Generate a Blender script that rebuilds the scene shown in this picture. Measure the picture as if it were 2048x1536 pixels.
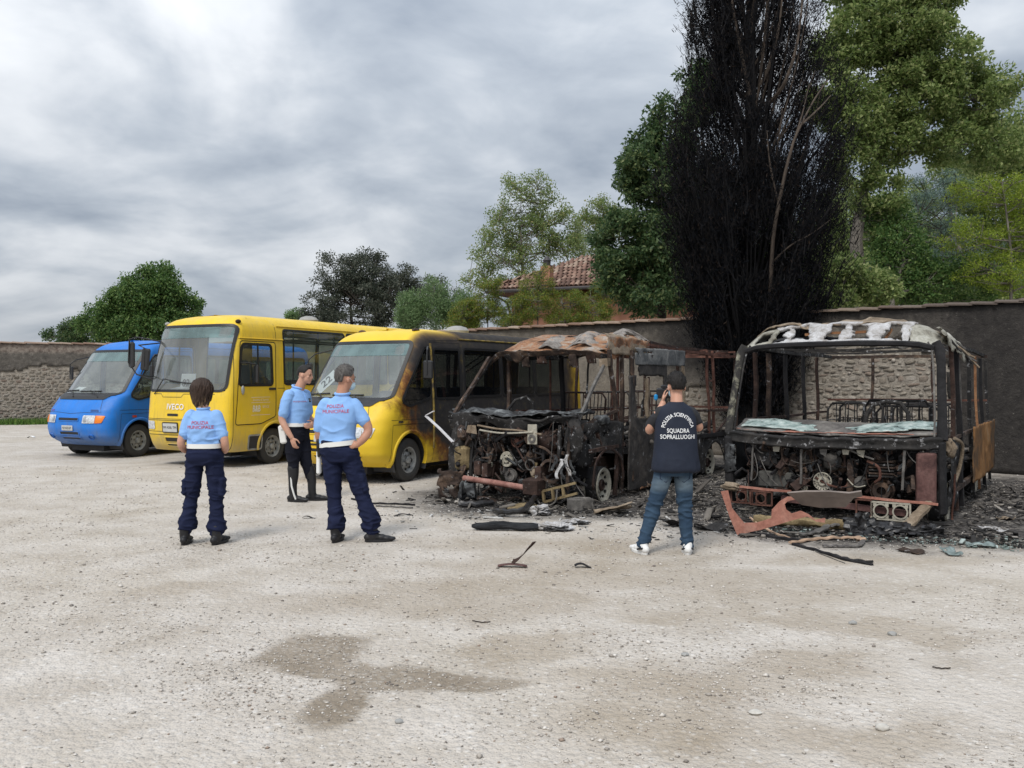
import bpy, bmesh, math, random
import numpy as np
from mathutils import Vector, Matrix, Euler
from mathutils.bvhtree import BVHTree
from mathutils.geometry import tessellate_polygon

for _o in list(bpy.data.objects):
	bpy.data.objects.remove(_o)
SC = bpy.context.scene
COL = SC.collection
R = math.radians
random.seed(7)
RNG = np.random.default_rng(7)

# ------------------------------------------------------------------ camera
cam = bpy.data.cameras.new('camera')
cam.lens = 36.0 * 1800.0 / 2048.0
cam.sensor_width = 36.0
cam.shift_y = -10.0 / 2048.0
cam.clip_end = 3000.0
cam_o = bpy.data.objects.new('camera', cam)
COL.objects.link(cam_o)
cam_o.location = (0, 0, 1.65)
cam_o.rotation_euler = (R(90), 0, 0)
SC.camera = cam_o

# ------------------------------------------------------------------ sky, sun, exposure
SUN_EL, SUN_AZ = 52.0, 205.0       # azimuth clockwise from +Y: behind the camera, a little to the left
world = bpy.data.worlds.new('World')
SC.world = world
world.use_nodes = True


def build_sky():
	nt = world.node_tree
	nt.nodes.clear()
	N, L = nt.nodes.new, nt.links.new
	out = N('ShaderNodeOutputWorld')
	tc = N('ShaderNodeTexCoord')
	sep = N('ShaderNodeSeparateXYZ')
	L(tc.outputs['Generated'], sep.inputs[0])

	def m(op, a, b=None, clamp=False):
		n = N('ShaderNodeMath')
		n.operation = op
		n.use_clamp = clamp
		for i, v in enumerate((a, b)):
			if v is None:
				continue
			if isinstance(v, (int, float)):
				n.inputs[i].default_value = v
			else:
				L(v, n.inputs[i])
		return n.outputs[0]
	zc = m('MAXIMUM', sep.outputs[2], 0.0)
	den = m('ADD', zc, 0.30)
	px = m('DIVIDE', sep.outputs[0], den)
	py = m('DIVIDE', sep.outputs[1], den)
	comb = N('ShaderNodeCombineXYZ')
	L(px, comb.inputs[0])
	L(py, comb.inputs[1])
	mp = N('ShaderNodeMapping')
	mp.inputs['Location'].default_value = (3.6, 1.2, 0.4)
	mp.inputs['Rotation'].default_value = (0, 0, R(-14))
	mp.inputs['Scale'].default_value = (1.55, 1.55, 1.0)
	L(comb.outputs[0], mp.inputs[0])
	n1 = N('ShaderNodeTexNoise')
	n1.inputs['Scale'].default_value = 1.0
	n1.inputs['Detail'].default_value = 5.0
	n1.inputs['Roughness'].default_value = 0.50
	n1.inputs['Distortion'].default_value = 0.45
	L(mp.outputs[0], n1.inputs['Vector'])
	n2 = N('ShaderNodeTexNoise')
	n2.inputs['Scale'].default_value = 2.3
	n2.inputs['Detail'].default_value = 6.0
	n2.inputs['Roughness'].default_value = 0.55
	n2.inputs['Distortion'].default_value = 0.3
	L(mp.outputs[0], n2.inputs['Vector'])
	mix = m('ADD', m('MULTIPLY', n1.outputs['Fac'], 0.72), m('MULTIPLY', n2.outputs['Fac'], 0.28))
	rp = N('ShaderNodeValToRGB')
	e = rp.color_ramp.elements
	e[0].position, e[0].color = 0.35, (0.26, 0.305, 0.375, 1)
	e[1].position, e[1].color = 0.68, (0.84, 0.86, 0.885, 1)
	k = rp.color_ramp.elements.new(0.46)
	k.color = (0.44, 0.485, 0.545, 1)
	k = rp.color_ramp.elements.new(0.56)
	k.color = (0.66, 0.69, 0.73, 1)
	L(mix, rp.inputs[0])
	# towards the horizon one looks through more layers: the contrast goes
	hz = m('SUBTRACT', 1.0, m('MULTIPLY', zc, 9.0, True), True)
	hm = N('ShaderNodeMix')
	hm.data_type = 'RGBA'
	L(m('MULTIPLY', hz, 0.60), hm.inputs['Factor'])
	L(rp.outputs[0], hm.inputs[6])
	hm.inputs[7].default_value = (0.40, 0.435, 0.49, 1)
	# overcast sky: brighter towards the zenith
	gain = m('ADD', m('MULTIPLY', zc, 1.15), 0.80)
	vm = N('ShaderNodeVectorMath')
	vm.operation = 'SCALE'
	L(hm.outputs[2], vm.inputs[0])
	L(gain, vm.inputs['Scale'])
	sky = N('ShaderNodeTexSky')
	sky.sky_type = 'NISHITA'
	sky.sun_disc = False
	sky.sun_elevation = R(SUN_EL)
	sky.sun_rotation = R(SUN_AZ)
	sk = N('ShaderNodeVectorMath')
	sk.operation = 'SCALE'
	L(sky.outputs[0], sk.inputs[0])
	sk.inputs['Scale'].default_value = 0.06
	fm = N('ShaderNodeMix')
	fm.data_type = 'RGBA'
	fm.inputs['Factor'].default_value = 0.93
	L(sk.outputs[0], fm.inputs[6])
	L(vm.outputs[0], fm.inputs[7])
	bg = N('ShaderNodeBackground')
	bg.inputs['Strength'].default_value = 0.80
	L(fm.outputs[2], bg.inputs[0])
	L(bg.outputs[0], out.inputs[0])


build_sky()
sun = bpy.data.lights.new('sun', 'SUN')
sun.energy = 1.5
sun.angle = R(16)
sun.color = (1.0, 0.955, 0.89)
sun_o = bpy.data.objects.new('sun', sun)
COL.objects.link(sun_o)
_az, _el = R(SUN_AZ), R(SUN_EL)
_d = Vector((math.sin(_az) * math.cos(_el), math.cos(_az) * math.cos(_el), math.sin(_el)))
sun_o.rotation_euler = (-_d).to_track_quat('-Z', 'Y').to_euler()

SC.view_settings.view_transform = 'Standard'
SC.view_settings.look = 'None'
SC.view_settings.gamma = 1.0
SC.view_settings.use_curve_mapping = False
SC.view_settings.exposure = 0.55
SC.cycles.max_bounces = 8
SC.cycles.transparent_max_bounces = 16
SC.cycles.caustics_reflective = False
SC.cycles.caustics_refractive = False


# ------------------------------------------------------------------ helpers
def fade(t):
	return t * t * (3 - 2 * t)


def vnoise(P, seed=0):
	"""value noise in [-1, 1], vectorised over an (n, 3) array"""
	P = np.asarray(P, float)
	i = np.floor(P).astype(np.int64)
	f = fade(P - i)

	def h(ix, iy, iz):
		n = (ix * 374761393 + iy * 668265263 + iz * 2147483647 + seed * 974711) & 0x7fffffff
		n = (n ^ (n >> 13)) * 1274126177 & 0x7fffffff
		n = n ^ (n >> 16)
		return (n & 0xffff) / 32767.5 - 1.0
	r = 0
	for dx in (0, 1):
		for dy in (0, 1):
			for dz in (0, 1):
				w = (f[:, 0] if dx else 1 - f[:, 0]) * (f[:, 1] if dy else 1 - f[:, 1]) * (f[:, 2] if dz else 1 - f[:, 2])
				r = r + w * h(i[:, 0] + dx, i[:, 1] + dy, i[:, 2] + dz)
	return r


def fbm(P, seed=0, oct=3):
	P = np.asarray(P, float)
	s, a, t = 0, 1.0, 0
	for k in range(oct):
		s = s + a * vnoise(P * 2 ** k, seed + k)
		t += a
		a *= 0.5
	return s / t


def tag(o, label=None, cat=None, group=None, kind=None):
	if label:
		o['label'] = label
	if cat:
		o['category'] = cat
	if group:
		o['group'] = group
	if kind:
		o['kind'] = kind
	return o


def empty(name, loc=(0, 0, 0), rz=0.0):
	o = bpy.data.objects.new(name, None)
	o.empty_display_size = 0.2
	COL.objects.link(o)
	o.location = loc
	o.rotation_euler = (0, 0, rz)
	return o


def link_mesh(name, me, mat, parent=None):
	o = bpy.data.objects.new(name, me)
	COL.objects.link(o)
	if mat is not None and not me.materials:
		for mm in (mat if isinstance(mat, (list, tuple)) else [mat]):
			me.materials.append(mm)
	if parent is not None:
		o.parent = parent
	return o


def copy_tree(o, parent=None):
	c = o.copy()
	COL.objects.link(c)
	c.parent = parent
	for ch in [k for k in o.children]:
		copy_tree(ch, c)
	return c


def frame(d):
	d = Vector(d).normalized()
	u = Vector((0, 0, 1)) if abs(d.z) < 0.95 else Vector((1, 0, 0))
	a = d.cross(u).normalized()
	b = a.cross(d).normalized()
	return d, a, b


class MB:
	"""collects simple shapes and links them as one mesh"""

	def __init__(s):
		s.v, s.f, s.mi = [], [], []
		s.cur = 0

	def add(s, verts, faces):
		n = len(s.v)
		s.v.extend([tuple(p) for p in verts])
		s.f.extend([tuple(i + n for i in f) for f in faces])
		s.mi.extend([s.cur] * len(faces))
		return s

	def box(s, c, size, rot=None, bev=0.0):
		hx, hy, hz = [q / 2 for q in size]
		if bev > 0:
			b = min(bev, hx * .9, hy * .9, hz * .9)
			def oct_(ax, ay, bb, z):
				return [Vector(q + (z,)) for q in ((-ax + bb, -ay), (ax - bb, -ay), (ax, -ay + bb), (ax, ay - bb), (ax - bb, ay), (-ax + bb, ay), (-ax, ay - bb), (-ax, -ay + bb))]
			rings = [oct_(hx - b, hy - b, b * .5, -hz), oct_(hx, hy, b, -hz + b), oct_(hx, hy, b, hz - b), oct_(hx - b, hy - b, b * .5, hz)]
			V = [p for r_ in rings for p in r_]
			Fc = []
			for k in range(3):
				for j in range(8):
					Fc.append((k * 8 + j, k * 8 + (j + 1) % 8, (k + 1) * 8 + (j + 1) % 8, (k + 1) * 8 + j))
			Fc.append(tuple(range(7, -1, -1)))
			Fc.append(tuple(range(24, 32)))
		else:
			V = [Vector((x, y, z)) for z in (-hz, hz) for x, y in ((-hx, -hy), (hx, -hy), (hx, hy), (-hx, hy))]
			Fc = [(3, 2, 1, 0), (4, 5, 6, 7), (0, 1, 5, 4), (1, 2, 6, 5), (2, 3, 7, 6), (3, 0, 4, 7)]
		M = rot if rot is not None else Matrix.Identity(3)
		c = Vector(c)
		return s.add([M @ p + c for p in V], Fc)

	def tube(s, path, r, n=8, cap=True, flat=None, up=None):
		path = [Vector(p) for p in path]
		rs = r if isinstance(r, (list, tuple)) else [r] * len(path)
		V, Fc = [], []
		ref = None
		for i, p in enumerate(path):
			if i == 0:
				d = path[1] - p
			elif i == len(path) - 1:
				d = p - path[i - 1]
			else:
				d = (path[i + 1] - path[i - 1])
			d.normalize()
			if ref is None:
				u = Vector(up) if up is not None else (Vector((0, 0, 1)) if abs(d.z) < .9 else Vector((0, 1, 0)))
				a = d.cross(u).normalized()
			else:
				a = (ref - d * ref.dot(d)).normalized()
			ref = a
			b = a.cross(d)
			for k in range(n):
				t = 2 * math.pi * k / n + math.pi / n
				fx, fy = flat if flat else (1, 1)
				V.append(p + a * (math.cos(t) * rs[i] * fx) + b * (math.sin(t) * rs[i] * fy))
		for i in range(len(path) - 1):
			for k in range(n):
				Fc.append((i * n + k, i * n + (k + 1) % n, (i + 1) * n + (k + 1) % n, (i + 1) * n + k))
		if cap:
			Fc.append(tuple(range(n - 1, -1, -1)))
			Fc.append(tuple(range((len(path) - 1) * n, len(path) * n)))
		return s.add(V, Fc)

	def lathe(s, prof, c=(0, 0, 0), axis=(1, 0, 0), n=32, closed=False):
		"""prof: list of (along axis, radius)"""
		d, a, b = frame(axis)
		c = Vector(c)
		V, Fc = [], []
		for (t, r) in prof:
			for k in range(n):
				q = 2 * math.pi * k / n
				V.append(c + d * t + (a * math.cos(q) + b * math.sin(q)) * r)
		m = len(prof)
		for i in range(m - 1 + (1 if closed else 0)):
			for k in range(n):
				i2 = (i + 1) % m
				Fc.append((i * n + k, i2 * n + k, i2 * n + (k + 1) % n, i * n + (k + 1) % n))
		if not closed:
			if prof[0][1] > 1e-6:
				Fc.append(tuple(range(n)))
			if prof[-1][1] > 1e-6:
				Fc.append(tuple(range((m - 1) * n + n - 1, (m - 1) * n - 1, -1)))
		return s.add(V, Fc)

	def cyl(s, p0, p1, r, n=16):
		return s.tube([p0, p1], r, n)

	def ring(s, c, axis, r0, r1, th, n=24):
		return s.lathe([(-th / 2, r0), (-th / 2, r1), (th / 2, r1), (th / 2, r0)], c, axis, n, True)

	def blob(s, c, size, seed=0, amp=0.35, fr=1.6, sub=2, rot=None):
		V, Fc = ico(sub)
		N = fbm(V * fr + seed * 7.3, seed, 3)
		W = V * (1 + amp * N)[:, None] * np.array(size)
		M = rot if rot is not None else Matrix.Identity(3)
		c = Vector(c)
		return s.add([M @ Vector(p) + c for p in W], Fc)

	def plate(s, poly, th, M=None):
		"""flat polygon (list of 2d) in local xz extruded along local y, then matrix M (4x4)"""
		n = len(poly)
		V = [Vector((p[0], -th / 2, p[1])) for p in poly] + [Vector((p[0], th / 2, p[1])) for p in poly]
		if M is not None:
			V = [M @ p for p in V]
		Fc = [tuple(range(n)), tuple(range(2 * n - 1, n - 1, -1))]
		for i in range(n):
			j = (i + 1) % n
			Fc.append((i, i + n, j + n, j))
		return s.add(V, Fc)

	def build(s, name, mat, parent=None, smooth=True, ang=35, disp=None, bevel=0):
		me = bpy.data.meshes.new(name)
		V = s.v
		if disp:
			amp, fr, seed = disp
			A = np.array(V)
			D = np.stack([fbm(A * fr + 11.1 * k, seed + k * 5, 2) for k in range(3)], 1)
			V = (A + D * amp).tolist()
		me.from_pydata(V, [], s.f)
		if len(set(s.mi)) > 1 or (s.mi and s.mi[0]):
			me.polygons.foreach_set('material_index', s.mi)
		if bevel:
			bm = bmesh.new()
			bm.from_mesh(me)
			es = [e for e in bm.edges if len(e.link_faces) == 2 and e.calc_face_angle(0) > .6]
			bmesh.ops.bevel(bm, geom=es, offset=bevel, segments=2, affect='EDGES', profile=0.6)
			bm.to_mesh(me)
			bm.free()
		me.update()
		if smooth:
			me.polygons.foreach_set('use_smooth', [True] * len(me.polygons))
			me.set_sharp_from_angle(angle=R(ang))
		return link_mesh(name, me, mat, parent)


_ICO = {}


def ico(sub):
	if sub not in _ICO:
		bm = bmesh.new()
		bmesh.ops.create_icosphere(bm, subdivisions=sub, radius=1.0)
		_ICO[sub] = (np.array([v.co[:] for v in bm.verts]), [tuple(v.index for v in f.verts) for f in bm.faces])
		bm.free()
	return _ICO[sub]


def np_mesh(name, V, Fc, mat, parent=None, smooth=False):
	"""V (n,3), Fc (m,k) arrays, one face size"""
	V = np.ascontiguousarray(V, dtype=np.float32)
	Fc = np.ascontiguousarray(Fc, dtype=np.int32)
	me = bpy.data.meshes.new(name)
	k = Fc.shape[1]
	me.vertices.add(len(V))
	me.vertices.foreach_set('co', V.ravel())
	me.loops.add(Fc.size)
	me.loops.foreach_set('vertex_index', Fc.ravel())
	me.polygons.add(len(Fc))
	me.polygons.foreach_set('loop_start', np.arange(0, Fc.size, k, dtype=np.int32))
	me.polygons.foreach_set('loop_total', np.full(len(Fc), k, dtype=np.int32))
	if smooth:
		me.polygons.foreach_set('use_smooth', np.ones(len(Fc), dtype=bool))
	me.update(calc_edges=True)
	me.validate()
	return link_mesh(name, me, mat, parent)


def interp(tab, x):
	if x <= tab[0][0]:
		return tab[0][1]
	for (a, va), (b, vb) in zip(tab, tab[1:]):
		if x <= b:
			return va + (vb - va) * (x - a) / (b - a)
	return tab[-1][1]


def mix3(a, b, t):
	return Vector(a).lerp(Vector(b), t)


# ------------------------------------------------------------------ materials
class NT:
	"""thin wrapper for building one node material"""

	def __init__(s, name):
		s.mat = bpy.data.materials.new(name)
		s.mat.use_nodes = True
		s.nt = s.mat.node_tree
		s.bsdf = s.nt.nodes['Principled BSDF']
		s.out = s.nt.nodes['Material Output']
		s._tc = None

	def n(s, t, **kw):
		o = s.nt.nodes.new(t)
		for k, v in kw.items():
			setattr(o, k, v)
		return o

	def l(s, a, b):
		s.nt.links.new(a, b)

	def put(s, sock, v):
		if isinstance(v, bpy.types.NodeSocket):
			s.l(v, sock)
		elif isinstance(v, (tuple, list)) and len(v) == 3 and sock.type == 'RGBA':
			sock.default_value = (*v, 1)
		else:
			sock.default_value = v

	def co(s, kind='Object'):
		if s._tc is None:
			s._tc = s.n('ShaderNodeTexCoord')
		return s._tc.outputs[kind]

	def map(s, scale=(1, 1, 1), loc=(0, 0, 0), src=None, rot=(0, 0, 0)):
		m = s.n('ShaderNodeMapping')
		s.l(src or s.co(), m.inputs[0])
		m.inputs['Scale'].default_value = scale
		m.inputs['Location'].default_value = loc
		m.inputs['Rotation'].default_value = rot
		return m.outputs[0]

	def noise(s, scale, detail=4, rough=.55, dist=0.0, vec=None):
		k = s.n('ShaderNodeTexNoise')
		s.l(vec or s.co(), k.inputs['Vector'])
		k.inputs['Scale'].default_value = scale
		k.inputs['Detail'].default_value = detail
		k.inputs['Roughness'].default_value = rough
		k.inputs['Distortion'].default_value = dist
		return k.outputs['Fac']

	def voro(s, scale, vec=None, feature='F1', out='Distance', rnd=1.0):
		k = s.n('ShaderNodeTexVoronoi', feature=feature)
		s.l(vec or s.co(), k.inputs['Vector'])
		k.inputs['Scale'].default_value = scale
		k.inputs['Randomness'].default_value = rnd
		return k.outputs[out]

	def ramp(s, fac, stops, mode='LINEAR'):
		k = s.n('ShaderNodeValToRGB')
		k.color_ramp.interpolation = mode
		e = k.color_ramp.elements
		for i, (p, c) in enumerate(stops):
			c = (c, c, c) if isinstance(c, (int, float)) else c
			if i < 2:
				e[i].position, e[i].color = p, (*c, 1)
			else:
				q = e.new(p)
				q.color = (*c, 1)
		s.l(fac, k.inputs[0])
		return k.outputs[0]

	def mix(s, fac, a, b, blend='MIX'):
		k = s.n('ShaderNodeMix', data_type='RGBA', blend_type=blend)
		s.put(k.inputs['Factor'], fac)
		s.put(k.inputs[6], a)
		s.put(k.inputs[7], b)
		return k.outputs[2]

	def m(s, op, a, b=0.0, c=None, clamp=False):
		k = s.n('ShaderNodeMath', operation=op, use_clamp=clamp)
		s.put(k.inputs[0], a)
		s.put(k.inputs[1], b)
		if c is not None:
			s.put(k.inputs[2], c)
		return k.outputs[0]

	def step(s, v, lo, hi):
		k = s.n('ShaderNodeMapRange', interpolation_type='SMOOTHSTEP')
		s.put(k.inputs[0], v)
		k.inputs[1].default_value = lo
		k.inputs[2].default_value = hi
		return k.outputs[0]

	def xyz(s, src=None):
		k = s.n('ShaderNodeSeparateXYZ')
		s.l(src or s.co(), k.inputs[0])
		return k.outputs

	def set(s, color=None, rough=None, metal=None, spec=None, bump=None, bdist=0.01, bstr=0.5, **kw):
		B = s.bsdf.inputs
		if color is not None:
			s.put(B['Base Color'], color)
		if rough is not None:
			s.put(B['Roughness'], rough)
		if metal is not None:
			s.put(B['Metallic'], metal)
		if spec is not None:
			s.put(B['Specular IOR Level'], spec)
		if bump is not None:
			k = s.n('ShaderNodeBump')
			k.inputs['Distance'].default_value = bdist
			k.inputs['Strength'].default_value = bstr
			s.l(bump, k.inputs['Height'])
			s.l(k.outputs[0], B['Normal'])
		for a, v in kw.items():
			s.put(B[a.replace('_', ' ')], v)
		return s.mat


M = {}


def simple(name, col, rough=.6, metal=0.0, var=.15, scale=8.0, bump=0.0, bscale=60.0, spec=None):
	t = NT(name)
	c2 = tuple(min(1, q * (1 + var)) for q in col)
	c1 = tuple(q * (1 - var) for q in col)
	c = t.ramp(t.noise(scale, 5), [(.3, c1), (.7, c2)])
	b = t.noise(bscale, 3) if bump else None
	M[name] = t.set(c, rough, metal, spec, bump=b, bdist=bump or .01, bstr=.6)
	return M[name]


def make_materials():
	simple('rubber', (.036, .035, .034), .75, bump=.002, bscale=40)
	simple('black_plastic', (.018, .018, .019), .45)
	simple('seal', (.012, .012, .013), .5)
	simple('interior', (.10, .10, .105), .8)
	simple('interior_dark', (.03, .03, .033), .8)
	simple('seat_cloth', (.045, .075, .12), .9)
	simple('rim', (.30, .305, .295), .6, .25, var=.4, scale=14)
	simple('chrome', (.55, .56, .57), .25, .9)
	simple('lamp_glass', (.62, .64, .66), .14, .35, var=.35, scale=30)
	simple('amber', (.75, .20, .015), .25)
	simple('lamp_red', (.45, .05, .03), .3)
	simple('white_paint', (.78, .78, .76), .5, var=.05)
	simple('paper', (.82, .83, .84), .8, var=.03)
	simple('ink', (.02, .02, .02), .8)
	simple('plate_metal', (.50, .51, .50), .5, var=.1)
	simple('door_print', (.80, .76, .60), .6, var=.05)
	simple('dust_grey', (.30, .30, .29), .8)
	# glass: see-through, fresnel mirror, dust film that also paints sky reflection on windscreens
	for nm, dust_sheen, tint in (('glass', .10, (.62, .72, .70)), ('windscreen_glass', .27, (.84, .91, .90)), ('visor_glass', .45, (.38, .55, .53)), ('sooty_glass', .30, (.16, .17, .17))):
		t = NT(nm)
		t.nt.nodes.remove(t.bsdf)
		tr = t.n('ShaderNodeBsdfTransparent')
		tr.inputs[0].default_value = (*tint, 1)
		gl = t.n('ShaderNodeBsdfGlossy')
		gl.inputs['Roughness'].default_value = .03
		gl.inputs['Color'].default_value = (.9, .92, .93, 1)
		df = t.n('ShaderNodeBsdfDiffuse')
		df.inputs[0].default_value = {'visor_glass': (.27, .40, .40, 1), 'sooty_glass': (.02, .02, .022, 1), 'windscreen_glass': (.50, .53, .525, 1)}.get(nm, (.34, .37, .36, 1))
		fr = t.n('ShaderNodeFresnel')
		fr.inputs[0].default_value = 1.5
		mx = t.n('ShaderNodeMixShader')
		t.l(t.ramp(t.noise(2.2, 5, vec=t.map((1, 1, .45))), [(.3, dust_sheen * .55), (.75, dust_sheen * 1.25)]), mx.inputs[0])
		t.l(tr.outputs[0], mx.inputs[1])
		t.l(df.outputs[0], mx.inputs[2])
		m2 = t.n('ShaderNodeMixShader')
		t.l(t.m('MULTIPLY', fr.outputs[0], 1.5, clamp=True), m2.inputs[0])
		t.l(mx.outputs[0], m2.inputs[1])
		t.l(gl.outputs[0], m2.inputs[2])
		t.l(m2.outputs[0], t.out.inputs[0])
		M[nm] = t.mat

	def paint(name, col, dirt=(.36, .31, .24), amt=.5):
		t = NT(name)
		z = t.xyz()[2]
		base = t.ramp(t.noise(1.7, 5), [(.25, tuple(q * .86 for q in col)), (.75, tuple(min(1, q * 1.06) for q in col))])
		low = t.step(z, 1.05, .25)
		grime = t.m('MULTIPLY', t.ramp(t.noise(3.5, 8, .68, vec=t.map((1, 1, .4))), [(.40, 0), (.8, 1)]), amt)
		grime = t.m('MULTIPLY', grime, t.m('ADD', t.m('MULTIPLY', low, 1.3), .45), clamp=True)
		c = t.mix(grime, base, dirt)
		# rain streaks running down from seals and gutters
		run = t.ramp(t.noise(5, 6, .7, vec=t.map((4, 4, .16))), [(.54, 0), (.74, .42)])
		c = t.mix(run, c, tuple(q * .42 for q in dirt))
		# road film thrown up from the wheels
		film = t.m('MULTIPLY', t.step(t.m('ADD', z, t.m('MULTIPLY', t.noise(4, 5), .5)), .95, .45), .42)
		c = t.mix(film, c, tuple(q * .75 for q in dirt))
		specks = t.ramp(t.noise(90, 2, vec=t.map((1, 1, .5))), [(.66, 0), (.73, 1)])
		c = t.mix(t.m('MULTIPLY', specks, .3), c, tuple(q * .4 for q in dirt))
		M[name] = t.set(c, t.ramp(t.noise(5, 4), [(.3, .34), (.7, .66)]), 0, .4, bump=t.m('ADD', t.noise(1.6, 2), t.m('MULTIPLY', t.noise(7, 3), .12)), bdist=.025, bstr=.3)
	paint('yellow_paint', (.82, .56, .030))
	paint('blue_paint', (.010, .175, .62), amt=.32, dirt=(.22, .25, .29))

	# the scorched paint: yellow in front, blistered brown, then soot, along the side the fire reached
	t = NT('scorched_yellow_paint')
	x, y, z = t.xyz()
	nz = t.noise(2.6, 7, .62, .6)
	nf = t.noise(11, 6, .7, .4)
	base = t.ramp(t.noise(1.7, 5), [(.25, (.70, .46, .028)), (.75, (.84, .58, .035))])
	e = t.m('ADD', y, t.m('MULTIPLY', t.m('SUBTRACT', nz, .5), 1.5))
	e = t.m('ADD', e, t.m('MULTIPLY', t.m('SUBTRACT', nf, .5), .5))
	# the bumper corner and the arch lip stayed yellow
	e = t.m('SUBTRACT', e, t.m('MULTIPLY', t.step(z, .95, .45), .95))
	e = t.m('ADD', e, t.m('MULTIPLY', t.step(z, 2.05, 2.4), .10))
	sidef = t.m('MULTIPLY', t.m('MAXIMUM', t.step(x, .66, .93), t.m('MULTIPLY', t.step(x, .30, .62), t.step(y, 1.0, 1.8))), t.step(t.m('ADD', y, t.m('MULTIPLY', nz, .8)), 6.6, 5.7))
	burn = t.m('MULTIPLY', t.step(e, -.62, -.12), sidef)
	soot = t.m('MULTIPLY', t.step(e, -.12, .30), sidef)
	c = t.mix(burn, base, t.ramp(nf, [(.3, (.045, .018, .008)), (.5, (.17, .065, .016)), (.68, (.42, .22, .03))]))
	sootc = t.ramp(t.noise(7, 6, .7), [(.3, (.020, .019, .021)), (.55, (.040, .036, .034)), (.68, (.075, .06, .032)), (.78, (.22, .15, .03))])
	c = t.mix(soot, c, sootc)
	bl = t.m('MULTIPLY', burn, t.noise(40, 4))
	M['scorched_yellow_paint'] = t.set(c, t.mix(soot, (.45, .45, .45), (.85, .85, .85)), 0, .35, bump=t.m('ADD', bl, t.noise(1.6, 2)), bdist=.015, bstr=.4)

	# burnt metals: soot, rust and pale ash in different shares
	def burnt(name, stops, sc=4.0, ash=.0, bd=.012, rough=.85, ashcol=(.42, .42, .43), metal=0.0):
		t = NT(name)
		a = t.noise(sc, 8, .68, .5)
		c = t.ramp(a, stops)
		fine = t.noise(sc * 9, 4, .6)
		c = t.mix(.5, c, t.ramp(fine, [(.3, .25), (.7, .95)]), 'MULTIPLY')
		if ash:
			mk = t.ramp(t.noise(sc * 2.3, 7, .7, .3, vec=t.map(loc=(5, 2, 1))), [(.62 - ash * .2, 0), (.74 - ash * .2, 1)])
			c = t.mix(mk, c, ashcol)
		M[name] = t.set(c, rough, metal, .25, bump=t.m('ADD', a, t.m('MULTIPLY', fine, .5)), bdist=bd, bstr=.7)
	burnt('char', [(.3, (.013, .013, .014)), (.55, (.038, .036, .035)), (.75, (.09, .082, .076))], 5, .25)
	burnt('char_plain', [(.3, (.010, .010, .011)), (.6, (.026, .025, .027)), (.8, (.05, .046, .045))], 5)
	burnt('char_brown', [(.3, (.018, .014, .013)), (.5, (.06, .042, .034)), (.65, (.15, .10, .07)), (.8, (.30, .24, .18))], 5, .12)
	burnt('rust', [(.25, (.035, .018, .015)), (.5, (.115, .053, .040)), (.72, (.23, .115, .085))], 5, .0)
	burnt('rust_dark', [(.25, (.016, .012, .011)), (.5, (.055, .034, .028)), (.75, (.14, .085, .066))], 6, .08)
	burnt('rust_pink', [(.25, (.26, .11, .08)), (.5, (.44, .20, .15)), (.8, (.56, .34, .27))], 3, .0, .004)
	burnt('rust_orange', [(.30, (.05, .035, .03)), (.40, (.17, .095, .06)), (.50, (.36, .18, .095)), (.58, (.36, .27, .20)), (.70, (.40, .385, .37))], 4.2, .10)
	burnt('rust_panel', [(.28, (.045, .04, .04)), (.42, (.12, .08, .05)), (.52, (.26, .13, .05)), (.62, (.38, .20, .08)), (.75, (.40, .33, .24))], 1.3, .0)
	burnt('sooty_sheet', [(.28, (.022, .021, .022)), (.5, (.060, .055, .052)), (.66, (.115, .10, .088)), (.76, (.22, .14, .08)), (.85, (.34, .26, .17))], 3.2, .06)
	burnt('ash_white', [(.28, (.16, .145, .13)), (.42, (.38, .36, .34)), (.55, (.58, .575, .58)), (.75, (.74, .74, .75))], 8, .0, .025)
	burnt('ash_pale_green', [(.25, (.05, .05, .05)), (.40, (.20, .185, .15)), (.55, (.42, .41, .35)), (.75, (.64, .63, .60))], 4, .0, .02)
	burnt('ash_tan', [(.2, (.07, .055, .045)), (.45, (.24, .185, .13)), (.75, (.46, .385, .30))], 5, .0, .02)
	burnt('scorched_ochre', [(.2, (.06, .045, .03)), (.45, (.20, .15, .08)), (.75, (.40, .31, .17))], 5, .0, .01)
	burnt('alloy_pale', [(.25, (.28, .265, .22)), (.55, (.48, .45, .37)), (.8, (.60, .57, .48))], 12, .0, .004, .6)
	burnt('alloy_dark', [(.25, (.06, .058, .055)), (.55, (.16, .15, .14)), (.8, (.30, .28, .25))], 9, .0, .006, .6)
	t = NT('melted_glass')
	c = t.ramp(t.noise(9, 5, .6), [(.32, (.05, .06, .06)), (.42, (.22, .29, .28)), (.55, (.37, .45, .43)), (.75, (.62, .66, .64))])
	M['melted_glass'] = t.set(c, .25, 0, .5, bump=t.noise(14, 4), bdist=.02, bstr=.7)
	t = NT('broken_glass_green')
	c = t.ramp(t.noise(20, 4, .6), [(.3, (.10, .13, .125)), (.75, (.27, .33, .32))])
	M['broken_glass_green'] = t.set(c, .3, 0, .5)


make_materials()
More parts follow.
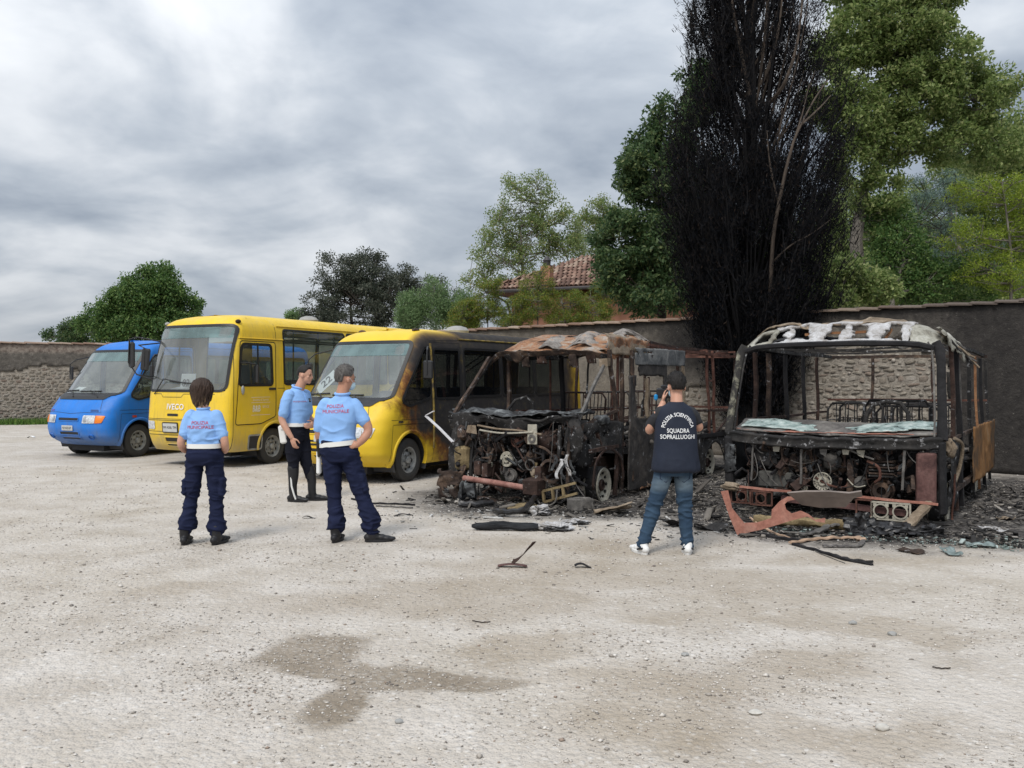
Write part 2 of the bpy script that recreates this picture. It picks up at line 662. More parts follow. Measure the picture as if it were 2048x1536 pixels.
# ================================================================== setting
def ground_material():
	t = NT('gravel_ground')
	P = t.co()
	x, y, z = t.xyz()
	warp = t.n('ShaderNodeTexNoise')
	warp.inputs['Scale'].default_value = 1.5
	warp.inputs['Detail'].default_value = 6
	warp.inputs['Roughness'].default_value = .62
	t.l(P, warp.inputs['Vector'])
	wx = t.m('ADD', x, t.m('MULTIPLY', t.m('SUBTRACT', t.xyz(warp.outputs['Color'])[0], .5), 1.0))
	wy = t.m('ADD', y, t.m('MULTIPLY', t.m('SUBTRACT', t.xyz(warp.outputs['Color'])[1], .5), 1.6))

	sx = t.m('ADD', x, t.m('MULTIPLY', t.m('SUBTRACT', t.xyz(warp.outputs['Color'])[0], .5), .42))
	sy = t.m('ADD', y, t.m('MULTIPLY', t.m('SUBTRACT', t.xyz(warp.outputs['Color'])[1], .5), .50))

	def ell(cx, cy, rx, ry, soft=.35, rot=0, tight=False):
		dx, dy = t.m('SUBTRACT', sx if tight else wx, cx), t.m('SUBTRACT', sy if tight else wy, cy)
		c, s_ = math.cos(R(rot)), math.sin(R(rot))
		a = t.m('DIVIDE', t.m('ADD', t.m('MULTIPLY', dx, c), t.m('MULTIPLY', dy, s_)), rx)
		b = t.m('DIVIDE', t.m('SUBTRACT', t.m('MULTIPLY', dy, c), t.m('MULTIPLY', dx, s_)), ry)
		d = t.m('SQRT', t.m('ADD', t.m('MULTIPLY', a, a), t.m('MULTIPLY', b, b)))
		return t.step(d, 1 + soft, 1 - soft)

	def union(L):
		r = L[0]
		for q in L[1:]:
			r = t.m('MAXIMUM', r, q)
		return r
	big = t.noise(.33, 5, .6)
	mid = t.noise(1.6, 6, .62)
	peb = t.voro(26, out='Color')
	pebd = t.voro(26)
	fine = t.voro(75, out='Color')
	fined = t.voro(75)
	base = t.ramp(mid, [(.28, (.392, .345, .290)), (.5, (.500, .457, .406)), (.72, (.595, .556, .512))])
	base = t.mix(t.ramp(big, [(.44, 0), (.66, .45)]), base, t.ramp(mid, [(.3, (.315, .262, .190)), (.7, (.445, .388, .305))]))
	# single pebbles, lighter and darker than the fines between them
	pc = t.ramp(t.xyz(peb)[0], [(.0, (.30, .27, .24)), (.5, (.52, .49, .455)), (1.0, (.78, .76, .73))])
	pm = t.m('MULTIPLY', t.ramp(pebd, [(.0, 1), (.55, 0)]), t.ramp(t.xyz(peb)[1], [(.36, 0), (.55, .75)]))
	base = t.mix(pm, base, pc)
	fc = t.ramp(t.xyz(fine)[0], [(.0, (.22, .195, .17)), (.5, (.48, .45, .41)), (1.0, (.72, .685, .64))])
	base = t.mix(t.m('MULTIPLY', t.ramp(fined, [(.0, .75), (.6, 0)]), .60), base, fc)
	# damp sand where water stood
	damp = union([ell(-1.20, 5.42, .34, .30, .22, 0, True), ell(-.98, 5.08, .40, .20, .22, -20, True), ell(-.46, 4.90, .56, .17, .2, 0, True), ell(-.90, 4.56, .15, .36, .25, 0, True), ell(-.75, 4.98, .3, .2, .25, 0, True)])
	damp2 = union([ell(.2, 6.7, .55, .3, .5), ell(-.5, 7.2, .8, .35, .5), ell(1.5, 6.25, .9, .28, .55), ell(1.9, 6.9, .9, .3, .6), ell(.5, 7.9, 1.2, .5, .7), ell(.9, 4.9, .7, .3, .6), ell(1.6, 5.2, .5, .25, .5), ell(.0, 5.5, .4, .3, .5), ell(-.6, 6.6, 1.3, .45, .5), ell(1.0, 7.3, 1.5, .4, .6), ell(.6, 8.9, 1.4, .5, .7),
				   ell(2.35, 5.95, .55, .2, .4), ell(3.2, 8.2, 1.2, .3, .7), ell(.75, 4.25, .5, .35, .6), ell(1.6, 4.2, .5, .2, .6), ell(-2.6, 7.0, .5, .2, .8)])
	base = t.mix(t.m('MULTIPLY', damp2, .68), base, t.mix(.58, base, (.26, .20, .13)))
	base = t.mix(t.m('MULTIPLY', damp, .92), base, t.mix(pm, t.ramp(mid, [(.3, (.215, .176, .132)), (.7, (.300, .254, .202))]), (.42, .39, .35)))
	# soot and ash washed out under the burnt buses
	soot = union([ell(.55, 12.6, 2.05, 2.0, .30, -33), ell(2.2, 14.9, 2.3, 2.8, .3, -33), ell(3.9, 10.6, 2.3, 1.9, .24, -20), ell(6.0, 12.6, 2.8, 3.0, .3, -36), ell(2.6, 12.2, 1.4, 1.9, .35), ell(-.2, 11.6, .9, .6, .5), ell(6.5, 10.5, 1.5, 1.4, .4), ell(4.6, 17.2, 3, 2, .4), ell(9.2, 12.6, 3.2, 2.6, .3, -40), ell(1.6, 18.6, 3, 1.5, .5, -40)])
	sootc = t.ramp(t.noise(9, 7, .7), [(.3, (.020, .019, .019)), (.5, (.055, .050, .047)), (.66, (.14, .13, .12)), (.78, (.33, .31, .28))])
	sm = t.m('MULTIPLY', soot, t.ramp(t.noise(5, 7, .75), [(.28, .35), (.5, 1)]))
	base = t.mix(sm, base, sootc)
	h = t.m('ADD', t.m('MULTIPLY', t.m('SUBTRACT', 1.0, pebd), .8), t.m('MULTIPLY', t.m('SUBTRACT', 1.0, fined), .35))
	h = t.m('ADD', h, t.m('MULTIPLY', t.noise(9, 5, .65), .5))
	return t.set(base, .92, 0, .2, bump=h, bdist=.020, bstr=.8)


def build_ground():
	t = ground_material()
	# near the camera the yard is gently uneven, further out one flat sheet to the horizon
	xs = np.concatenate([[-900, -300, -120, -60], np.arange(-30, 30.1, .5), [60, 120, 300, 900]])
	ys = np.concatenate([[-300, -80, -30], np.arange(-6, 44.1, .5), [60, 120, 300, 1500]])
	X, Y = np.meshgrid(xs, ys)
	Z = np.zeros_like(X)
	near = (np.abs(X) < 29) & (Y > -5) & (Y < 43)
	P = np.stack([X.ravel() * .55, Y.ravel() * .55, np.zeros(X.size)], 1)
	Z = (fbm(P, 3, 3) * .012).reshape(X.shape) * near
	V = np.stack([X.ravel(), Y.ravel(), Z.ravel()], 1)
	w = len(xs)
	i = np.arange((len(ys) - 1) * w).reshape(-1, w)[:, :-1].ravel()
	Fc = np.stack([i, i + 1, i + w + 1, i + w], 1)
	tag(np_mesh('ground', V, Fc, t, smooth=True), kind='structure')


def gz(x, y):
	return float(fbm(np.array([[x * .55, y * .55, 0]]), 3, 3)[0] * .012)


def pebbles():
	"""loose stones lying on the yard: too many to count, one object"""
	base = np.array([(1, 0, 0), (-.9, .2, 0), (.1, 1, 0), (-.1, -1, .1), (.1, .1, .8), (0, 0, -.5)], float)
	fcs = np.array([(0, 2, 4), (2, 1, 4), (1, 3, 4), (3, 0, 4), (2, 0, 5), (1, 2, 5), (3, 1, 5), (0, 3, 5)])
	n = 70000
	u = RNG.random(n)
	Y = 2.9 * (17.0 / 2.9) ** (u ** 1.15)
	X = (RNG.random(n) * 2 - 1) * Y * .60
	cl = fbm(np.stack([X * .8, Y * .8, 0 * X], 1), 21, 3)
	keep = RNG.random(n) < np.clip(.50 + cl * 1.3, .06, 1)
	X, Y = X[keep], Y[keep]
	n = len(X)
	sz = np.exp(RNG.normal(math.log(.0056), .45, n))
	sz = np.clip(sz, .0025, .024) * (.75 + .035 * Y)
	ang = RNG.random(n) * 6.283
	S = np.stack([sz * (.8 + .6 * RNG.random(n)), sz * (.6 + .5 * RNG.random(n)), sz * (.45 + .4 * RNG.random(n))], 1)
	V = base[None] * (1 + .35 * (RNG.random((n, 6, 3)) - .5))
	V = V * S[:, None, :]
	c, s = np.cos(ang)[:, None], np.sin(ang)[:, None]
	VX = V[..., 0] * c - V[..., 1] * s
	VY = V[..., 0] * s + V[..., 1] * c
	Zg = fbm(np.stack([X * .55, Y * .55, 0 * X], 1), 3, 3) * .012
	V = np.stack([VX + X[:, None], VY + Y[:, None], V[..., 2] + (S[:, 2] * .3 + Zg)[:, None]], 2).reshape(-1, 3)
	Fc = (fcs[None] + (np.arange(n) * 6)[:, None, None]).reshape(-1, 3)
	t = NT('pebble_stone')
	g = t.n('ShaderNodeNewGeometry')
	c = t.ramp(g.outputs['Random Per Island'], [(.0, (.16, .14, .125)), (.25, (.38, .345, .305)), (.6, (.53, .49, .44)), (.85, (.68, .645, .60)), (1.0, (.28, .21, .165))])
	o = np_mesh('loose_gravel', V, Fc, t.set(c, .9, 0, .25))
	tag(o, 'small loose stones scattered over the pale gravel yard', 'gravel', kind='stuff')


# ---- the two garden walls
WA = Vector((13.2, 11.42, 0))      # right end of the near wall, out of the frame
WC = Vector((-12.9, 35.5, 0))      # the corner, behind the buses
WL = Vector((-30.0, 28.88, 0))     # left end of the far wall
WH = 2.96


def wall_frame(a, b):
	d = (b - a)
	Lh = d.length
	d.normalize()
	nrm = Vector((d.y, -d.x, 0))
	if nrm.dot(-a) < 0:
		nrm = -nrm
	return d, nrm, Lh


def wall_material(name, kind):
	t = NT(name)
	x, y, z = t.xyz()
	a = t.noise(1.6, 8, .68, .4)
	b = t.noise(7, 7, .7)
	st = t.noise(2.2, 6, .65, .3, vec=t.map((1.4, 1.4, .35)))
	if kind == 'core':
		c = t.ramp(b, [(.3, (.20, .175, .15)), (.55, (.33, .295, .25)), (.75, (.46, .42, .365))])
	else:
		c = t.ramp(a, [(.3, (.150, .130, .108)), (.5, (.225, .198, .165)), (.7, (.32, .29, .245))])
		c = t.mix(.45, c, t.ramp(b, [(.3, (.09, .085, .078)), (.7, (.36, .325, .28))]))
		if kind == 'far':
			# black lichen hanging below the coping, pale at the very top
			lich = t.m('MULTIPLY', t.step(t.m('ADD', z, t.m('ADD', t.m('MULTIPLY', st, 1.5), t.m('MULTIPLY', a, .9))), 1.7, 2.75), t.step(t.m('ADD', z, t.m('MULTIPLY', b, .35)), 3.0, 2.72))
			c = t.mix(t.m('MULTIPLY', lich, .75), c, t.ramp(b, [(.3, (.045, .042, .040)), (.6, (.10, .093, .085)), (.78, (.24, .22, .19))]))
			c = t.mix(t.m('MULTIPLY', t.step(t.m('ADD', z, t.m('MULTIPLY', b, .3)), 2.72, 2.88), .55), c, t.ramp(b, [(.35, (.14, .085, .07)), (.6, (.33, .28, .24)), (.8, (.42, .33, .28))]))
		else:
			# x runs along the wall from its right end: smoke has blackened the right end and the top by the cypress
			s1 = t.step(t.m('ADD', x, t.m('MULTIPLY', t.m('SUBTRACT', a, .5), 2.4)), 8.9, 6.9)
			s2 = t.m('MULTIPLY', t.step(t.m('ADD', z, t.m('MULTIPLY', st, .9)), 2.85, 3.25), t.step(x, 22, 14))
			s3 = t.m('MULTIPLY', t.step(t.m('ABSOLUTE', t.m('SUBTRACT', x, 12.3)), 2.0, .7), t.step(t.m('ADD', z, a), 1.7, 2.7))
			s4 = t.m('MULTIPLY', t.step(t.m('ADD', t.m('MULTIPLY', a, .75), t.m('MULTIPLY', t.m('ADD', st, b), .22)), .58, .74), .60)
			s = t.m('MAXIMUM', t.m('MAXIMUM', s1, t.m('MULTIPLY', s2, .9)), t.m('MAXIMUM', s3, s4))
			c = t.mix(t.m('MULTIPLY', s, .93), c, t.ramp(b, [(.3, (.020, .019, .020)), (.6, (.040, .037, .036)), (.8, (.078, .07, .063))]))
	# pits, flakes and lime spots
	f = t.noise(22, 7, .75)
	c = t.mix(t.ramp(f, [(.30, .75), (.44, 0)]), c, (.045, .04, .036))
	c = t.mix(t.ramp(t.noise(15, 8, .8, vec=t.map(loc=(3, 7, 2))), [(.60, 0), (.70, .55)]), c, (.40, .375, .33))
	return t.set(c, .95, 0, .15, bump=t.m('ADD', t.noise(5, 8, .7), t.m('MULTIPLY', f, .7)), bdist=.05, bstr=.8)


def stone_material(island=False):
	t = NT('wall_stone')
	far = t.step(t.xyz(t.n('ShaderNodeNewGeometry').outputs['Position'])[1], 24, 28)
	oi = t.n('ShaderNodeNewGeometry') if island else t.n('ShaderNodeObjectInfo')
	c = t.ramp(oi.outputs['Random Per Island' if island else 'Random'], [(.0, (.20, .165, .13)), (.25, (.33, .29, .235)), (.5, (.44, .405, .35)), (.72, (.26, .235, .205)), (.88, (.30, .21, .165)), (1.0, (.50, .475, .43))])
	c = t.mix(.45, c, t.mix(far, (.40, .36, .305), (.20, .182, .160)))
	c = t.mix(.45, c, t.ramp(t.noise(6, 7, .7), [(.3, (.3, .29, .28)), (.7, (1, 1, 1))]), 'MULTIPLY')
	return t.set(c, .95, 0, .15, bump=t.noise(9, 6, .7), bdist=.03, bstr=.7)


def build_walls():
	core = wall_material('wall_rubble_core', 'core')
	stone = stone_material()
	stone_mix = stone_material(True)
	t = NT('coping_tile')
	oi = t.n('ShaderNodeObjectInfo')
	c = t.ramp(oi.outputs['Random'], [(.0, (.20, .125, .09)), (.5, (.29, .20, .15)), (1.0, (.36, .28, .22))])
	gx = t.n('ShaderNodeNewGeometry')
	wx = t.xyz(gx.outputs['Position'])[0]
	c = t.mix(t.m('MULTIPLY', t.step(wx, 5.0, 8.2), .75), c, (.085, .078, .072))
	c = t.mix(.5, c, t.ramp(t.noise(9, 6, .7), [(.3, .35), (.7, 1.0)]), 'MULTIPLY')
	tile = t.set(c, .9, 0, .2, bump=t.noise(12, 4), bdist=.01, bstr=.5)

	# stone shapes shared by all stones
	shapes = []
	for k in range(9):
		V, Fc = ico(1)
		W = V * (1 + .22 * fbm(V * 1.7 + k * 3.1, k, 2))[:, None]
		W = np.sign(W) * np.abs(W) ** .72
		me = bpy.data.meshes.new('stone')
		me.from_pydata((W * .5).tolist(), [], Fc)
		me.materials.append(stone)
		me.polygons.foreach_set('use_smooth', [True] * len(me.polygons))
		me.set_sharp_from_angle(angle=R(50))
		shapes.append(me)

	def wall(name, a, b, label, plaster_kind, regions, seed, cell=.09):
		d, nrm, Lh = wall_frame(a, b)
		o = empty(name, a, math.atan2(d.y, d.x))
		tag(o, label, 'wall', kind='thing')
		side = 1 if Vector((-d.y, d.x, 0)).dot(nrm) > 0 else -1    # local +y or -y faces the yard
		mb = MB()
		mb.box((Lh / 2, -side * .2, WH / 2 - .1), (Lh, .4, WH + .2))
		mb.build('rubble_core', core, o, smooth=False)
		# the render coat: 3 cm proud, broken away where the stones show
		nx, nz = int(Lh / cell), int(WH / cell)
		xs = np.linspace(0, Lh, nx + 1)
		zs = np.linspace(0.0, WH, nz + 1)
		X, Z = np.meshgrid(xs, zs)
		P = np.stack([X.ravel(), Z.ravel(), np.full(X.size, seed * 1.0)], 1)
		Yd = side * (.030 + .010 * fbm(P * 1.3, seed, 4))
		jx = X.ravel() + .03 * fbm(P * 4, seed + 9, 2)
		jz = Z.ravel() + .03 * fbm(P * 4, seed + 19, 2) * (Z.ravel() > .05) * (Z.ravel() < WH - .05)
		V = np.stack([jx, Yd, jz], 1)
		w = nx + 1
		idx = np.arange(nz * w).reshape(-1, w)[:, :-1].ravel()
		Fc = np.stack([idx, idx + 1, idx + w + 1, idx + w], 1)
		if side < 0:
			pass
		else:
			Fc = Fc[:, ::-1]
		cx = (X.ravel()[Fc].mean(1))
		cz = (Z.ravel()[Fc].mean(1))
		q = np.stack([cx * 1.1, cz * 1.1, np.full(len(cx), 3.3)], 1)
		nz_ = fbm(q, seed + 40, 4)

		def inside(x, z, n_):
			r = np.zeros(len(x), bool)
			for (x0, z0, rx, rz) in regions:
				r |= (((x - x0) / rx) ** 2 + ((z - z0) / rz) ** 2 + n_ * .75) < 1
			return r
		keep = ~inside(cx, cz, nz_)
		o2 = np_mesh('render_coat', V, Fc[keep], wall_material(name + '_render', plaster_kind), o, smooth=True)
		so = o2.modifiers.new('thickness', 'SOLIDIFY')
		so.thickness = .032
		so.offset = -1
		# stones laid in rough courses
		rr = random.Random(seed)
		cnt = 0
		z = .06
		cand = []
		while z < WH - .15:
			h = rr.uniform(.05, .12)
			x = 0
			while x < Lh:
				wd = rr.uniform(.07, .26)
				cand.append((x + wd / 2, z + h / 2 + rr.uniform(-.03, .03), wd, h * rr.uniform(.7, 1.15)))
				x += wd + rr.uniform(.008, .05)
			z += h + rr.uniform(-.005, .02)
		ca = np.array(cand)
		q = np.stack([ca[:, 0] * 1.1, ca[:, 1] * 1.1, np.full(len(ca), 3.3)], 1)
		ins = inside(ca[:, 0], ca[:, 1], fbm(q, seed + 40, 4) + .12)
		ca = ca[ins]
		# only what the yard camera can see of them, largest first
		vis = []
		for (x, z, wd, h) in ca:
			p = a + d * x
			if p.y > 1 and -1.02 < (p.x / p.y) * 1800 / 1024 < 1.02:
				vis.append((x, z, wd, h, wd * h / p.y ** 2))
		vis.sort(key=lambda q: -q[4])
		rest = MB()
		for (x, z, wd, h, _) in vis[290:1500]:
			W = np.array([v.co[:] for v in shapes[rr.randrange(9)].vertices]) * np.array((wd * 1.0, rr.uniform(.03, .06), h * 1.02)) + np.array((x, side * rr.uniform(-.012, .010), z))
			rest.add(W.tolist(), [tuple(p.vertices) for p in shapes[0].polygons])
		tag(rest.build('small_stones', stone_mix, o, ang=50), kind='stuff')
		for (x, z, wd, h, _) in vis[:290]:
			s = bpy.data.objects.new('stone', shapes[rr.randrange(9)])
			COL.objects.link(s)
			s.parent = o
			s.location = (x, side * rr.uniform(-.012, .012), z)
			s.scale = (wd * 1.02, rr.uniform(.035, .07), h * 1.04)
			s.rotation_euler = (rr.uniform(-.15, .15), rr.uniform(-.25, .25), rr.uniform(-.08, .08))
		# coping tiles, each a little over the next
		tm = MB()
		pts = []
		nn = 7
		for yy in (0, 1):
			for k in range(nn):
				q_ = -1 + 2 * k / (nn - 1)
				pts.append((yy, q_))
		V = []
		for up in (0, 1):
			for (yy, q_) in pts:
				V.append(((yy - .5) * .46, q_ * .29, .05 * (1 - q_ * q_) + (.022 if up else 0) - (.03 if not up else 0) * 0 - .05))
		F2 = []
		off = 2 * nn
		for k in range(nn - 1):
			F2.append((off + k, off + nn + k, off + nn + k + 1, off + k + 1))
			F2.append((k, k + 1, nn + k + 1, nn + k))
			F2.append((k, off + k, off + k + 1, k + 1))
			F2.append((nn + k, nn + k + 1, off + nn + k + 1, off + nn + k))
		F2.append((0, nn, off + nn, off))
		F2.append((nn - 1, off + nn - 1, off + 2 * nn - 1, 2 * nn - 1))
		tm.add(V, F2)
		first = tm.build('coping_tile', tile, o, smooth=False)
		me = first.data
		n = int(Lh / .40)
		for k in range(n):
			s = first if k == 0 else bpy.data.objects.new('coping_tile', me)
			if k:
				COL.objects.link(s)
				s.parent = o
			s.location = ((k + .5) * .40, -side * .18 + rr.uniform(-.012, .012), WH + .055 + rr.uniform(-.006, .01))
			s.rotation_euler = (rr.uniform(-.02, .02), -.055 + rr.uniform(-.02, .02), rr.uniform(-.03, .03))
		return o
	# distance along the near wall is measured from its right end
	wall('garden_wall', WA, WC, 'long plastered garden wall with tile coping, blackened by smoke behind the burnt buses', 'near',
		 [(8.95, 1.45, 1.75, 1.0), (10.9, 1.2, 1.3, .75), (12.4, .9, .9, .6), (7.9, 1.0, .8, .6)], 5)
	wall('boundary_wall', WC, WL, 'old rubble stone wall with dark lichen at left edge, behind the blue minibus', 'far',
		 [(2, .5, 3.2, 1.1), (5.0, .45, 2.2, 1.55), (6.6, .4, 1.4, .95), (8.2, .3, 2.0, 1.0), (10.5, .3, 2.4, 1.15), (14, .3, 3, 1.0)], 8)


def grass_strip():
	d, nrm, Lh = wall_frame(WC, WL)
	n = 26000
	s = RNG.random(n) * 14
	w = np.abs(RNG.normal(0, 1, n)) * .75
	s2 = s + .4 * fbm(np.stack([s, w, 0 * s], 1), 2, 2)
	ed = 1.15 + .35 * fbm(np.stack([s * .9, 0 * s, 0 * s], 1), 77, 3)
	k = w < ed
	s, w = s2[k], w[k]
	n = len(s)
	B = np.array(WC)[None] + np.outer(s, d) + np.outer(w + .05, nrm)
	B[:, 2] = 0
	h = .07 + .20 * RNG.random(n) ** 2
	a = RNG.random(n) * 6.283
	dx = np.stack([np.cos(a), np.sin(a), 0 * a], 1) * .014
	lean = np.stack([RNG.normal(0, .35, n), RNG.normal(0, .35, n), np.ones(n)], 1) * h[:, None]
	V = np.stack([B - dx, B + dx, B + lean], 1).reshape(-1, 3)
	Fc = np.arange(n * 3).reshape(-1, 3)
	t = NT('grass_blade')
	g = t.n('ShaderNodeNewGeometry')
	c = t.ramp(g.outputs['Random Per Island'], [(0, (.04, .10, .016)), (.6, (.085, .175, .03)), (1, (.17, .22, .06))])
	o = np_mesh('grass', V, Fc, t.set(c, .8, 0, .2))
	tag(o, 'strip of short green grass along the foot of the left wall', 'grass', kind='stuff')


# ---- vegetation
def leaf_material(name, stops, trans=.35):
	t = NT(name)
	g = t.n('ShaderNodeNewGeometry')
	c = t.ramp(g.outputs['Random Per Island'], stops)
	t.set(c, 1.0 if name == 'leaf_burnt' else .55, 0, 0.0 if name == 'leaf_burnt' else .35)
	tl = t.n('ShaderNodeBsdfTranslucent')
	t.l(c, tl.inputs[0])
	mx = t.n('ShaderNodeMixShader')
	mx.inputs[0].default_value = trans
	t.l(t.bsdf.outputs[0], mx.inputs[1])
	t.l(tl.outputs[0], mx.inputs[2])
	t.l(mx.outputs[0], t.out.inputs[0])
	M[name] = t.mat
	return t.mat


def bark_material(name, c1, c2):
	t = NT(name)
	c = t.ramp(t.noise(5, 7, .7, vec=t.map((3, 3, .6))), [(.3, c1), (.7, c2)])
	M[name] = t.set(c, .95, 0, .15, bump=t.noise(12, 5, vec=t.map((3, 3, .5))), bdist=.02, bstr=.7)


bark_material('bark_grey', (.075, .068, .06), (.22, .20, .175))
bark_material('bark_dark', (.022, .019, .017), (.075, .062, .052))
leaf_material('leaf_broad', [(0, (.085, .135, .038)), (.4, (.170, .238, .072)), (.75, (.270, .340, .118)), (1, (.38, .41, .18))], .48)
leaf_material('leaf_dark', [(0, (.032, .070, .028)), (.5, (.070, .125, .048)), (.85, (.130, .190, .078)), (1, (.22, .255, .10))], .48)
leaf_material('leaf_ivy', [(0, (.040, .098, .026)), (.5, (.095, .180, .050)), (1, (.215, .300, .095))], .48)
leaf_material('leaf_oak', [(0, (.036, .048, .036)), (.5, (.072, .090, .064)), (1, (.20, .205, .16))], .48)
leaf_material('leaf_airy', [(0, (0.109, 0.167, 0.051)), (.5, (0.196, 0.268, 0.094)), (.85, (0.290, 0.348, 0.145)), (1, (0.377, 0.319, 0.131))], .5)
leaf_material('leaf_bamboo', [(0, (0.088, 0.158, 0.061)), (.6, (0.175, 0.271, 0.114)), (1, (0.280, 0.367, 0.175))], .4)
leaf_material('leaf_acacia', [(0, (0.079, 0.131, 0.021)), (.5, (0.149, 0.210, 0.032)), (.85, (0.245, 0.289, 0.052)), (1, (0.420, 0.210, 0.052))], .4)
leaf_material('leaf_locust', [(0, (0.123, 0.196, 0.022)), (.5, (0.232, 0.319, 0.036)), (1, (0.392, 0.450, 0.072))], .5)
leaf_material('leaf_cedar', [(0, (0.052, 0.096, 0.079)), (.6, (0.105, 0.166, 0.140)), (1, (0.193, 0.263, 0.219))], .2)
leaf_material('leaf_burnt', [(0, (.0060, .0072, .0095)), (.6, (.0115, .0125, .0150)), (.93, (.020, .018, .018)), (1, (.050, .036, .028))], .03)


def leaves(centers, per, spread, size, seed, up=.4, aspect=.5, droop=0.0, outward=None, fold=.25):
	"""rhombic leaves, two triangles each, scattered round the cluster centres"""
	g = np.random.default_rng(seed)
	C = np.repeat(np.asarray(centers), per, 0)
	n = len(C)
	off = g.normal(0, 1, (n, 3))
	off /= np.linalg.norm(off, axis=1)[:, None] + 1e-9
	sp = np.asarray(spread) if np.ndim(spread) else np.array([spread] * 3)
	off *= (g.random(n) ** .45)[:, None] * sp
	P = C + off
	d = g.normal(0, 1, (n, 3)) + off / (np.abs(sp).max() + 1e-9) * .8
	d[:, 2] -= droop
	d /= np.linalg.norm(d, axis=1)[:, None] + 1e-9
	nn = g.normal(0, 1, (n, 3))
	nn[:, 2] += up * 2
	s = np.cross(d, nn)
	s /= np.linalg.norm(s, axis=1)[:, None] + 1e-9
	nn = np.cross(s, d)
	L = size * (.65 + .7 * g.random(n))
	W = L * aspect * .5
	a = P
	b = P + d * (L * .45)[:, None] + s * W[:, None] + nn * (W * fold)[:, None]
	c = P + d * L[:, None]
	e = P + d * (L * .45)[:, None] - s * W[:, None] + nn * (W * fold)[:, None]
	V = np.stack([a, b, c, e], 1).reshape(-1, 3)
	i = np.arange(n)[:, None] * 4
	Fc = np.concatenate([i + np.array([[0, 1, 2]]), i + np.array([[0, 2, 3]])], 1).reshape(-1, 3)
	return V, Fc


def sample_crown(ells, n, seed, shell=.55):
	g = np.random.default_rng(seed)
	vol = np.array([e[3] * e[4] * e[5] for e in ells]) ** .8
	k = g.choice(len(ells), n, p=vol / vol.sum())
	E = np.array(ells)[k]
	d = g.normal(0, 1, (n, 3))
	d /= np.linalg.norm(d, axis=1)[:, None]
	r = shell + (1 - shell) * g.random(n) ** .6
	return E[:, :3] + d * r[:, None] * E[:, 3:6]


LEAF_FINE = .74


def tree(name, label, base, ells, nclus, per, spread, size, leafmat, bark='bark_grey', trunk=None, tr=.18, seed=1, up=.4, aspect=.5, droop=0.0, shell=.5, group=None, nlimb=9, twig=.012, cat='tree', leafname='crown', limbs=None):
	"""trunk and limbs are tubes that really reach the leaf clusters"""
	rr = random.Random(seed)
	o = empty(name, base)
	tag(o, label, cat, group)
	B = Vector(base)
	C = sample_crown(ells, nclus, seed, shell)
	V, Fc = leaves(C, int(per * 1.55), spread, size * LEAF_FINE, seed + 1, up, aspect, droop)
	V = V - np.array(base)
	np_mesh(leafname, V, Fc, M[leafmat], o)
	mb = MB()
	cen = np.array(ells)[:, :3].mean(0)
	top = Vector((cen[0], cen[1], cen[2] + .25 * (max(e[2] for e in ells) - cen[2])))
	if trunk is None:
		trunk = [B, mix3(B, top, .35) + Vector((rr.uniform(-.2, .2), rr.uniform(-.2, .2), 0)), mix3(B, top, .7), top]
	trunk = [Vector(p) for p in trunk]
	T = []
	for i in range(len(trunk) - 1):
		for k in range(6):
			T.append(mix3(trunk[i], trunk[i + 1], k / 6))
	T.append(trunk[-1])
	rad = [max(tr * (1 - .85 * i / (len(T) - 1)), .02) * (1.25 if i == 0 else 1) for i in range(len(T))]
	mb.tube([p - B for p in T], rad, 9)
	mb.build('trunk', M[bark], o)
	nodes = [(p, r_) for p, r_ in list(zip(T, rad))[len(T) // 5:]]
	# main limbs to the crown's lobes
	br = MB()
	lim = limbs or []
	if not lim:
		for k in range(nlimb):
			e = ells[k % len(ells)]
			d = Vector((rr.gauss(0, 1), rr.gauss(0, 1), rr.gauss(.3, .6))).normalized()
			lim.append(Vector((e[0] + d.x * e[3] * .6, e[1] + d.y * e[4] * .6, e[2] + d.z * e[5] * .5)))
	for tgt in lim:
		tgt = Vector(tgt)
		s0, r0 = min(nodes[:len(T)], key=lambda q: (q[0] - tgt).length + max(0, q[0].z - tgt.z + .3) * 2.5)
		m1 = mix3(s0, tgt, .5) + Vector((rr.uniform(-.15, .15), rr.uniform(-.15, .15), (tgt - s0).length * -.08))
		path = []
		for k in range(9):
			q = k / 8
			path.append(s0 * (1 - q) ** 2 + m1 * 2 * q * (1 - q) + tgt * q * q)
		ra = [max(min(r0 * .7, .12) * (1 - .8 * k / 8), .014) for k in range(9)]
		br.tube([p - B for p in path], ra, 6)
		nodes += [(p, r_) for p, r_ in list(zip(path, ra))[3:]]
	NP = np.array([q[0][:] for q in nodes])
	for k in range(0, len(C)):
		if len(C) > 500 and k % 2:
			continue
		c = C[k]
		dd = np.linalg.norm(NP - c, axis=1) + np.maximum(0, NP[:, 2] - c[2]) * 1.2
		j = int(dd.argmin())
		a, b = Vector(NP[j]), Vector(c)
		m1 = mix3(a, b, .5) + Vector((0, 0, -.06 * (a - b).length))
		br.tube([a - B, m1 - B, b - B], [min(twig * 1.6, nodes[j][1]), twig, twig * .5], 4, cap=False)
	br.build('branches', M[bark], o)
	return o


def px(u, v, Y):
	"""a point of the place at distance Y, from where the photograph shows it"""
	return Vector(((u - 1024) * Y / 1800.0, Y, 1.65 + (758 - v) * Y / 1800.0))


def E(u, v, Y, ru, rv, rd=None):
	p = px(u, v, Y)
	k = Y / 1800.0
	return (p.x, p.y, p.z, ru * k, (rd if rd else ru * k), rv * k)


def gp(u, Y):
	return ((u - 1024) * Y / 1800.0, Y, 0)


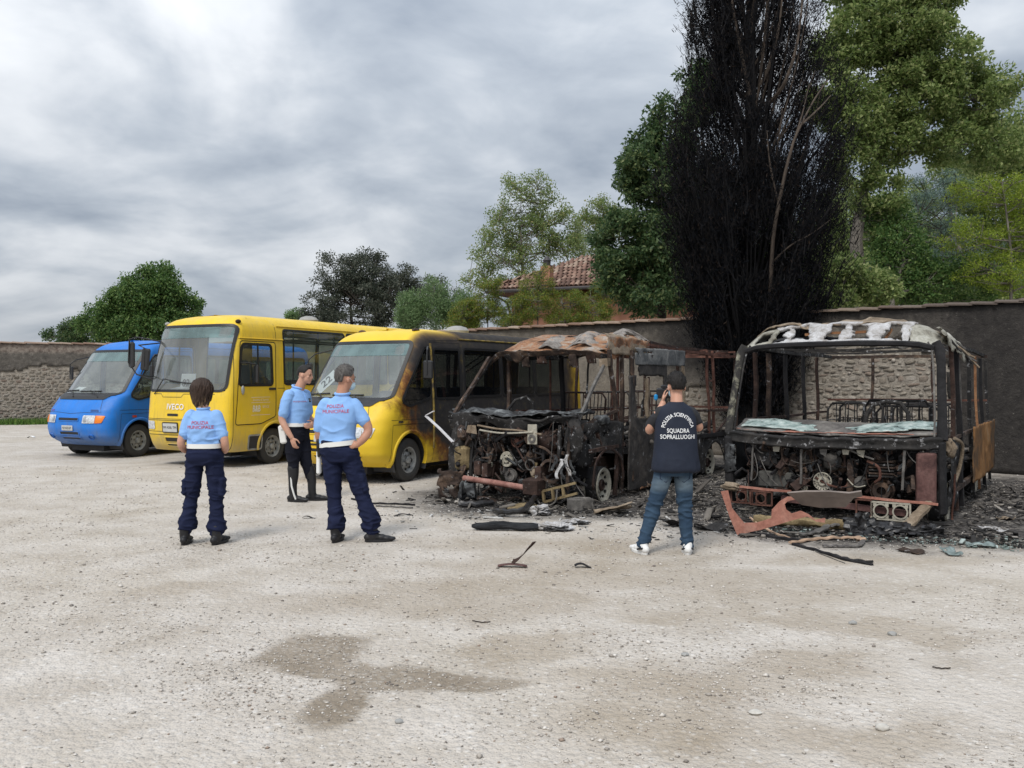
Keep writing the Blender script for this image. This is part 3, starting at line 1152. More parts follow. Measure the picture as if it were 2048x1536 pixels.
def build_trees():
	# ivy covered tree beyond the left wall
	tree('ivy_tree', 'rounded tree smothered in bright green ivy beyond the left wall', gp(300, 39), [E(300, 600, 39, 68, 62, 1.6), E(255, 625, 38.6, 62, 50, 1.3), E(350, 625, 39.2, 50, 52, 1.3), E(205, 648, 38.4, 45, 36, 1.0), E(300, 660, 38.5, 95, 40, 1.5), E(312, 560, 39, 42, 34, 1)],
		 560, 62, (.30, .30, .30), .155, 'leaf_ivy', seed=11, droop=.9, shell=.72, up=.8, aspect=.62)
	tree('low_shrub', 'low dark bush peeping over the wall left of the ivy tree', gp(140, 40), [E(130, 672, 40, 36, 20, .8), E(165, 664, 40, 36, 28, .8)], 70, 60, .28, .15, 'leaf_dark', seed=12, tr=.05, nlimb=3, cat='shrub', shell=.5)
	# evergreen oaks
	tree('evergreen_oak', 'large dark grey-green evergreen oak behind the tall yellow bus', gp(715, 37), [E(690, 545, 37, 60, 50, 1.3), E(735, 560, 37.4, 62, 55, 1.4), E(640, 600, 36.8, 40, 46, 1.0), E(715, 615, 36.6, 82, 56, 1.5), E(775, 600, 37, 40, 48, 1.1), E(640, 640, 36.5, 40, 26, .9)],
		 420, 62, (.26, .26, .22), .125, 'leaf_oak', 'bark_dark', seed=21, shell=.55, up=.6)
	tree('evergreen_oak', 'small thin-crowned evergreen right beside the large dark oak', gp(815, 38), [E(815, 565, 38, 27, 38, .7), E(830, 600, 38, 28, 36, .7)], 90, 46, (.24, .24, .2), .115, 'leaf_oak', 'bark_dark', seed=22, tr=.09, nlimb=5)
	tree('evergreen_oak', 'sparse dark treetop between the oaks and the airy tree', gp(880, 40), [E(870, 580, 40, 26, 34, .7), E(905, 605, 40, 28, 30, .7)], 70, 34, (.24, .24, .2), .115, 'leaf_oak', 'bark_dark', seed=23, tr=.08, nlimb=5)
	tree('low_shrub', 'small pale bush above the roof of the tall yellow bus', gp(590, 38), [E(592, 632, 38, 22, 14, .4)], 30, 50, .18, .12, 'leaf_bamboo', seed=24, tr=.04, nlimb=2, cat='shrub')
	# feathery bamboo
	for i, (u, v, ru, rv, lb) in enumerate([(818, 620, 26, 36, 'feathery light green bamboo clump nearest the oaks'), (870, 606, 34, 50, 'tallest feathery light green bamboo clump beyond the wall'), (925, 622, 26, 38, 'feathery light green bamboo clump beside the acacia bushes')]):
		tree('bamboo_clump', lb, gp(u, 34), [E(u, v, 34, ru, rv, .6), E(u + 4, v + 22, 34, ru * 1.1, rv * .7, .6)], 120, 60, (.20, .20, .28), .17, 'leaf_bamboo', seed=31 + i, tr=.03, aspect=.16, up=.1, droop=-.5, nlimb=6, cat='bamboo', group='bamboo clumps beyond the wall')
	# tall airy tree
	tree('airy_tree', 'tall airy pale green tree with open crown left of the house roof', gp(1060, 46), [E(1030, 395, 46, 42, 52, 1.2), E(1080, 390, 46, 30, 48, 1.0), E(1000, 455, 46, 45, 45, 1.3), E(1105, 450, 46, 55, 55, 1.4), E(980, 510, 45.6, 38, 36, 1.1), E(1060, 480, 46, 60, 52, 1.6), E(1135, 500, 46, 38, 45, 1.2), E(955, 560, 45.5, 36, 26, .9), E(1020, 540, 45.5, 50, 36, 1.2)],
		 430, 34, (.34, .34, .30), .145, 'leaf_airy', seed=41, tr=.22, shell=.45, nlimb=18, twig=.02, aspect=.6)
	tree('airy_tree', 'pale green treetop with yellowing edge above the house roof', gp(1190, 50), [E(1200, 425, 50, 32, 34, .9), E(1180, 470, 50, 42, 45, 1), E(1230, 450, 50, 35, 40, 1)], 120, 52, (.36, .36, .3), .16, 'leaf_airy', seed=42, tr=.2)
	# yellow-green acacia bushes along the wall
	for i, (u, v, ru, rv, lb) in enumerate([(935, 630, 34, 30, 'yellow-green acacia bush at the left end of the bushes'), (975, 600, 34, 42, 'upright yellow-green acacia bush before the left eaves'), (1035, 625, 36, 30, 'low yellow-green acacia bush under the house eaves'),
											(1075, 588, 40, 54, 'tallest yellow-green acacia bush before the roof'), (1140, 618, 38, 36, 'broad yellow-green acacia bush before the terracotta wall'), (1200, 605, 38, 44, 'yellow-green acacia bush beside the dark broadleaf tree')]):
		tree('acacia_bush', lb, gp(u, 30 + (i % 2) * .8), [E(u, v, 30 + (i % 2) * .8, ru, rv, .8), E(u - 8, v + 22, 30, ru * 1.1, rv * .6, .8), E(u + 10, v - rv * .6, 30.3, ru * .5, rv * .5, .5)], 130, 62, (.17, .17, .12), .072, 'leaf_acacia', seed=51 + i, tr=.05, up=1.0, aspect=.4, nlimb=6, cat='shrub', group='acacia bushes beyond the wall')
	# big broadleaf tree left of the burnt cypress
	tree('broadleaf_tree', 'dark green broadleaf tree hanging over the wall left of the burnt cypress', gp(1330, 25), [E(1290, 340, 25, 52, 75, 1.2), E(1345, 260, 25, 52, 75, 1.3), E(1400, 180, 25.4, 50, 60, 1.3), E(1262, 370, 24.8, 32, 38, .7), E(1340, 395, 25, 70, 45, 1.3), E(1255, 490, 24.6, 75, 66, 1.2), E(1230, 545, 24.4, 50, 50, .9), E(1330, 500, 24.6, 70, 90, 1.3), E(1310, 590, 24.2, 70, 45, 1.0), E(1400, 420, 25, 60, 120, 1.4)],
		 560, 64, (.26, .26, .22), .17, 'leaf_dark', 'bark_dark', seed=61, tr=.2, up=.5, droop=.5, aspect=.48, shell=.5, nlimb=16)
	# great tree right of the cypress, with visible limbs
	bx = gp(1720, 27)
	tree('broadleaf_tree', 'great bright green broadleaf tree with bare grey limbs right of the burnt cypress', bx,
		 [E(1720, 80, 27, 85, 85, 1.5), E(1800, 60, 27, 90, 70, 1.6), E(1880, 130, 27, 80, 75, 1.5), E(1930, 200, 27, 70, 60, 1.3), E(1830, 190, 27, 90, 70, 1.6), E(1710, 230, 26.6, 60, 70, 1.2), E(1780, 280, 27, 70, 50, 1.2), E(1900, 290, 27, 60, 36, 1.2), E(1985, 300, 27, 60, 40, 1.2), E(1990, 180, 27, 40, 40, .9), E(1850, -20, 27, 70, 60, 1.3), E(1700, 330, 26.6, 40, 50, .9), E(1760, 400, 26.8, 45, 70, .8), E(1730, -60, 27, 100, 80, 1.5), E(1660, 160, 27, 50, 90, 1.2)],
		 900, 74, (.32, .32, .24), .165, 'leaf_broad', seed=71, tr=.26, aspect=.5, up=.6, shell=.5,
		 trunk=[bx, px(1722, 600, 27), px(1712, 480, 27), px(1728, 380, 27), px(1755, 330, 27), px(1800, 200, 27.2), px(1820, 60, 27.2)],
		 limbs=[px(1900, 290, 27), px(1830, 285, 26.6), px(2000, 270, 27), px(1700, 100, 27), px(1690, 220, 26.6), px(1880, 130, 27), px(1800, 20, 27), px(1720, -20, 27), px(1940, 200, 27), px(1760, 300, 26.6), px(1850, 60, 27), px(1660, 160, 27)])
	tree('broadleaf_tree', 'low olive green broadleaf foliage right of the cypress, just above the wall', gp(1640, 23), [E(1620, 545, 23, 50, 45, .9), E(1690, 560, 23, 60, 42, .9), E(1650, 600, 22.6, 60, 30, .8), E(1740, 580, 23, 50, 36, .8), E(1585, 590, 23, 36, 40, .7)],
		 250, 46, (.24, .24, .2), .15, 'leaf_broad', seed=72, tr=.1, nlimb=8, up=.4)
	tree('broadleaf_tree', 'leaning grey-stemmed tree low above the wall at right', gp(1785, 26), [E(1800, 520, 26.4, 60, 70, 1.0), E(1850, 570, 26, 70, 40, .9), E(1930, 560, 26, 70, 50, .9), E(1780, 450, 27, 50, 60, .9)],
		 330, 50, (.28, .28, .24), .13, 'leaf_ivy', seed=73, tr=.09, nlimb=8, trunk=[gp(1775, 26), px(1785, 590, 25.9), px(1808, 525, 25.9), px(1805, 490, 25.9), px(1825, 465, 26)])
	tree('cedar_tree', 'blue-green cedar with layered boughs behind the yellow-green tree', gp(1890, 36), [E(1880, 400, 36, 80, 22, 1.4), E(1860, 440, 36, 90, 24, 1.5), E(1900, 490, 36, 110, 28, 1.6), E(1840, 540, 36, 110, 40, 1.6), E(1930, 560, 36, 110, 40, 1.6), E(1880, 360, 36, 60, 18, 1.2)],
		 420, 64, (.42, .42, .12), .12, 'leaf_cedar', 'bark_dark', seed=74, tr=.2, aspect=.2, up=.2, nlimb=14)
	tree('locust_tree', 'bright yellow-green tree with thin bare stem at right edge', gp(2012, 25), [E(1955, 385, 25, 60, 30, .8), E(2020, 390, 25, 50, 45, .8), E(1940, 470, 24.8, 55, 36, .8), E(2030, 470, 25, 60, 45, .8), E(1990, 540, 24.8, 80, 40, .9), E(2070, 430, 25, 60, 90, 1), E(2050, 560, 24.6, 60, 40, .8)],
		 400, 58, (.24, .24, .14), .085, 'leaf_locust', seed=75, tr=.055, aspect=.36, up=.9, nlimb=14,
		 trunk=[gp(2018, 24.6), px(2022, 600, 24.6), px(2022, 500, 24.6), px(2008, 390, 24.6), px(2004, 365, 24.6)])
	tree('broadleaf_tree', 'shaded green tree in the background at right edge', gp(1990, 40), [E(1960, 300, 40, 90, 60, 1.8), E(2040, 290, 40, 80, 70, 1.8), E(1900, 380, 40, 90, 50, 1.8), E(2040, 400, 40, 90, 90, 1.8), E(1800, 440, 40, 80, 60, 1.8), E(1780, 540, 38, 110, 60, 1.6), E(1960, 590, 36, 140, 40, 1.5), E(1650, 480, 38, 60, 90, 1.4)],
		 520, 80, (.55, .55, .45), .20, 'leaf_broad', seed=76, tr=.3, shell=.4)
	tree('broadleaf_tree', 'pale green background trees low above the wall at right', gp(1840, 44), [E(1700, 440, 44, 70, 90, 2), E(1800, 500, 44, 110, 80, 2), E(1930, 500, 44, 120, 90, 2), E(1700, 560, 42, 110, 60, 2), E(1860, 590, 42, 160, 50, 2), E(2040, 560, 42, 90, 90, 2)], 460, 70, (.6, .6, .5), .22, 'leaf_broad', seed=78, tr=.25, shell=.35)
	tree('broadleaf_tree', 'background greenery seen between the dark tree and the cypress', gp(1440, 36), [E(1380, 560, 34, 90, 60, 1.4), E(1480, 500, 36, 110, 120, 1.8), E(1560, 560, 34, 70, 70, 1.5)], 230, 60, (.45, .45, .4), .2, 'leaf_ivy', seed=77, tr=.2)


def smooth_path(pts, k=5):
	P = [np.array(p, float) for p in pts]
	out = []
	for i in range(len(P) - 1):
		p0, p1, p2, p3 = P[max(i - 1, 0)], P[i], P[i + 1], P[min(i + 2, len(P) - 1)]
		for q in range(k):
			t = q / k
			out.append(.5 * ((2 * p1) + (p2 - p0) * t + (2 * p0 - 5 * p1 + 4 * p2 - p3) * t * t + (3 * p1 - p0 - 3 * p2 + p3) * t ** 3))
	out.append(P[-1])
	return out


def build_cypress():
	"""the cypress between the wrecks: foliage burnt off, sooty sprays and bare ascending limbs left"""
	base = Vector(gp(1492, 18.3))
	o = empty('burnt_cypress', base)
	tag(o, 'tall fire-blackened cypress rising between the two burnt buses', 'tree')
	g = np.random.default_rng(5)
	# half-width of the crown at each height (left, right)
	zt = np.array([.5, 1.6, 2.4, 3.2, 4.2, 5.2, 6.4, 7.6, 9.0, 11.0, 13.0, 14.2])
	wl = np.array([.35, .62, .86, 1.22, 1.62, 1.85, 1.72, 1.48, 1.28, 1.0, .55, .12])
	wr = np.array([.35, .66, 1.05, 1.62, 2.05, 2.20, 2.05, 1.85, 1.60, 1.20, .60, .12])
	mb = MB()
	tp = [(0, 0, 0), (.03, 0, 2), (.02, .02, 4), (.10, .0, 6), (.12, .05, 8), (.10, .05, 10), (.08, .05, 12), (.05, .05, 14)]
	mb.tube(tp, [.21, .17, .15, .13, .11, .085, .05, .015], 10)
	mb.build('trunk', M['bark_char'], o, disp=(.02, 4, 3))
	br, br2, tw = MB(), MB(), MB()
	lines = []
	for k in range(210):
		z0 = g.uniform(.5, 9.5) if k > 70 else g.uniform(.3, 3.2)
		az = g.uniform(0, 6.283)
		z1 = min(z0 + g.uniform(1.6, 4.2), 14.0)
		cx = math.cos(az)
		w = np.interp(z1, zt, wr if cx > 0 else wl)
		rr_ = w * g.uniform(.55, 1.0)
		e = np.array([cx * rr_ + .05, math.sin(az) * rr_ * .8, z1])
		s = np.array([np.interp(z0, [0, 6, 14], [0, .1, .05]), 0, z0])
		md = (s + e) / 2 + np.array([cx * rr_ * .22, math.sin(az) * rr_ * .2, -.25])
		P = [s * (1 - q) ** 2 + md * 2 * q * (1 - q) + e * q * q for q in np.linspace(0, 1, 9)]
		lines.append(np.array(P))
		r0 = g.uniform(.018, .045)
		bare = cx > .15 and math.sin(az) < .2 and z0 > 3.6 and g.random() < .5
		(br2 if bare else br).tube(P, [r0 * (1 - .8 * q) + .004 for q in np.linspace(0, 1, 9)], 5, cap=False)
	br.build('branches', M['bark_char'], o)
	for k, L_ in enumerate([[(1540, 610, 17.7), (1546, 480, 17.3), (1565, 370, 17.0), (1585, 290, 16.9), (1602, 250, 16.9), (1628, 200, 17.0), (1655, 160, 17.2)],
							[(1602, 250, 16.9), (1640, 215, 16.9), (1662, 190, 17.0)], [(1585, 290, 16.9), (1604, 230, 16.9), (1618, 170, 17.0)],
							[(1530, 215, 17.9), (1566, 172, 17.3), (1590, 105, 17.1), (1602, 30, 17.1), (1606, -40, 17.1)], [(1522, 170, 18.0), (1542, 120, 17.8), (1560, 40, 17.6), (1566, -40, 17.6)],
							[(1500, 190, 18.1), (1482, 100, 17.8), (1466, 15, 17.7), (1460, -40, 17.7)], [(1540, 530, 17.6), (1580, 492, 17.1), (1625, 466, 17.0), (1660, 440, 17.1)], [(1560, 420, 17.2), (1540, 330, 17.0), (1534, 260, 17.0)]]):
		P_ = smooth_path([tuple(px(*q) - base) + (.05 - .012 * i,) for i, q in enumerate(L_)], 4)
		r_ = .042 if k in (0, 3, 4, 5) else .022
		(br2 if k < 8 else br2).tube([q[:3] for q in P_], [max(r_ * (1 - .8 * i / len(P_)), .006) for i in range(len(P_))], 6, cap=False)
	tag(br2.build('bare_limbs', M['bark_scorched'], o), kind='stuff')
	# fine sooty twigs and sprays along the limbs
	A = np.concatenate([l[2:] for l in lines])
	n = 36000
	k = g.integers(0, len(A), n)
	az = g.random(n) * 6.283
	rad = .36 * g.random(n) ** .6
	P = A[k] + np.stack([np.cos(az) * rad, np.sin(az) * rad, g.normal(0, .3, n)], 1)
	# some sprays in the gaps of the outline
	m = 9000
	z = g.uniform(1.2, 13.5, m)
	a2 = g.random(m) * 6.283
	ww = np.where(np.cos(a2) > 0, np.interp(z, zt, wr), np.interp(z, zt, wl)) * (.35 + .62 * g.random(m) ** .5) * (1 + .22 * fbm(np.stack([np.cos(a2) * 2, np.sin(a2) * 2, z * .9], 1), 4, 3))
	P2 = np.stack([np.cos(a2) * ww + .05, np.sin(a2) * ww * .8, z], 1)
	P = np.concatenate([P, P2])
	# sprays hang together in upright tongues with gaps between
	cl = fbm(P * np.array((2.3, 2.3, .75)), 14, 3)
	P = P[(cl > -.14) & ~((np.abs(P[:, 0] - .12) < .30) & (P[:, 1] < .1) & (P[:, 2] > 7.0) & (cl < .25)) & ~((P[:, 0] > .35) & (P[:, 0] < 1.5) & (P[:, 1] < -.35) & (P[:, 2] > 4.6) & (cl < .0))]
	n = len(P)
	d = np.stack([P[:, 0] * .28 + g.normal(0, .30, n), P[:, 1] * .28 + g.normal(0, .30, n), 1 + 0 * P[:, 0]], 1)
	d /= np.linalg.norm(d, axis=1)[:, None]
	L = .12 + .30 * g.random(n)
	sd = np.cross(d, g.normal(0, 1, (n, 3)))
	sd /= np.linalg.norm(sd, axis=1)[:, None]
	w = .0045 + .006 * g.random(n)
	Q = P + d * L[:, None] + g.normal(0, .03, (n, 3))
	V = np.stack([P - sd * w[:, None], P + sd * w[:, None], Q + sd * w[:, None] * .4, Q - sd * w[:, None] * .4], 1).reshape(-1, 3)
	Fc = np.arange(n * 4).reshape(-1, 4)
	np_mesh('twigs', V, Fc, M['bark_char'], o)
	V, Fc = leaves(P, 9, (.08, .08, .18), .085, 9, up=.0, aspect=.17, droop=-1.3)
	o2 = np_mesh('burnt_sprays', V, Fc, M['leaf_burnt'], o)


def build_house():
	d, nrm, _ = wall_frame(WA, WC)
	o = empty('house', (0, 0, 0))
	tag(o, 'terracotta house with tiled hip roof half hidden behind the trees', 'house', kind='thing')
	simple('terracotta_wall', (.36, .17, .11), .9, var=.2, scale=1.5, bump=.01)
	simple('eave_wood', (.055, .035, .028), .8)
	simple('gutter_metal', (.06, .055, .055), .5, .5)
	t = NT('roof_tile')
	oi = t.n('ShaderNodeObjectInfo')
	c = t.ramp(oi.outputs['Random'], [(.0, (.11, .070, .055)), (.35, (.21, .125, .095)), (.7, (.30, .185, .14)), (1.0, (.37, .29, .225))])
	c = t.mix(.5, c, t.ramp(t.noise(9, 6, .7), [(.3, .3), (.7, 1.0)]), 'MULTIPLY')
	t.set(c, .9, 0, .2)
	tilem = t.mat
	ang = R(-24)
	ex = Vector((math.cos(ang), math.sin(ang), 0))       # along the eaves, to the right and nearer
	ey = Vector((-ex.y, ex.x, 0))                         # away
	org = px(1085, 578, 38)
	org.z = 0

	def W(x, y, z):
		return org + ex * x + ey * y + Vector((0, 0, z))
	rot = Matrix((ex, ey, Vector((0, 0, 1)))).transposed()
	body = MB()
	body.box(W(2.6, 3.6, 2.55), (8.4, 6.4, 5.1), rot)
	body.build('wall', M['terracotta_wall'], o, smooth=False)
	up = MB()
	up.box(W(.9, 5.0, 5.6), (4.6, 3.0, 1.3), rot)
	up.build('upper_wall', M['terracotta_wall'], o, smooth=False)

	# coppo tile
	tm = MB()
	n = 6
	V = []
	for yy, r_ in ((0, .105), (.48, .085)):
		for k in range(n):
			a = math.pi * k / (n - 1)
			V.append((math.cos(a) * r_, yy, math.sin(a) * r_ * .8))
	F2 = [(k, k + 1, n + k + 1, n + k) for k in range(n - 1)]
	tm.add(V, F2)
	proto = tm.build('roof_tile', tilem, o, smooth=True)
	cnt = [0]

	def plane(name, p0, p1, q0, q1, budget):
		"""eave p0-p1, ridge q0-q1 (any may meet); slab with single tiles laid on it"""
		mb = MB()
		nn = (p1 - p0).cross(q0 - p0).normalized()
		if nn.z < 0:
			nn = -nn
		mb.add([p0, p1, q1, q0, p0 - nn * .12, p1 - nn * .12, q1 - nn * .12, q0 - nn * .12], [(0, 1, 2, 3), (7, 6, 5, 4), (0, 4, 5, 1), (1, 5, 6, 2), (2, 6, 7, 3), (3, 7, 4, 0)])
		r_ = mb.build(name, M['roof_bed'], o, smooth=False)
		ea = (p1 - p0).normalized()
		up_ = (nn.cross(ea)).normalized()
		if up_.z < 0:
			up_ = -up_
		Lr = (p1 - p0).length
		hgt = max((q0 - p0).dot(up_), (q1 - p0).dot(up_))
		a0, a1 = (q0 - p0).dot(ea), (q1 - p0).dot(ea)
		rows = int(hgt / .40)
		rm = Matrix((ea, up_, nn)).transposed()
		for r in range(rows):
			h = r * .40
			f = h / hgt
			s0, s1 = a0 * f, Lr + (a1 - Lr) * f
			x = s0 + .1
			while x < s1 - .05:
				c_ = p0 + ea * x + up_ * h + nn * .02
				x += .215
				u = c_.x / c_.y * 1800 + 1024
				if u < 995 or u > 1225 or cnt[0] >= 296:
					continue
				s = proto if cnt[0] == 0 else bpy.data.objects.new('roof_tile', proto.data)
				if cnt[0]:
					COL.objects.link(s)
					s.parent = o
				cnt[0] += 1
				s.matrix_local = Matrix.Translation(c_) @ (rm @ Euler((random.uniform(-.04, .06), random.uniform(-.05, .05), random.uniform(-.04, .04))).to_matrix()).to_4x4()
		return r_
	simple('roof_bed', (.15, .085, .06), .95, var=.3, scale=4)
	# lower hip roof: front slope and left hip
	z0, z1 = 5.45, 7.25
	P = dict(fl=W(-2.3, -.5, z0), fr=W(7.4, -.5, z0), bl=W(-2.3, 7.4, z0), br_=W(7.4, 7.4, z0), rl=W(1.1, 3.4, z1), rr=W(4.1, 3.4, z1))
	plane('front_slope', P['fl'], P['fr'], P['rl'], P['rr'], 0)
	plane('left_slope', P['bl'], P['fl'], P['rl'], P['rl'], 0)
	plane('right_slope', P['fr'], P['br_'], P['rr'], P['rr'], 0)
	# little upper roof at the left
	z2, z3 = 6.2, 7.2
	plane('upper_slope', W(-1.9, 2.4, z2), W(1.4, 2.4, z2), W(-.3, 4.4, z3), W(1.4, 4.4, z3), 0)
	gt = MB()
	gt.tube([P['fl'] + Vector((0, 0, -.08)) - ey * .08, P['fr'] + Vector((0, 0, -.08)) - ey * .08], .075, 8)
	gt.tube([P['bl'] - ex * .08 + Vector((0, 0, -.08)), P['fl'] - ex * .08 + Vector((0, 0, -.08))], .075, 8)
	gt.tube([W(-1.95, 2.3, z2 - .08), W(1.4, 2.3, z2 - .08)], .07, 8)
	gt.build('gutter', M['gutter_metal'], o)
	dp = MB()
	dp.tube([P['fl'] + Vector((.1, .3, -.1)), W(-1.7, .1, z0 - .5), W(-1.62, .3, z0 - 1.0), W(-1.62, .3, 1)], .05, 8)
	dp.build('downpipe', M['gutter_metal'], o)
	ch = MB()
	cp = px(1094, 560, 37.6)
	ch.box((cp.x, cp.y, 5.85), (.42, .42, 1.0), rot)
	c_ = ch.build('chimney', M['terracotta_wall'], o, smooth=False)
	cc = MB()
	cc.lathe([(6.33, .22), (6.39, .22), (6.41, .15), (6.57, .16), (6.59, .20), (6.69, .12), (6.77, .07), (6.79, 0)], (cp.x, cp.y, 0), (0, 0, 1), 14)
	cc.build('chimney_cap', M['gutter_metal'], c_)


bark_material('bark_char', (.0055, .0058, .0070), (.020, .019, .020))
bark_material('bark_scorched', (.045, .037, .032), (.135, .108, .088))
build_ground()
pebbles()
build_walls()
grass_strip()
build_house()
build_cypress()
build_trees()
# ================================================================== buses
class Shell:
	"""a coach body as a stack of horizontal outlines; local x: across (+ is the driver's side), y: rearward, z: up"""

	def __init__(s, yf, hw, Rc, n, yr, z0, z1, pivot):
		s.yf, s.hw, s.Rc, s.n, s.yr, s.z0, s.z1, s.pivot = yf, hw, Rc, n, yr, z0, z1, pivot

	def w(s, z):
		return interp(s.hw, z)

	def f(s, z):
		return interp(s.yf, z)

	def r(s, z):
		return interp(s.Rc, z)

	def side_x(s, y, z):
		w, f, r, n = s.w(z), s.f(z), s.r(z), s.n
		if y >= f + r:
			x = w
		else:
			q = max(0.0, min(1.0, 1 - (y - f) / r))
			x = w * (1 - q ** n) ** (1 / n)
		e = s.yr - y
		if e < .18:
			q = max(0.0, min(1.0, 1 - e / .18))
			x *= (1 - q ** 3 * .2)
		return x

	def front_y(s, x, z):
		w, f, r, n = s.w(z), s.f(z), s.r(z), s.n
		q = min(1.0, abs(x) / w)
		return f + r * (1 - (1 - q ** n) ** (1 / n))

	def S(s, y, z, off=0.0, sg=1):
		p = Vector((s.side_x(y, z), y, z))
		if off:
			e = .01
			a = Vector((s.side_x(y + e, z), y + e, z)) - Vector((s.side_x(y - e, z), y - e, z))
			b = Vector((s.side_x(y, z + e), y, z + e)) - Vector((s.side_x(y, z - e), y, z - e))
			p += a.cross(b).normalized() * off
		return Vector((p.x * sg, p.y, p.z))

	def Fr(s, x, z, off=0.0):
		p = Vector((x, s.front_y(x, z), z))
		if off:
			e = .01
			a = Vector((x + e, s.front_y(x + e, z), z)) - Vector((x - e, s.front_y(x - e, z), z))
			b = Vector((x, s.front_y(x, z + e), z + e)) - Vector((x, s.front_y(x, z - e), z - e))
			p += a.cross(b).normalized() * off
		return p

	def body(s, holes_side, holes_front, holes_rear, arches, step=.042):
		"""the painted skin with openings; holes are polygons in (y, z), (x, z); arches are (y, z, r)"""
		nz = int((s.z1 - s.z0) / step)
		zs = list(np.linspace(s.z0, s.z1 - .10, nz)) + [s.z1 - .06, s.z1 - .03, s.z1 - .01, s.z1]
		nt, nk = 34, 16
		nb = int((s.yr - s.pivot) / step)
		half = []
		for z in zs:
			w, f, r, n = s.w(z), s.f(z), s.r(z), s.n
			row = []
			for k in range(nt):
				t = (k / nt) * math.pi / 2
				row.append((w * math.sin(t) ** (2 / n), f + r * (1 - math.cos(t) ** (2 / n))))
			ym = f + r
			for k in range(nk):
				y = ym + (s.pivot - ym) * k / nk
				row.append((s.side_x(y, z), y))
			for k in range(nb + 1):
				y = s.pivot + (s.yr - s.pivot) * k / nb
				row.append((s.side_x(y, z), y))
			xe = row[-1][0]
			for k in range(1, 17):
				row.append((xe * (1 - k / 16), s.yr + .05 * math.sin(k / 16 * math.pi / 2)))
			half.append(row)
		m = len(half[0])
		V, idx = [], {}
		for j, row in enumerate(half):
			for i, (x, y) in enumerate(row):
				for sg in (1, -1):
					if sg == -1 and (i == 0 or i == m - 1):
						idx[(j, i, -1)] = idx[(j, i, 1)]
						continue
					idx[(j, i, sg)] = len(V)
					V.append([x * sg, y, zs[j]])
		nfront, nside = nt, nt + nk + nb
		bbs = [(min(p[0] for p in P), max(p[0] for p in P), min(p[1] for p in P), max(p[1] for p in P)) for P in holes_side]
		Fc = []
		for j in range(len(zs) - 1):
			for i in range(m - 1):
				h4 = (half[j][i], half[j][i + 1], half[j + 1][i], half[j + 1][i + 1])
				a = (sum(q[0] for q in h4) / 4, sum(q[1] for q in h4) / 4)
				zc = (zs[j] + zs[j + 1]) / 2
				cut = False
				if i < nside:
					for P in holes_front:
						if i < nfront + 2 and poly_in(P, a[0], zc):
							cut = True
					if a[0] > s.w(zc) * .6:
						for P, bb in zip(holes_side, bbs):
							if bb[0] < a[1] < bb[1] and bb[2] < zc < bb[3] and poly_in(P, a[1], zc):
								cut = True
					for (cy, cz, cr) in arches:
						if a[0] > .5 and (a[1] - cy) ** 2 + (zc - cz) ** 2 < cr * cr:
							cut = True
				else:
					for P in holes_rear:
						if poly_in(P, a[0], zc):
							cut = True
				if cut:
					continue
				for sg in (1, -1):
					q = [idx[(j, i, sg)], idx[(j, i + 1, sg)], idx[(j + 1, i + 1, sg)], idx[(j + 1, i, sg)]]
					Fc.append(tuple(q if sg == 1 else q[::-1]))
		# arch edges drawn onto the circle
		for (cy, cz, cr) in arches:
			for p in V:
				if abs(p[0]) > .5:
					d = math.hypot(p[1] - cy, p[2] - cz)
					if cr - .055 < d < cr + .02 and d > 0:
						k = cr / d
						p[1], p[2] = cy + (p[1] - cy) * k, cz + (p[2] - cz) * k
		# roof closed across
		J = len(zs) - 1
		for i in range(m - 1):
			a, b, c, d = idx[(J, i, 1)], idx[(J, i + 1, 1)], idx[(J, i + 1, -1)], idx[(J, i, -1)]
			q = []
			for t in (a, b, c, d):
				if t not in q:
					q.append(t)
			if len(q) > 2:
				Fc.append(tuple(q))
		mb = MB()
		mb.add(V, Fc)
		return mb

	def patch(s, poly, fn, off, rings=7):
		"""a convex outline filled and laid on the skin"""
		c = np.mean(poly, 0)
		mb = MB()
		V, Fc = [], []
		n = len(poly)
		for k in range(rings):
			q = 1 - k / rings
			for p in poly:
				a = c + (np.array(p) - c) * q
				V.append(fn(a[0], a[1], off))
		V.append(fn(c[0], c[1], off))
		for k in range(rings - 1):
			for i in range(n):
				Fc.append((k * n + i, k * n + (i + 1) % n, (k + 1) * n + (i + 1) % n, (k + 1) * n + i))
		for i in range(n):
			Fc.append(((rings - 1) * n + i, (rings - 1) * n + (i + 1) % n, rings * n))
		mb.add(V, Fc)
		return mb

	def band(s, inner, outer, fn, off0, off1, rings=2):
		mb = MB()
		n = len(inner)
		V, Fc = [], []
		L = [(0, off0 - .02)] + [(k / rings, off0 + (off1 - off0) * k / rings) for k in range(rings + 1)] + [(1, off1 - .02)]
		for (q, of) in L:
			for a, b in zip(inner, outer):
				p = np.array(a) + (np.array(b) - np.array(a)) * q
				V.append(fn(p[0], p[1], of))
		for k in range(len(L) - 1):
			for i in range(n):
				Fc.append((k * n + i, k * n + (i + 1) % n, (k + 1) * n + (i + 1) % n, (k + 1) * n + i))
		mb.add(V, Fc)
		return mb

	def seam(s, pts, fn, w=.007, off=.003, closed=False):
		"""a shut line: thin dark ribbon on the skin"""
		pts = resample(pts, .06, closed)
		mb = MB()
		n = len(pts)
		V, Fc = [], []
		for i in range(n):
			a = np.array(pts[(i - 1) % n if closed else max(i - 1, 0)])
			b = np.array(pts[(i + 1) % n if closed else min(i + 1, n - 1)])
			d = b - a
			d = d / (np.linalg.norm(d) + 1e-9)
			nn = np.array((-d[1], d[0])) * w / 2
			for sg in (-1, 1):
				p = np.array(pts[i]) + nn * sg
				V.append(fn(p[0], p[1], off))
		for i in range(n if closed else n - 1):
			j = (i + 1) % n
			Fc.append((2 * i, 2 * i + 1, 2 * j + 1, 2 * j))
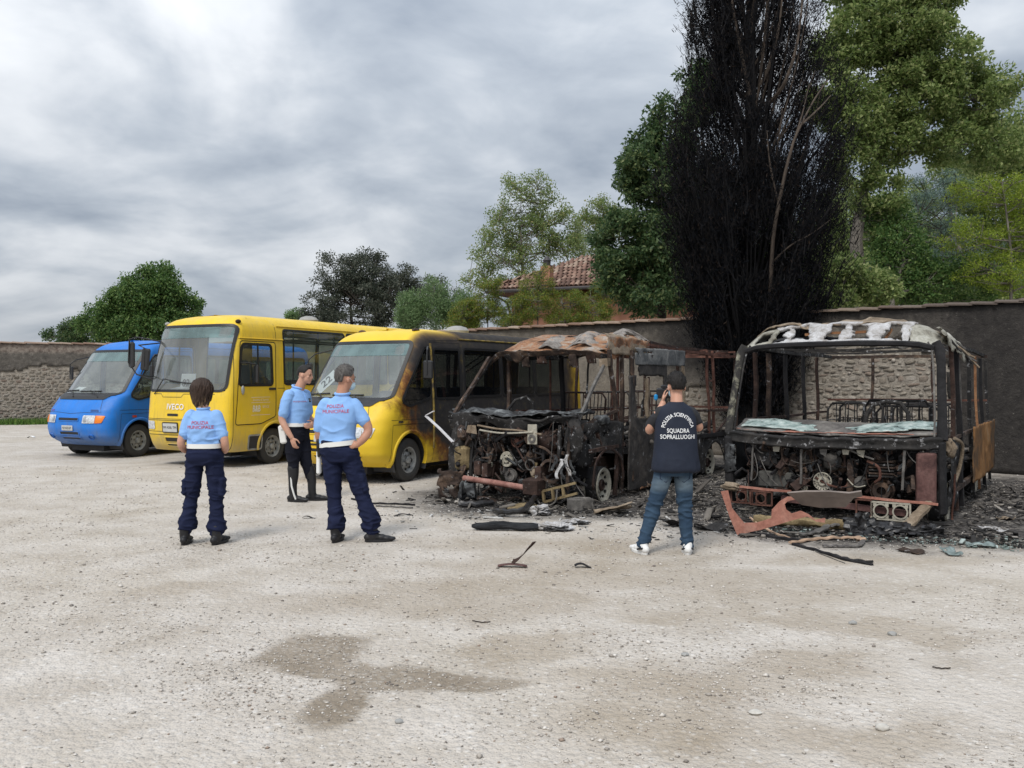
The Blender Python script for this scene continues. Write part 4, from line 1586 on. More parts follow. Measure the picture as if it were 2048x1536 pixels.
		mb.add(V, Fc)
		return mb


def poly_in(P, x, y):
	c = False
	n = len(P)
	j = n - 1
	for i in range(n):
		xi, yi = P[i]
		xj, yj = P[j]
		if (yi > y) != (yj > y) and x < (xj - xi) * (y - yi) / (yj - yi) + xi:
			c = not c
		j = i
	return c


def resample(pts, step, closed):
	out = []
	n = len(pts)
	for i in range(n if closed else n - 1):
		a, b = np.array(pts[i], float), np.array(pts[(i + 1) % n], float)
		k = max(1, int(np.linalg.norm(b - a) / step))
		for q in range(k):
			out.append(a + (b - a) * q / k)
	if not closed:
		out.append(np.array(pts[-1], float))
	return out


def rounded(poly, r, seg=4, step=.12):
	"""polygon with rounded corners, evenly sampled"""
	n = len(poly)
	out = []
	for i in range(n):
		p0, p, p1 = [np.array(poly[k % n], float) for k in (i - 1, i, i + 1)]
		rr = r[i] if isinstance(r, (list, tuple)) else r
		a = p0 - p
		b = p1 - p
		la, lb = np.linalg.norm(a), np.linalg.norm(b)
		k = min(rr, la * .45, lb * .45)
		A, B = p + a / la * k, p + b / lb * k
		for q in range(seg + 1):
			t = q / seg
			out.append((A * (1 - t) ** 2 + p * 2 * t * (1 - t) + B * t * t))
	return resample(out, step, True)


def offset(poly, d):
	n = len(poly)
	P = [np.array(p, float) for p in poly]
	area = sum(P[i][0] * P[(i + 1) % n][1] - P[(i + 1) % n][0] * P[i][1] for i in range(n))
	sg = 1 if area > 0 else -1
	out = []
	for i in range(n):
		a, b = P[i - 1], P[(i + 1) % n]
		t = b - a
		t = t / (np.linalg.norm(t) + 1e-9)
		out.append(P[i] + np.array((t[1], -t[0])) * d * sg)
	return out


def text_mesh(body, size, align='CENTER', extrude=.0, space=1.0, bold=0.0, shear=0.0):
	cu = bpy.data.curves.new('lettering', 'FONT')
	cu.body = body
	cu.size = size
	cu.align_x = align
	cu.align_y = 'CENTER'
	cu.extrude = extrude
	cu.space_character = space
	cu.offset = bold
	cu.shear = shear
	cu.resolution_u = 3
	o = bpy.data.objects.new('lettering', cu)
	COL.objects.link(o)
	dg = bpy.context.evaluated_depsgraph_get()
	me = bpy.data.meshes.new_from_object(o.evaluated_get(dg))
	bpy.data.objects.remove(o)
	bpy.data.curves.remove(cu)
	return me


def wrap_text(body, size, fn, mat, parent, name='lettering', space=1.0, bold=0.0, arc=None, shear=0.0, sx=1.0):
	"""lettering laid on a surface: fn(a, b) gives the point for flat text coordinates"""
	me = text_mesh(body, size, space=space, bold=bold, shear=shear)
	bm = bmesh.new()
	bm.from_mesh(me)
	bmesh.ops.triangulate(bm, faces=bm.faces[:])
	bmesh.ops.subdivide_edges(bm, edges=[e for e in bm.edges if e.calc_length() > size * .5], cuts=1)
	for v in bm.verts:
		a, b = v.co.x * sx, v.co.y
		if arc:
			t = a / arc
			rr = arc + b
			a, b = math.sin(t) * rr, math.cos(t) * rr - arc
		v.co = fn(a, b)
	bm.to_mesh(me)
	bm.free()
	return link_mesh(name, me, mat, parent)


def make_wheel(rad=.35, wid=.20, rim=.205, style='steel', burnt=False):
	"""wheel lying along local x, outer face towards +x; children tyre, rim, hub, lug nuts"""
	w = empty('wheel')
	t = MB()
	h = wid / 2
	prof = [(-h * .75, rim), (-h, rim + .03), (-h * 1.04, (rim + rad) / 2), (-h * .9, rad - .025), (-h * .72, rad - .004)]
	for k in range(-3, 4):
		c = k * h * .2
		prof += [(c - h * .07, rad), (c + h * .07, rad), (c + h * .085, rad - .008), (c + h * .115, rad - .008)]
	prof += [(h * .72, rad - .004), (h * .9, rad - .025), (h * 1.04, (rim + rad) / 2), (h, rim + .03), (h * .75, rim)]
	t.lathe(prof, n=40, closed=True)
	t.build('tyre', M['rubber'], w, ang=50)
	r_ = MB()
	r_.lathe([(-h * .8, rim), (h * .70, rim - .002), (h * .80, rim + .010), (h * .86, rim + .004), (h * .78, rim - .014), (h * .35, rim - .028), (h * .18, rim - .055), (h * .50, rim * .55), (h * .56, rim * .38), (h * .40, rim * .34), (h * .40, 0)], n=40)
	ro = r_.build('rim', M['rim'], w, ang=40)
	hb = MB()
	hb.lathe([(h * .3, .062), (h * .78, .058), (h * .9, .045), (h * .92, 0)], n=20)
	hb.build('hub', M['rim'], w)
	ln = MB()
	for k in range(6):
		a = k * math.pi / 3
		y, z = math.cos(a) * rim * .46, math.sin(a) * rim * .46
		ln.cyl((h * .45, y, z), (h * .72, y, z), .014, 6)
	tag(ln.build('lug_nuts', M['chrome'], w), kind='stuff')
	hl = MB()
	for k in range(8):
		a = k * math.pi / 4 + .2
		pts = []
		for q in range(10):
			t_ = q / 10 * 6.283
			rr = rim * .73 + math.cos(t_) * rim * .11
			aa = a + math.sin(t_) * .17
			xx = h * .335 - 0.0 + .004
			pts.append((xx, math.cos(aa) * rr, math.sin(aa) * rr))
		hl.add(pts, [tuple(range(10))])
	tag(hl.build('vent_holes', M['seal'], ro, smooth=False), kind='stuff')
	return w


def seat_row(parent, xs, y, z, mat='seat_cloth', h=.72):
	for x in xs:
		mb = MB()
		mb.box((x, y, z + .42), (.42, .42, .12), bev=.03)
		s = mb.build('seat', M[mat], parent)
		b = MB()
		b.box((x, y + .21, z + .42 + h / 2), (.42, .09, h), Matrix.Rotation(R(-8), 3, 'X'), bev=.03)
		b.box((x, y + .04, z + .18), (.06, .3, .36))
		b.build('seat_back', M[mat], s)


def wiper(sh, parent, pivot, mid, blade0, blade1, off=.045):
	a = MB()
	P = [sh.Fr(*pivot, .02), sh.Fr(*mid, off + .02), sh.Fr((blade0[0] + blade1[0]) / 2, (blade0[1] + blade1[1]) / 2, off)]
	a.tube(P, .011, 6)
	a.build('wiper_arm', M['black_plastic'], parent)
	b = MB()
	b.tube([sh.Fr(blade0[0] + (blade1[0] - blade0[0]) * k / 6, blade0[1] + (blade1[1] - blade0[1]) * k / 6, off - .02) for k in range(7)], .012, 6)
	b.build('wiper_blade', M['black_plastic'], parent)


def window(sh, parent, poly, fn, glass='glass', name='side_window', fw=.045, off=.010, corner=.05, frame_mat='seal', extra=None):
	inner = rounded(poly, corner)
	outer = offset(inner, fw)
	g = sh.patch(inner, fn, off * .4).build(name, M[glass], parent)
	sh.band(inner, outer, fn, off, off).build('window_frame', M[frame_mat], g, ang=60)
	return g


def hole(poly, fw=.045):
	return offset(rounded(poly, .05), fw * .5)


def arch_lip(sh, parent, cy, cz, cr, mat, sg, flare=.02, a0=-20, a1=200, w=.05):
	mb = MB()
	V, Fc = [], []
	n = 28
	for k in range(n + 1):
		a = R(a0 + (a1 - a0) * k / n)
		for (rr, of) in ((cr + w, .002), (cr + w * .6, flare), (cr, flare), (cr - .012, flare - .06)):
			y, z = cy + math.cos(a) * rr, cz + math.sin(a) * rr
			p = sh.S(y, max(z, sh.z0 + .002), of, sg)
			V.append(p)
	for k in range(n):
		for q in range(3):
			Fc.append((k * 4 + q, k * 4 + q + 1, k * 4 + q + 5, k * 4 + q + 4))
	mb.add(V, Fc)
	mb.build('wheel_arch', mat, parent)


def under(sh, parent, arches):
	"""floor, wheel wells and the dark underside"""
	mb = MB()
	mb.box((0, (sh.f(.5) + sh.yr) / 2 + .2, sh.z0 + .16), (1.10, sh.yr - sh.f(.5) - .5, .10))
	mb.box((0, 1.8, sh.z0 + .19), (sh.w(.6) * 1.94, 2.4, .06))
	mb.box((0, 1.8, sh.z0 - .02), (1.0, 4.6, .22))
	mb.tube([(-.8, 0, .36), (.8, 0, .36)], .05, 8)
	mb.build('chassis', M['interior_dark'], parent, smooth=False)
	for (cy, cz, cr) in arches:
		for sg in (1, -1):
			wl = MB()
			V, Fc = [], []
			n = 16
			for k in range(n + 1):
				a = R(-25 + 230 * k / n)
				for x in (.55, .985):
					V.append((sg * x, cy + math.cos(a) * (cr + .004), cz + math.sin(a) * (cr + .004)))
			for k in range(n):
				Fc.append((2 * k, 2 * k + 1, 2 * k + 3, 2 * k + 2))
			Fc.append(tuple(range(0, 2 * n + 2, 2)))
			wl.add(V, Fc)
			wl.build('wheel_well', M['interior_dark'], parent, smooth=False)


WHEEL = make_wheel()


def add_wheels(parent, pos, first):
	for i, (x, y, r_) in enumerate(pos):
		w = WHEEL if first and i == 0 else copy_tree(WHEEL)
		w.parent = parent
		w.location = (x, y, .345)
		w.rotation_euler = (random.uniform(0, 3), 0, (math.pi if x < 0 else 0) + r_)


def bus_pose(o, near, th, ht):
	t = R(th)
	ex = Vector((math.cos(t), -math.sin(t), 0))
	o.location = Vector((near[0], near[1], 0)) - ex * ht
	o.rotation_euler = (0, 0, -t)


def gnd(u, v):
	Y = 1.65 * 1800 / (v - 758)
	return ((u - 1024) * Y / 1800, Y)


def roof_lamp(parent, p, name='roof_vent', s=1.0):
	mb = MB()
	mb.lathe([(-.02, .17 * s), (.05, .18 * s), (.11, .14 * s), (.14, .06 * s), (.145, 0)], p, (0, 0, 1), 16)
	mb.build(name, M['dust_grey'], parent)


def low_nose_bus(name, label, near, th, ht, paint, wheels_first, bus2):
	"""the van-fronted minibus with long raked windscreen"""
	o = empty(name)
	tag(o, label, 'minibus', 'minibuses parked in a row')
	bus_pose(o, near, th, ht)
	yf = [(.26, -.62), (.34, -.78), (.45, -.93), (.62, -.98), (.82, -.965), (.90, -.93), (1.02, -.88), (1.28, -.66), (1.36, -.50), (1.80, -.17), (2.20, .12), (2.30, .20), (2.40, .33), (2.47, .50), (2.50, .72), (2.52, 1.0)]
	hw = [(.26, .955), (.45, .99), (.95, 1.0), (1.35, .985), (1.85, .955), (2.20, .925), (2.32, .89), (2.40, .83), (2.46, .74), (2.50, .60), (2.52, .40)]
	Rc = [(.26, .45), (.6, .50), (.95, .52), (1.3, .44), (1.8, .36), (2.2, .32), (2.35, .30), (2.52, .3)]
	yr = 5.6 if not bus2 else 6.2
	sh = Shell(yf, hw, Rc, 2.9, yr, .26, 2.52, .60)
	S = lambda y, z, of: sh.S(y, z, of, 1)
	S2 = lambda y, z, of: sh.S(y, z, of, -1)
	F = sh.Fr
	ws = [(-.86, 1.345), (.86, 1.345), (.80, 2.235), (-.80, 2.235)]
	tri = [(-.20, 1.30), (-.04, 1.23), (.55, 1.36), (.55, 2.15), (.44, 2.15)]
	door = [(.70, 1.34), (1.42, 1.34), (1.42, 2.14), (.70, 2.14)]
	sides = [tri, door]
	y = 1.60
	while y < yr - .9:
		sides.append([(y, 1.36), (y + 1.15, 1.36), (y + 1.15, 2.16), (y, 2.16)])
		y += 1.27
	rear = [(-.70, 1.40), (.70, 1.40), (.66, 2.15), (-.66, 2.15)]
	arches = [(0, .36, .43), (3.55, .36, .43)]
	body = sh.body([hole(p) for p in sides], [hole(ws, .06)], [rear], arches).build('body', M[paint], o, ang=42)
	arch_lip(sh, o, 0, .36, .43, M[paint], 1)
	arch_lip(sh, o, 0, .36, .43, M[paint], -1)
	arch_lip(sh, o, 3.55, .36, .43, M[paint], 1)
	under(sh, o, arches)
	# windscreen with the green sun band along its top
	w = window(sh, o, ws, F, 'windscreen_glass', 'windscreen', .05, .012, .07)
	vis = rounded([(-.815, 2.03), (.815, 2.03), (.795, 2.225), (-.795, 2.225)], .03)
	sh.patch(vis, F, .010, 3).build('sun_band', M['visor_glass'], w)
	for i, p in enumerate(sides):
		window(sh, o, p, S, 'sooty_glass' if bus2 else 'glass', name='quarter_window' if i == 0 else ('door_window' if i == 1 else 'side_window'), fw=.038)
		window(sh, o, p, S2, name='quarter_window' if i == 0 else ('door_window' if i == 1 else 'side_window'), fw=.038)
	mb = MB()
	mb.add([Vector((x, yr + .055, z)) for x, z in rear], [(0, 1, 2, 3)])
	mb.build('rear_window', M['glass'], o, smooth=False)
	# driver's door shut lines, waist and bonnet lines
	st = MB()
	for pts, fn in [([(.62, .30), (.62, 2.27)], S), ([(1.50, .30), (1.50, 2.27)], S), ([(.62, 2.27), (1.50, 2.27)], S), ([(1.50, 2.36), (yr - .2, 2.36)], S), ([(-.50, 1.0), (.60, 1.0)], S), ([(-.46, .925), (.60, .925)], S), ([(-.52, .30), (-.47, .92)], S),
					([(-.80, .955), (-.4, .955), (0, .93), (.4, .955), (.80, .955)], F), ([(-.78, .98), (-.66, 1.24)], F), ([(.78, .98), (.66, 1.24)], F), ([(.60, 2.29), (1.5, 2.33), (1.5, 2.40)], S)]:
		q = sh.seam(pts, fn)
		st.add(q.v, q.f)
	tag(st.build('panel_seams', M['seal'], body, smooth=False), kind='stuff')
	# dark scuttle panel under the windscreen
	sc = rounded([(-.70, 1.215), (.70, 1.215), (.80, 1.315), (-.80, 1.315)], .04)
	sh.patch(sc, F, .012, 4).build('scuttle_panel', M['black_plastic'], o)
	wiper(sh, o, (.52, 1.26), (.30, 1.33), (-.22, 1.375), (.42, 1.38))
	wiper(sh, o, (-.22, 1.26), (-.45, 1.34), (-.84, 1.38), (-.30, 1.40))
	# headlamps, grille, bumper slots
	for sg in (1, -1):
		hl = rounded([(sg * .42, .735), (sg * .71, .735), (sg * .71, .895), (sg * .42, .895)], .02)
		h = sh.patch(hl, F, .014, 3).build('headlight', M['lamp_glass'], o)
		cell = sh.patch(rounded([(sg * .455, .76), (sg * .52, .76), (sg * .52, .87), (sg * .455, .87)], .015), F, .019, 2).build('reflector', M['chrome'], h)
		ind = [(-.835 + .0, .735), (-.70, .735), (-.66, .895), (-.80, .895)]
		am = rounded([(sg * .715, .735), (sg * .845, .745), (sg * .885, .885), (sg * .715, .895)], .015)
		sh.patch(am, F, .014, 3).build('indicator', M['amber' if not bus2 else 'lamp_glass'], h)
	if not bus2:
		sh.patch(rounded([(-.10, .845), (.10, .845), (.10, .885), (-.10, .885)], .01), F, .012, 2)
	for (a, b, z0, z1) in [(-.30, .30, .79, .84), (-.26, .30, .50, .555), (-.24, .30, .405, .445)]:
		g = rounded([(a, z0), (b, z0), (b, z1), (a, z1)], .012)
		sh.patch(g, F, .006, 2).build('grille', M['seal'], o)
		sh.band(g, offset(g, .016), F, .012, .012, 1).build('grille_surround', M[paint], o)
	if bus2:
		for z in (.655, .60):
			g = rounded([(-.30, z), (.30, z), (.30, z + .03), (-.30, z + .03)], .008)
			sh.patch(g, F, .006, 2).build('grille', M['seal'], o)
	for sg in (1, -1):
		fp, fq = F(sg * .62, .45, .004), F(sg * .62, .45, .03)
		mb = MB()
		mb.lathe([(-.03, .070), (.004, .070), (.010, .062), (-.004, .050), (-.020, .046), (-.022, 0)], fp, fq - fp, 20)
		mb.build('fog_lamp_recess', M['fog_' + paint], o)
	# number plate
	pl = rounded([(-.17, .585 if not bus2 else .66), (.17, .585 if not bus2 else .66), (.17, .685 if not bus2 else .76), (-.17, .685 if not bus2 else .76)], .008)
	pz = .635 if not bus2 else .71
	p_ = sh.patch(pl, F, .024, 2).build('number_plate', M['plate_metal'], o)
	if not bus2:
		wrap_text('AX 035 LM', .058, lambda a, b: F(a, pz + b, .028), M['ink'], p_)
	if not bus2:
		sh.patch(rounded([(.56, .975), (.74, .975), (.72, 1.015), (.55, 1.015)], .006), F, .006, 2).build('bonnet_badge', M['badge_blue'], o)
		sh.patch(rounded([(-.74, .975), (-.60, .975), (-.59, 1.01), (-.72, 1.01)], .006), F, .006, 2).build('bonnet_badge', M['badge_violet'], o)
		sh.patch(rounded([(-.20, .84), (-.09, .84), (-.09, .885), (-.20, .885)], .006), S, .010, 2).build('side_repeater', M['lamp_red'], o)
	else:
		sh.patch(rounded([(-.34, .955), (-.22, .955), (-.22, .985), (-.34, .985)], .006), S, .010, 2).build('side_repeater', M['char'], o)
	# mirrors on wire arms
	for sg in (1, -1):
		base = sh.S(.52, 2.20, .01, sg)
		b2 = sh.S(-.05, 1.62, .01, sg) if sg < 0 else sh.S(.40, 1.95, .01, sg)
		arm = MB()
		if sg < 0:
			q = Vector((-1.22, -.02, 1.98))
			arm.tube([base, q + Vector((.06, .1, .10)), q, q + Vector((.0, .0, -.22))], .012, 6)
		else:
			q = Vector((1.19, .16, 2.0))
			arm.tube([sh.S(.56, 2.19, .01), q + Vector((-.08, .12, .17)), q + Vector((-.01, .02, .12)), q, q + Vector((0, 0, -.28))], .013, 6)
		am = arm.build('mirror_arm', M['black_plastic'], o)
		mr = MB()
		mr.box(q + Vector((0, .03, -.20)), (.17, .05, .30), Matrix.Rotation(R(20 * sg), 3, 'Z'), bev=.02)
		mr.build('mirror', M['black_plastic'], am)
	# inside
	inn = MB()
	inn.box((0, .10, 1.18), (1.66, .55, .22), bev=.06)
	inn.build('dashboard', M['interior'], o)
	stw = MB()
	d = Vector((0, -.75, .66)).normalized()
	stw.lathe([(a_, r_) for a_, r_ in [(-.012, .19), (0, .205), (.012, .19), (0, .178)]], (.42, .34, 1.42), d, 22, True)
	stw.tube([(.42, .34, 1.42), (.42, .12, 1.2)], .03, 8)
	stw.build('steering_wheel', M['black_plastic'], o)
	seat_row(o, [.42, -.42], .95, .30, 'seat_cloth')
	for k in range(4):
		seat_row(o, [-.66, -.22, .40] if k % 2 == 0 else [-.66, .40, .72], 1.9 + .85 * k, .45, 'seat_cloth', .62)
	rf = MB()
	rf.box((0, 3.1, 2.40), (1.3, 4.4, .03))
	rf.build('headlining', M['interior'], o, smooth=False)
	ra = MB()
	for x in (-.55, .55):
		ra.tube([(x, 1.3, 2.2), (x, yr - .4, 2.2)], .018, 6)
		for yy in (1.7, 3.2, 4.6):
			ra.tube([(x, yy, .5), (x, yy, 2.2)], .018, 6)
	ra.build('grab_rail', M['black_plastic'], o)
	# notice behind the glass
	nt = MB()
	if not bus2:
		q = [F(-.70, 1.43, -.05), F(-.38, 1.43, -.05), F(-.32, 1.53, -.09), F(-.62, 1.53, -.09)]
		nt.add(q, [(0, 1, 2, 3)])
		nt.build('dashboard_notice', M['paper'], o, smooth=False)
		qt = rounded([(.00, 1.30), (.34, 1.36), (.30, 1.50), (.10, 1.47)], .03)
		n_ = sh.patch(qt, S, -.03, 2).build('window_notice', M['paper'], o)
		wrap_text('S o', .12, lambda a, b: sh.S(.16 + a, 1.40 + b, -.022), M['ink'], n_, bold=.004)
	else:
		c0 = Vector((-.66, F(-.66, 1.62).y + .09, 1.60))
		ax = (F(-.55, 1.70) - F(-.72, 1.52)).normalized()
		nrm = Vector((0, -.80, .58))
		bx = nrm.cross(ax).normalized()
		q = [c0 - ax * .21 - bx * .12, c0 + ax * .21 - bx * .12, c0 + ax * .21 + bx * .12, c0 - ax * .21 + bx * .12]
		nt.add(q, [(0, 1, 2, 3)])
		n_ = nt.build('number_notice', M['paper'], o, smooth=False)
		wrap_text('22', .22, lambda a, b: c0 + ax * a + bx * b + nrm * .006, M['ink'], n_, bold=.004)
	# roof fittings
	if bus2:
		roof_lamp(o, (.1, 2.6, 2.52), s=1.3)
		for x in (-.55, .62):
			lm = MB()
			lm.blob((x, .62, 2.475), (.055, .09, .035), 3, .2)
			lm.build('roof_marker_lamp', M['char_brown'], o)
		dg = MB()
		dg.tube([sh.S(.605, z_, .012) for z_ in np.linspace(.5, 2.24, 9)], .020, 6)
		dg.build('door_guide', M['dirty_yellow'], o)
		gt = MB()
		gt.tube([sh.S(k, 2.34, .012) for k in np.linspace(1.5, yr - .1, 12)], .014, 6)
		gt.build('roof_gutter', M['dirty_yellow'], o)
		tb = MB()
		for k in range(2):
			tb.tube([sh.S(1.65, 1.85 - k * .1, -.05), sh.S(2.35, 2.12 - k * .1, -.05)], .014, 6)
		tb.build('grab_bar', M['chrome'], o)
	else:
		roof_lamp(o, (.0, 2.4, 2.52))
	add_wheels(o, [(.86, 0, R(3)), (-.86, 0, R(3)), (.86, 3.55, 0), (-.86, 3.55, 0)], wheels_first)
	return o


def cab_front_bus():
	"""tall yellow school bus with flat front"""
	o = empty('school_bus')
	tag(o, 'tall yellow school bus with flat front and big upright windscreen', 'bus', 'minibuses parked in a row')
	bus_pose(o, gnd(533, 928), 28, .93)
	yf = [(.30, -1.12), (.40, -1.20), (.60, -1.27), (.86, -1.29), (1.36, -1.25), (1.42, -1.235), (2.0, -1.12), (2.66, -.95), (2.74, -.90), (2.82, -.76), (2.88, -.50), (2.90, -.2)]
	hw = [(.30, 1.04), (.6, 1.07), (1.3, 1.07), (2.3, 1.04), (2.58, 1.01), (2.70, .97), (2.80, .86), (2.86, .70), (2.90, .40)]
	Rc = [(.30, .30), (.8, .32), (1.4, .32), (2.6, .32), (2.9, .3)]
	yr = 5.4
	sh = Shell(yf, hw, Rc, 3.0, yr, .30, 2.90, -.45)
	S = lambda y, z, of: sh.S(y, z, of, 1)
	S2 = lambda y, z, of: sh.S(y, z, of, -1)
	F = sh.Fr
	ws = [(-.96, 1.45), (.96, 1.45), (.95, 2.63), (-.95, 2.63)]
	dw = [(-.84, 1.56), (.00, 1.56), (-.02, 2.28), (-.74, 2.28)]
	big = [(.38, 1.56), (2.25, 1.56), (2.25, 2.60), (.38, 2.60)]
	big2 = [(2.36, 1.56), (3.75, 1.56), (3.75, 2.60), (2.36, 2.60)]
	big3 = [(3.86, 1.56), (5.1, 1.56), (5.1, 2.60), (3.86, 2.60)]
	rear = [(-.8, 1.6), (.8, 1.6), (.76, 2.6), (-.76, 2.6)]
	sides = [dw, big, big2, big3]
	arches = [(.10, .36, .44), (3.5, .36, .44)]
	P = M['yellow_paint']
	body = sh.body([hole(p) for p in sides], [hole(ws, .05)], [rear], arches).build('body', P, o, ang=42)
	for cy in (.10, 3.5):
		arch_lip(sh, o, cy, .36, .44, P, 1, .018)
	under(sh, o, arches)
	w = window(sh, o, ws, F, 'windscreen_glass', 'windscreen', .045, .012, .10)
	sh.patch(rounded([(-.94, 2.42), (.94, 2.42), (.945, 2.62), (-.945, 2.62)], .05), F, .010, 3).build('sun_band', M['visor_glass'], w)
	for i, p in enumerate(sides):
		for fn in (S, S2):
			g = window(sh, o, p, fn, name='door_window' if i == 0 else 'side_window', fw=.05 if i == 0 else .035)
			if i == 0:
				br_ = MB()
				br_.tube([fn(-.36, 1.56, .006), fn(-.36, 2.28, .006)], .016, 4)
				br_.build('window_bar', M['seal'], g)
	mb = MB()
	mb.add([Vector((x, yr + .055, z)) for x, z in rear], [(0, 1, 2, 3)])
	mb.build('rear_window', M['glass'], o, smooth=False)
	# driver's door: a skin of its own standing a little proud
	outer = rounded([(-.96, .80), (-.30, .80), (.10, .93), (.12, 2.36), (-.80, 2.36)], .06, step=.06)
	inner_win = offset(rounded(dw, .05), .055)
	c = np.array((-.40, 1.9))
	th_o = [math.atan2(p[1] - c[1], p[0] - c[0]) for p in outer]

	def ray_poly(poly, a):
		best = None
		d = np.array((math.cos(a), math.sin(a)))
		n = len(poly)
		for i in range(n):
			p, q = np.array(poly[i]), np.array(poly[(i + 1) % n])
			e = q - p
			den = d[0] * e[1] - d[1] * e[0]
			if abs(den) < 1e-9:
				continue
			t = ((p - c)[0] * e[1] - (p - c)[1] * e[0]) / den
			s_ = ((p - c)[0] * d[1] - (p - c)[1] * d[0]) / den
			if t > 0 and -1e-6 <= s_ <= 1 + 1e-6 and (best is None or t > best):
				best = t
		return c + d * (best or .3)
	angs = sorted(set(th_o + [math.atan2(p[1] - c[1], p[0] - c[0]) for p in inner_win]))
	oo = [ray_poly(outer, a) for a in angs]
	ii = [ray_poly(inner_win, a) for a in angs]
	dr = sh.band(ii, oo, S, .006, .006, 8).build('door', P, o, ang=50)
	sh.seam(outer, S, .016, .0075, True).build('door_seal', M['seal'], dr, smooth=False)
	hd = MB()
	hd.box(sh.S(.0, 1.46, .022), (.03, .18, .045), bev=.008)
	hd.build('door_handle', M['black_plastic'], dr)
	lk = MB()
	lk.blob(sh.S(-.78, 1.44, .02), (.02, .04, .09), 2, .15)
	lk.build('lamp_socket', M['rim'], dr)
	# lettering on the door: two rules, society line, big letters, rule
	for z in (1.30, 1.20, .965):
		sh.patch([(-.56, z), (-.06, z), (-.06, z + .008), (-.56, z + .008)], S, .011, 2).build('printed_rule', M['door_print'], dr)
	wrap_text('Società di Servizi', .062, lambda a, b: sh.S(-.31 + a, 1.255 + b, .011), M['door_print'], dr)
	wrap_text('B&B', .165, lambda a, b: sh.S(-.43 + a, 1.085 + b, .011), M['door_print'], dr, bold=.004, shear=.15, sx=.72)
	wrap_text('SERVICE', .062, lambda a, b: sh.S(-.18 + a, 1.12 + b, .011), M['door_print'], dr, sx=.8)
	st = MB()
	for pts, fn in [([(-.80, 2.395), (5.2, 2.395)], S) if False else ([(-.82, 2.40), (.34, 2.40)], S), ([(.16, 1.47), (.36, 1.47)], S), ([(.33, 1.2), (5.2, 1.2)], S), ([(.15, 2.40), (.15, 2.72)], S), ([(.34, .40), (.34, 2.40)], S),
					([(-1.02, .32), (-1.0, 1.3), (-.93, 2.2)], S), ([(-1.0, .90), (1.0, .90)], F), ([(-1.0, .875), (1.0, .875)], F), ([(-.98, .66), (.98, .66)], F), ([(-.95, .60), (.95, .60)], F), ([(-.8, 1.37), (-.55, 1.37), (-.50, 1.31), (.0, 1.31), (.06, 1.37), (.8, 1.37)], F)]:
		q = sh.seam(pts, fn, .009)
		st.add(q.v, q.f)
	tag(st.build('panel_seams', M['seal'], body, smooth=False), kind='stuff')
	gut = MB()
	gut.tube([sh.S(k, 2.415, .012) for k in np.linspace(-.80, .34, 10)], .012, 6)
	gut.tube([sh.S(k, 2.68, .010) for k in np.linspace(.2, 5.2, 14)], .010, 6)
	gut.build('roof_gutter', P, o)
	bl = MB()
	bl.box(sh.S(.30, 1.08, .012), (.02, .24, .05), bev=.006)
	bl.build('side_trim', M['black_plastic'], o)
	fil = rounded([(-.60, .34), (-.28, .34), (-.28, .575), (-.60, .575)], .02)
	f_ = sh.patch(fil, S, .004, 2).build('step_well', M['interior_dark'], o)
	sh.band(fil, offset(fil, .03), S, .010, .010, 1).build('step_surround', M['rim'], f_)
	# front details
	for sg in (1, -1):
		hl = rounded([(sg * .70, .70), (sg * .98, .70), (sg * .98, .855), (sg * .70, .855)], .02)
		h = sh.patch(hl, F, .010, 4).build('headlight', M['lamp_glass'], o)
	pl = rounded([(-.44, .66), (-.06, .66), (-.06, .82), (-.44, .82)], .008)
	p_ = sh.patch(pl, F, .022, 2).build('number_plate', M['plate_metal'], o)
	sh.band(pl, offset(pl, .018), F, .024, .024, 1).build('plate_frame', M['black_plastic'], p_)
	wrap_text('FM 420L TM', .068, lambda a, b: F(-.25 + a, .74 + b, .027), M['ink'], p_)
	b1 = wrap_text('IVECO', .150, lambda a, b: F(-.13 + a, 1.125 + b, .014), M['white_paint'], o, 'front_lettering', bold=.003, sx=1.0, space=1.08)
	sl = rounded([(-.34, .955), (-.05, .955), (-.05, 1.0), (-.34, 1.0)], .02)
	sh.patch(sl, F, .006, 2).build('front_slot', M['seal'], o)
	for (a, b, z0, z1) in [(-.42, .42, .475, .555), (-.40, .42, .395, .43)]:
		g = rounded([(a, z0), (b, z0), (b, z1), (a, z1)], .015)
		sh.patch(g, F, .006, 2).build('grille', M['seal'], o)
		sh.band(g, offset(g, .02), F, .016, .010, 1).build('grille_surround', P, o)
	for x, z in ((.93, 2.70), (-.93, 2.70)):
		lm = MB()
		lm.blob(F(x, z, .01) + Vector((0, .02, .02)), (.055, .055, .04), 3, .1)
		lm.build('roof_marker_lamp', M['char_brown'] if x > 0 else M['dust_grey'], o)
	wiper(sh, o, (-.74, 1.36), (-.48, 1.64), (-.34, 1.60), (.30, 1.56))
	# mirrors: long bowed arms at the far side
	arm = MB()
	q0 = sh.S(-.86, 2.38, .01, -1)
	tip = Vector((-1.42, -1.25, 2.42))
	arm.tube([q0, Vector((-1.25, -1.22, 2.46)), tip, tip + Vector((-.03, 0, -.45)), Vector((-1.30, -1.18, 1.74)), sh.S(-.95, 1.62, .01, -1)], .014, 6)
	am = arm.build('mirror_arm', M['black_plastic'], o)
	mr = MB()
	mr.box(tip + Vector((.02, .04, -.30)), (.20, .07, .50), Matrix.Rotation(R(-18), 3, 'Z'), bev=.03)
	mr.build('mirror', M['black_plastic'], am)
	arm2 = MB()
	q1 = F(-.93, 2.35, .01)
	t2 = Vector((-.80, -1.42, 2.24))
	arm2.tube([q1, t2 + Vector((-.1, -.04, .05)), t2, t2 + Vector((0, 0, -.35)), Vector((-.92, -1.4, 1.72)), F(-.97, 1.70, .01)], .013, 6)
	am2 = arm2.build('mirror_arm', M['black_plastic'], o)
	mr = MB()
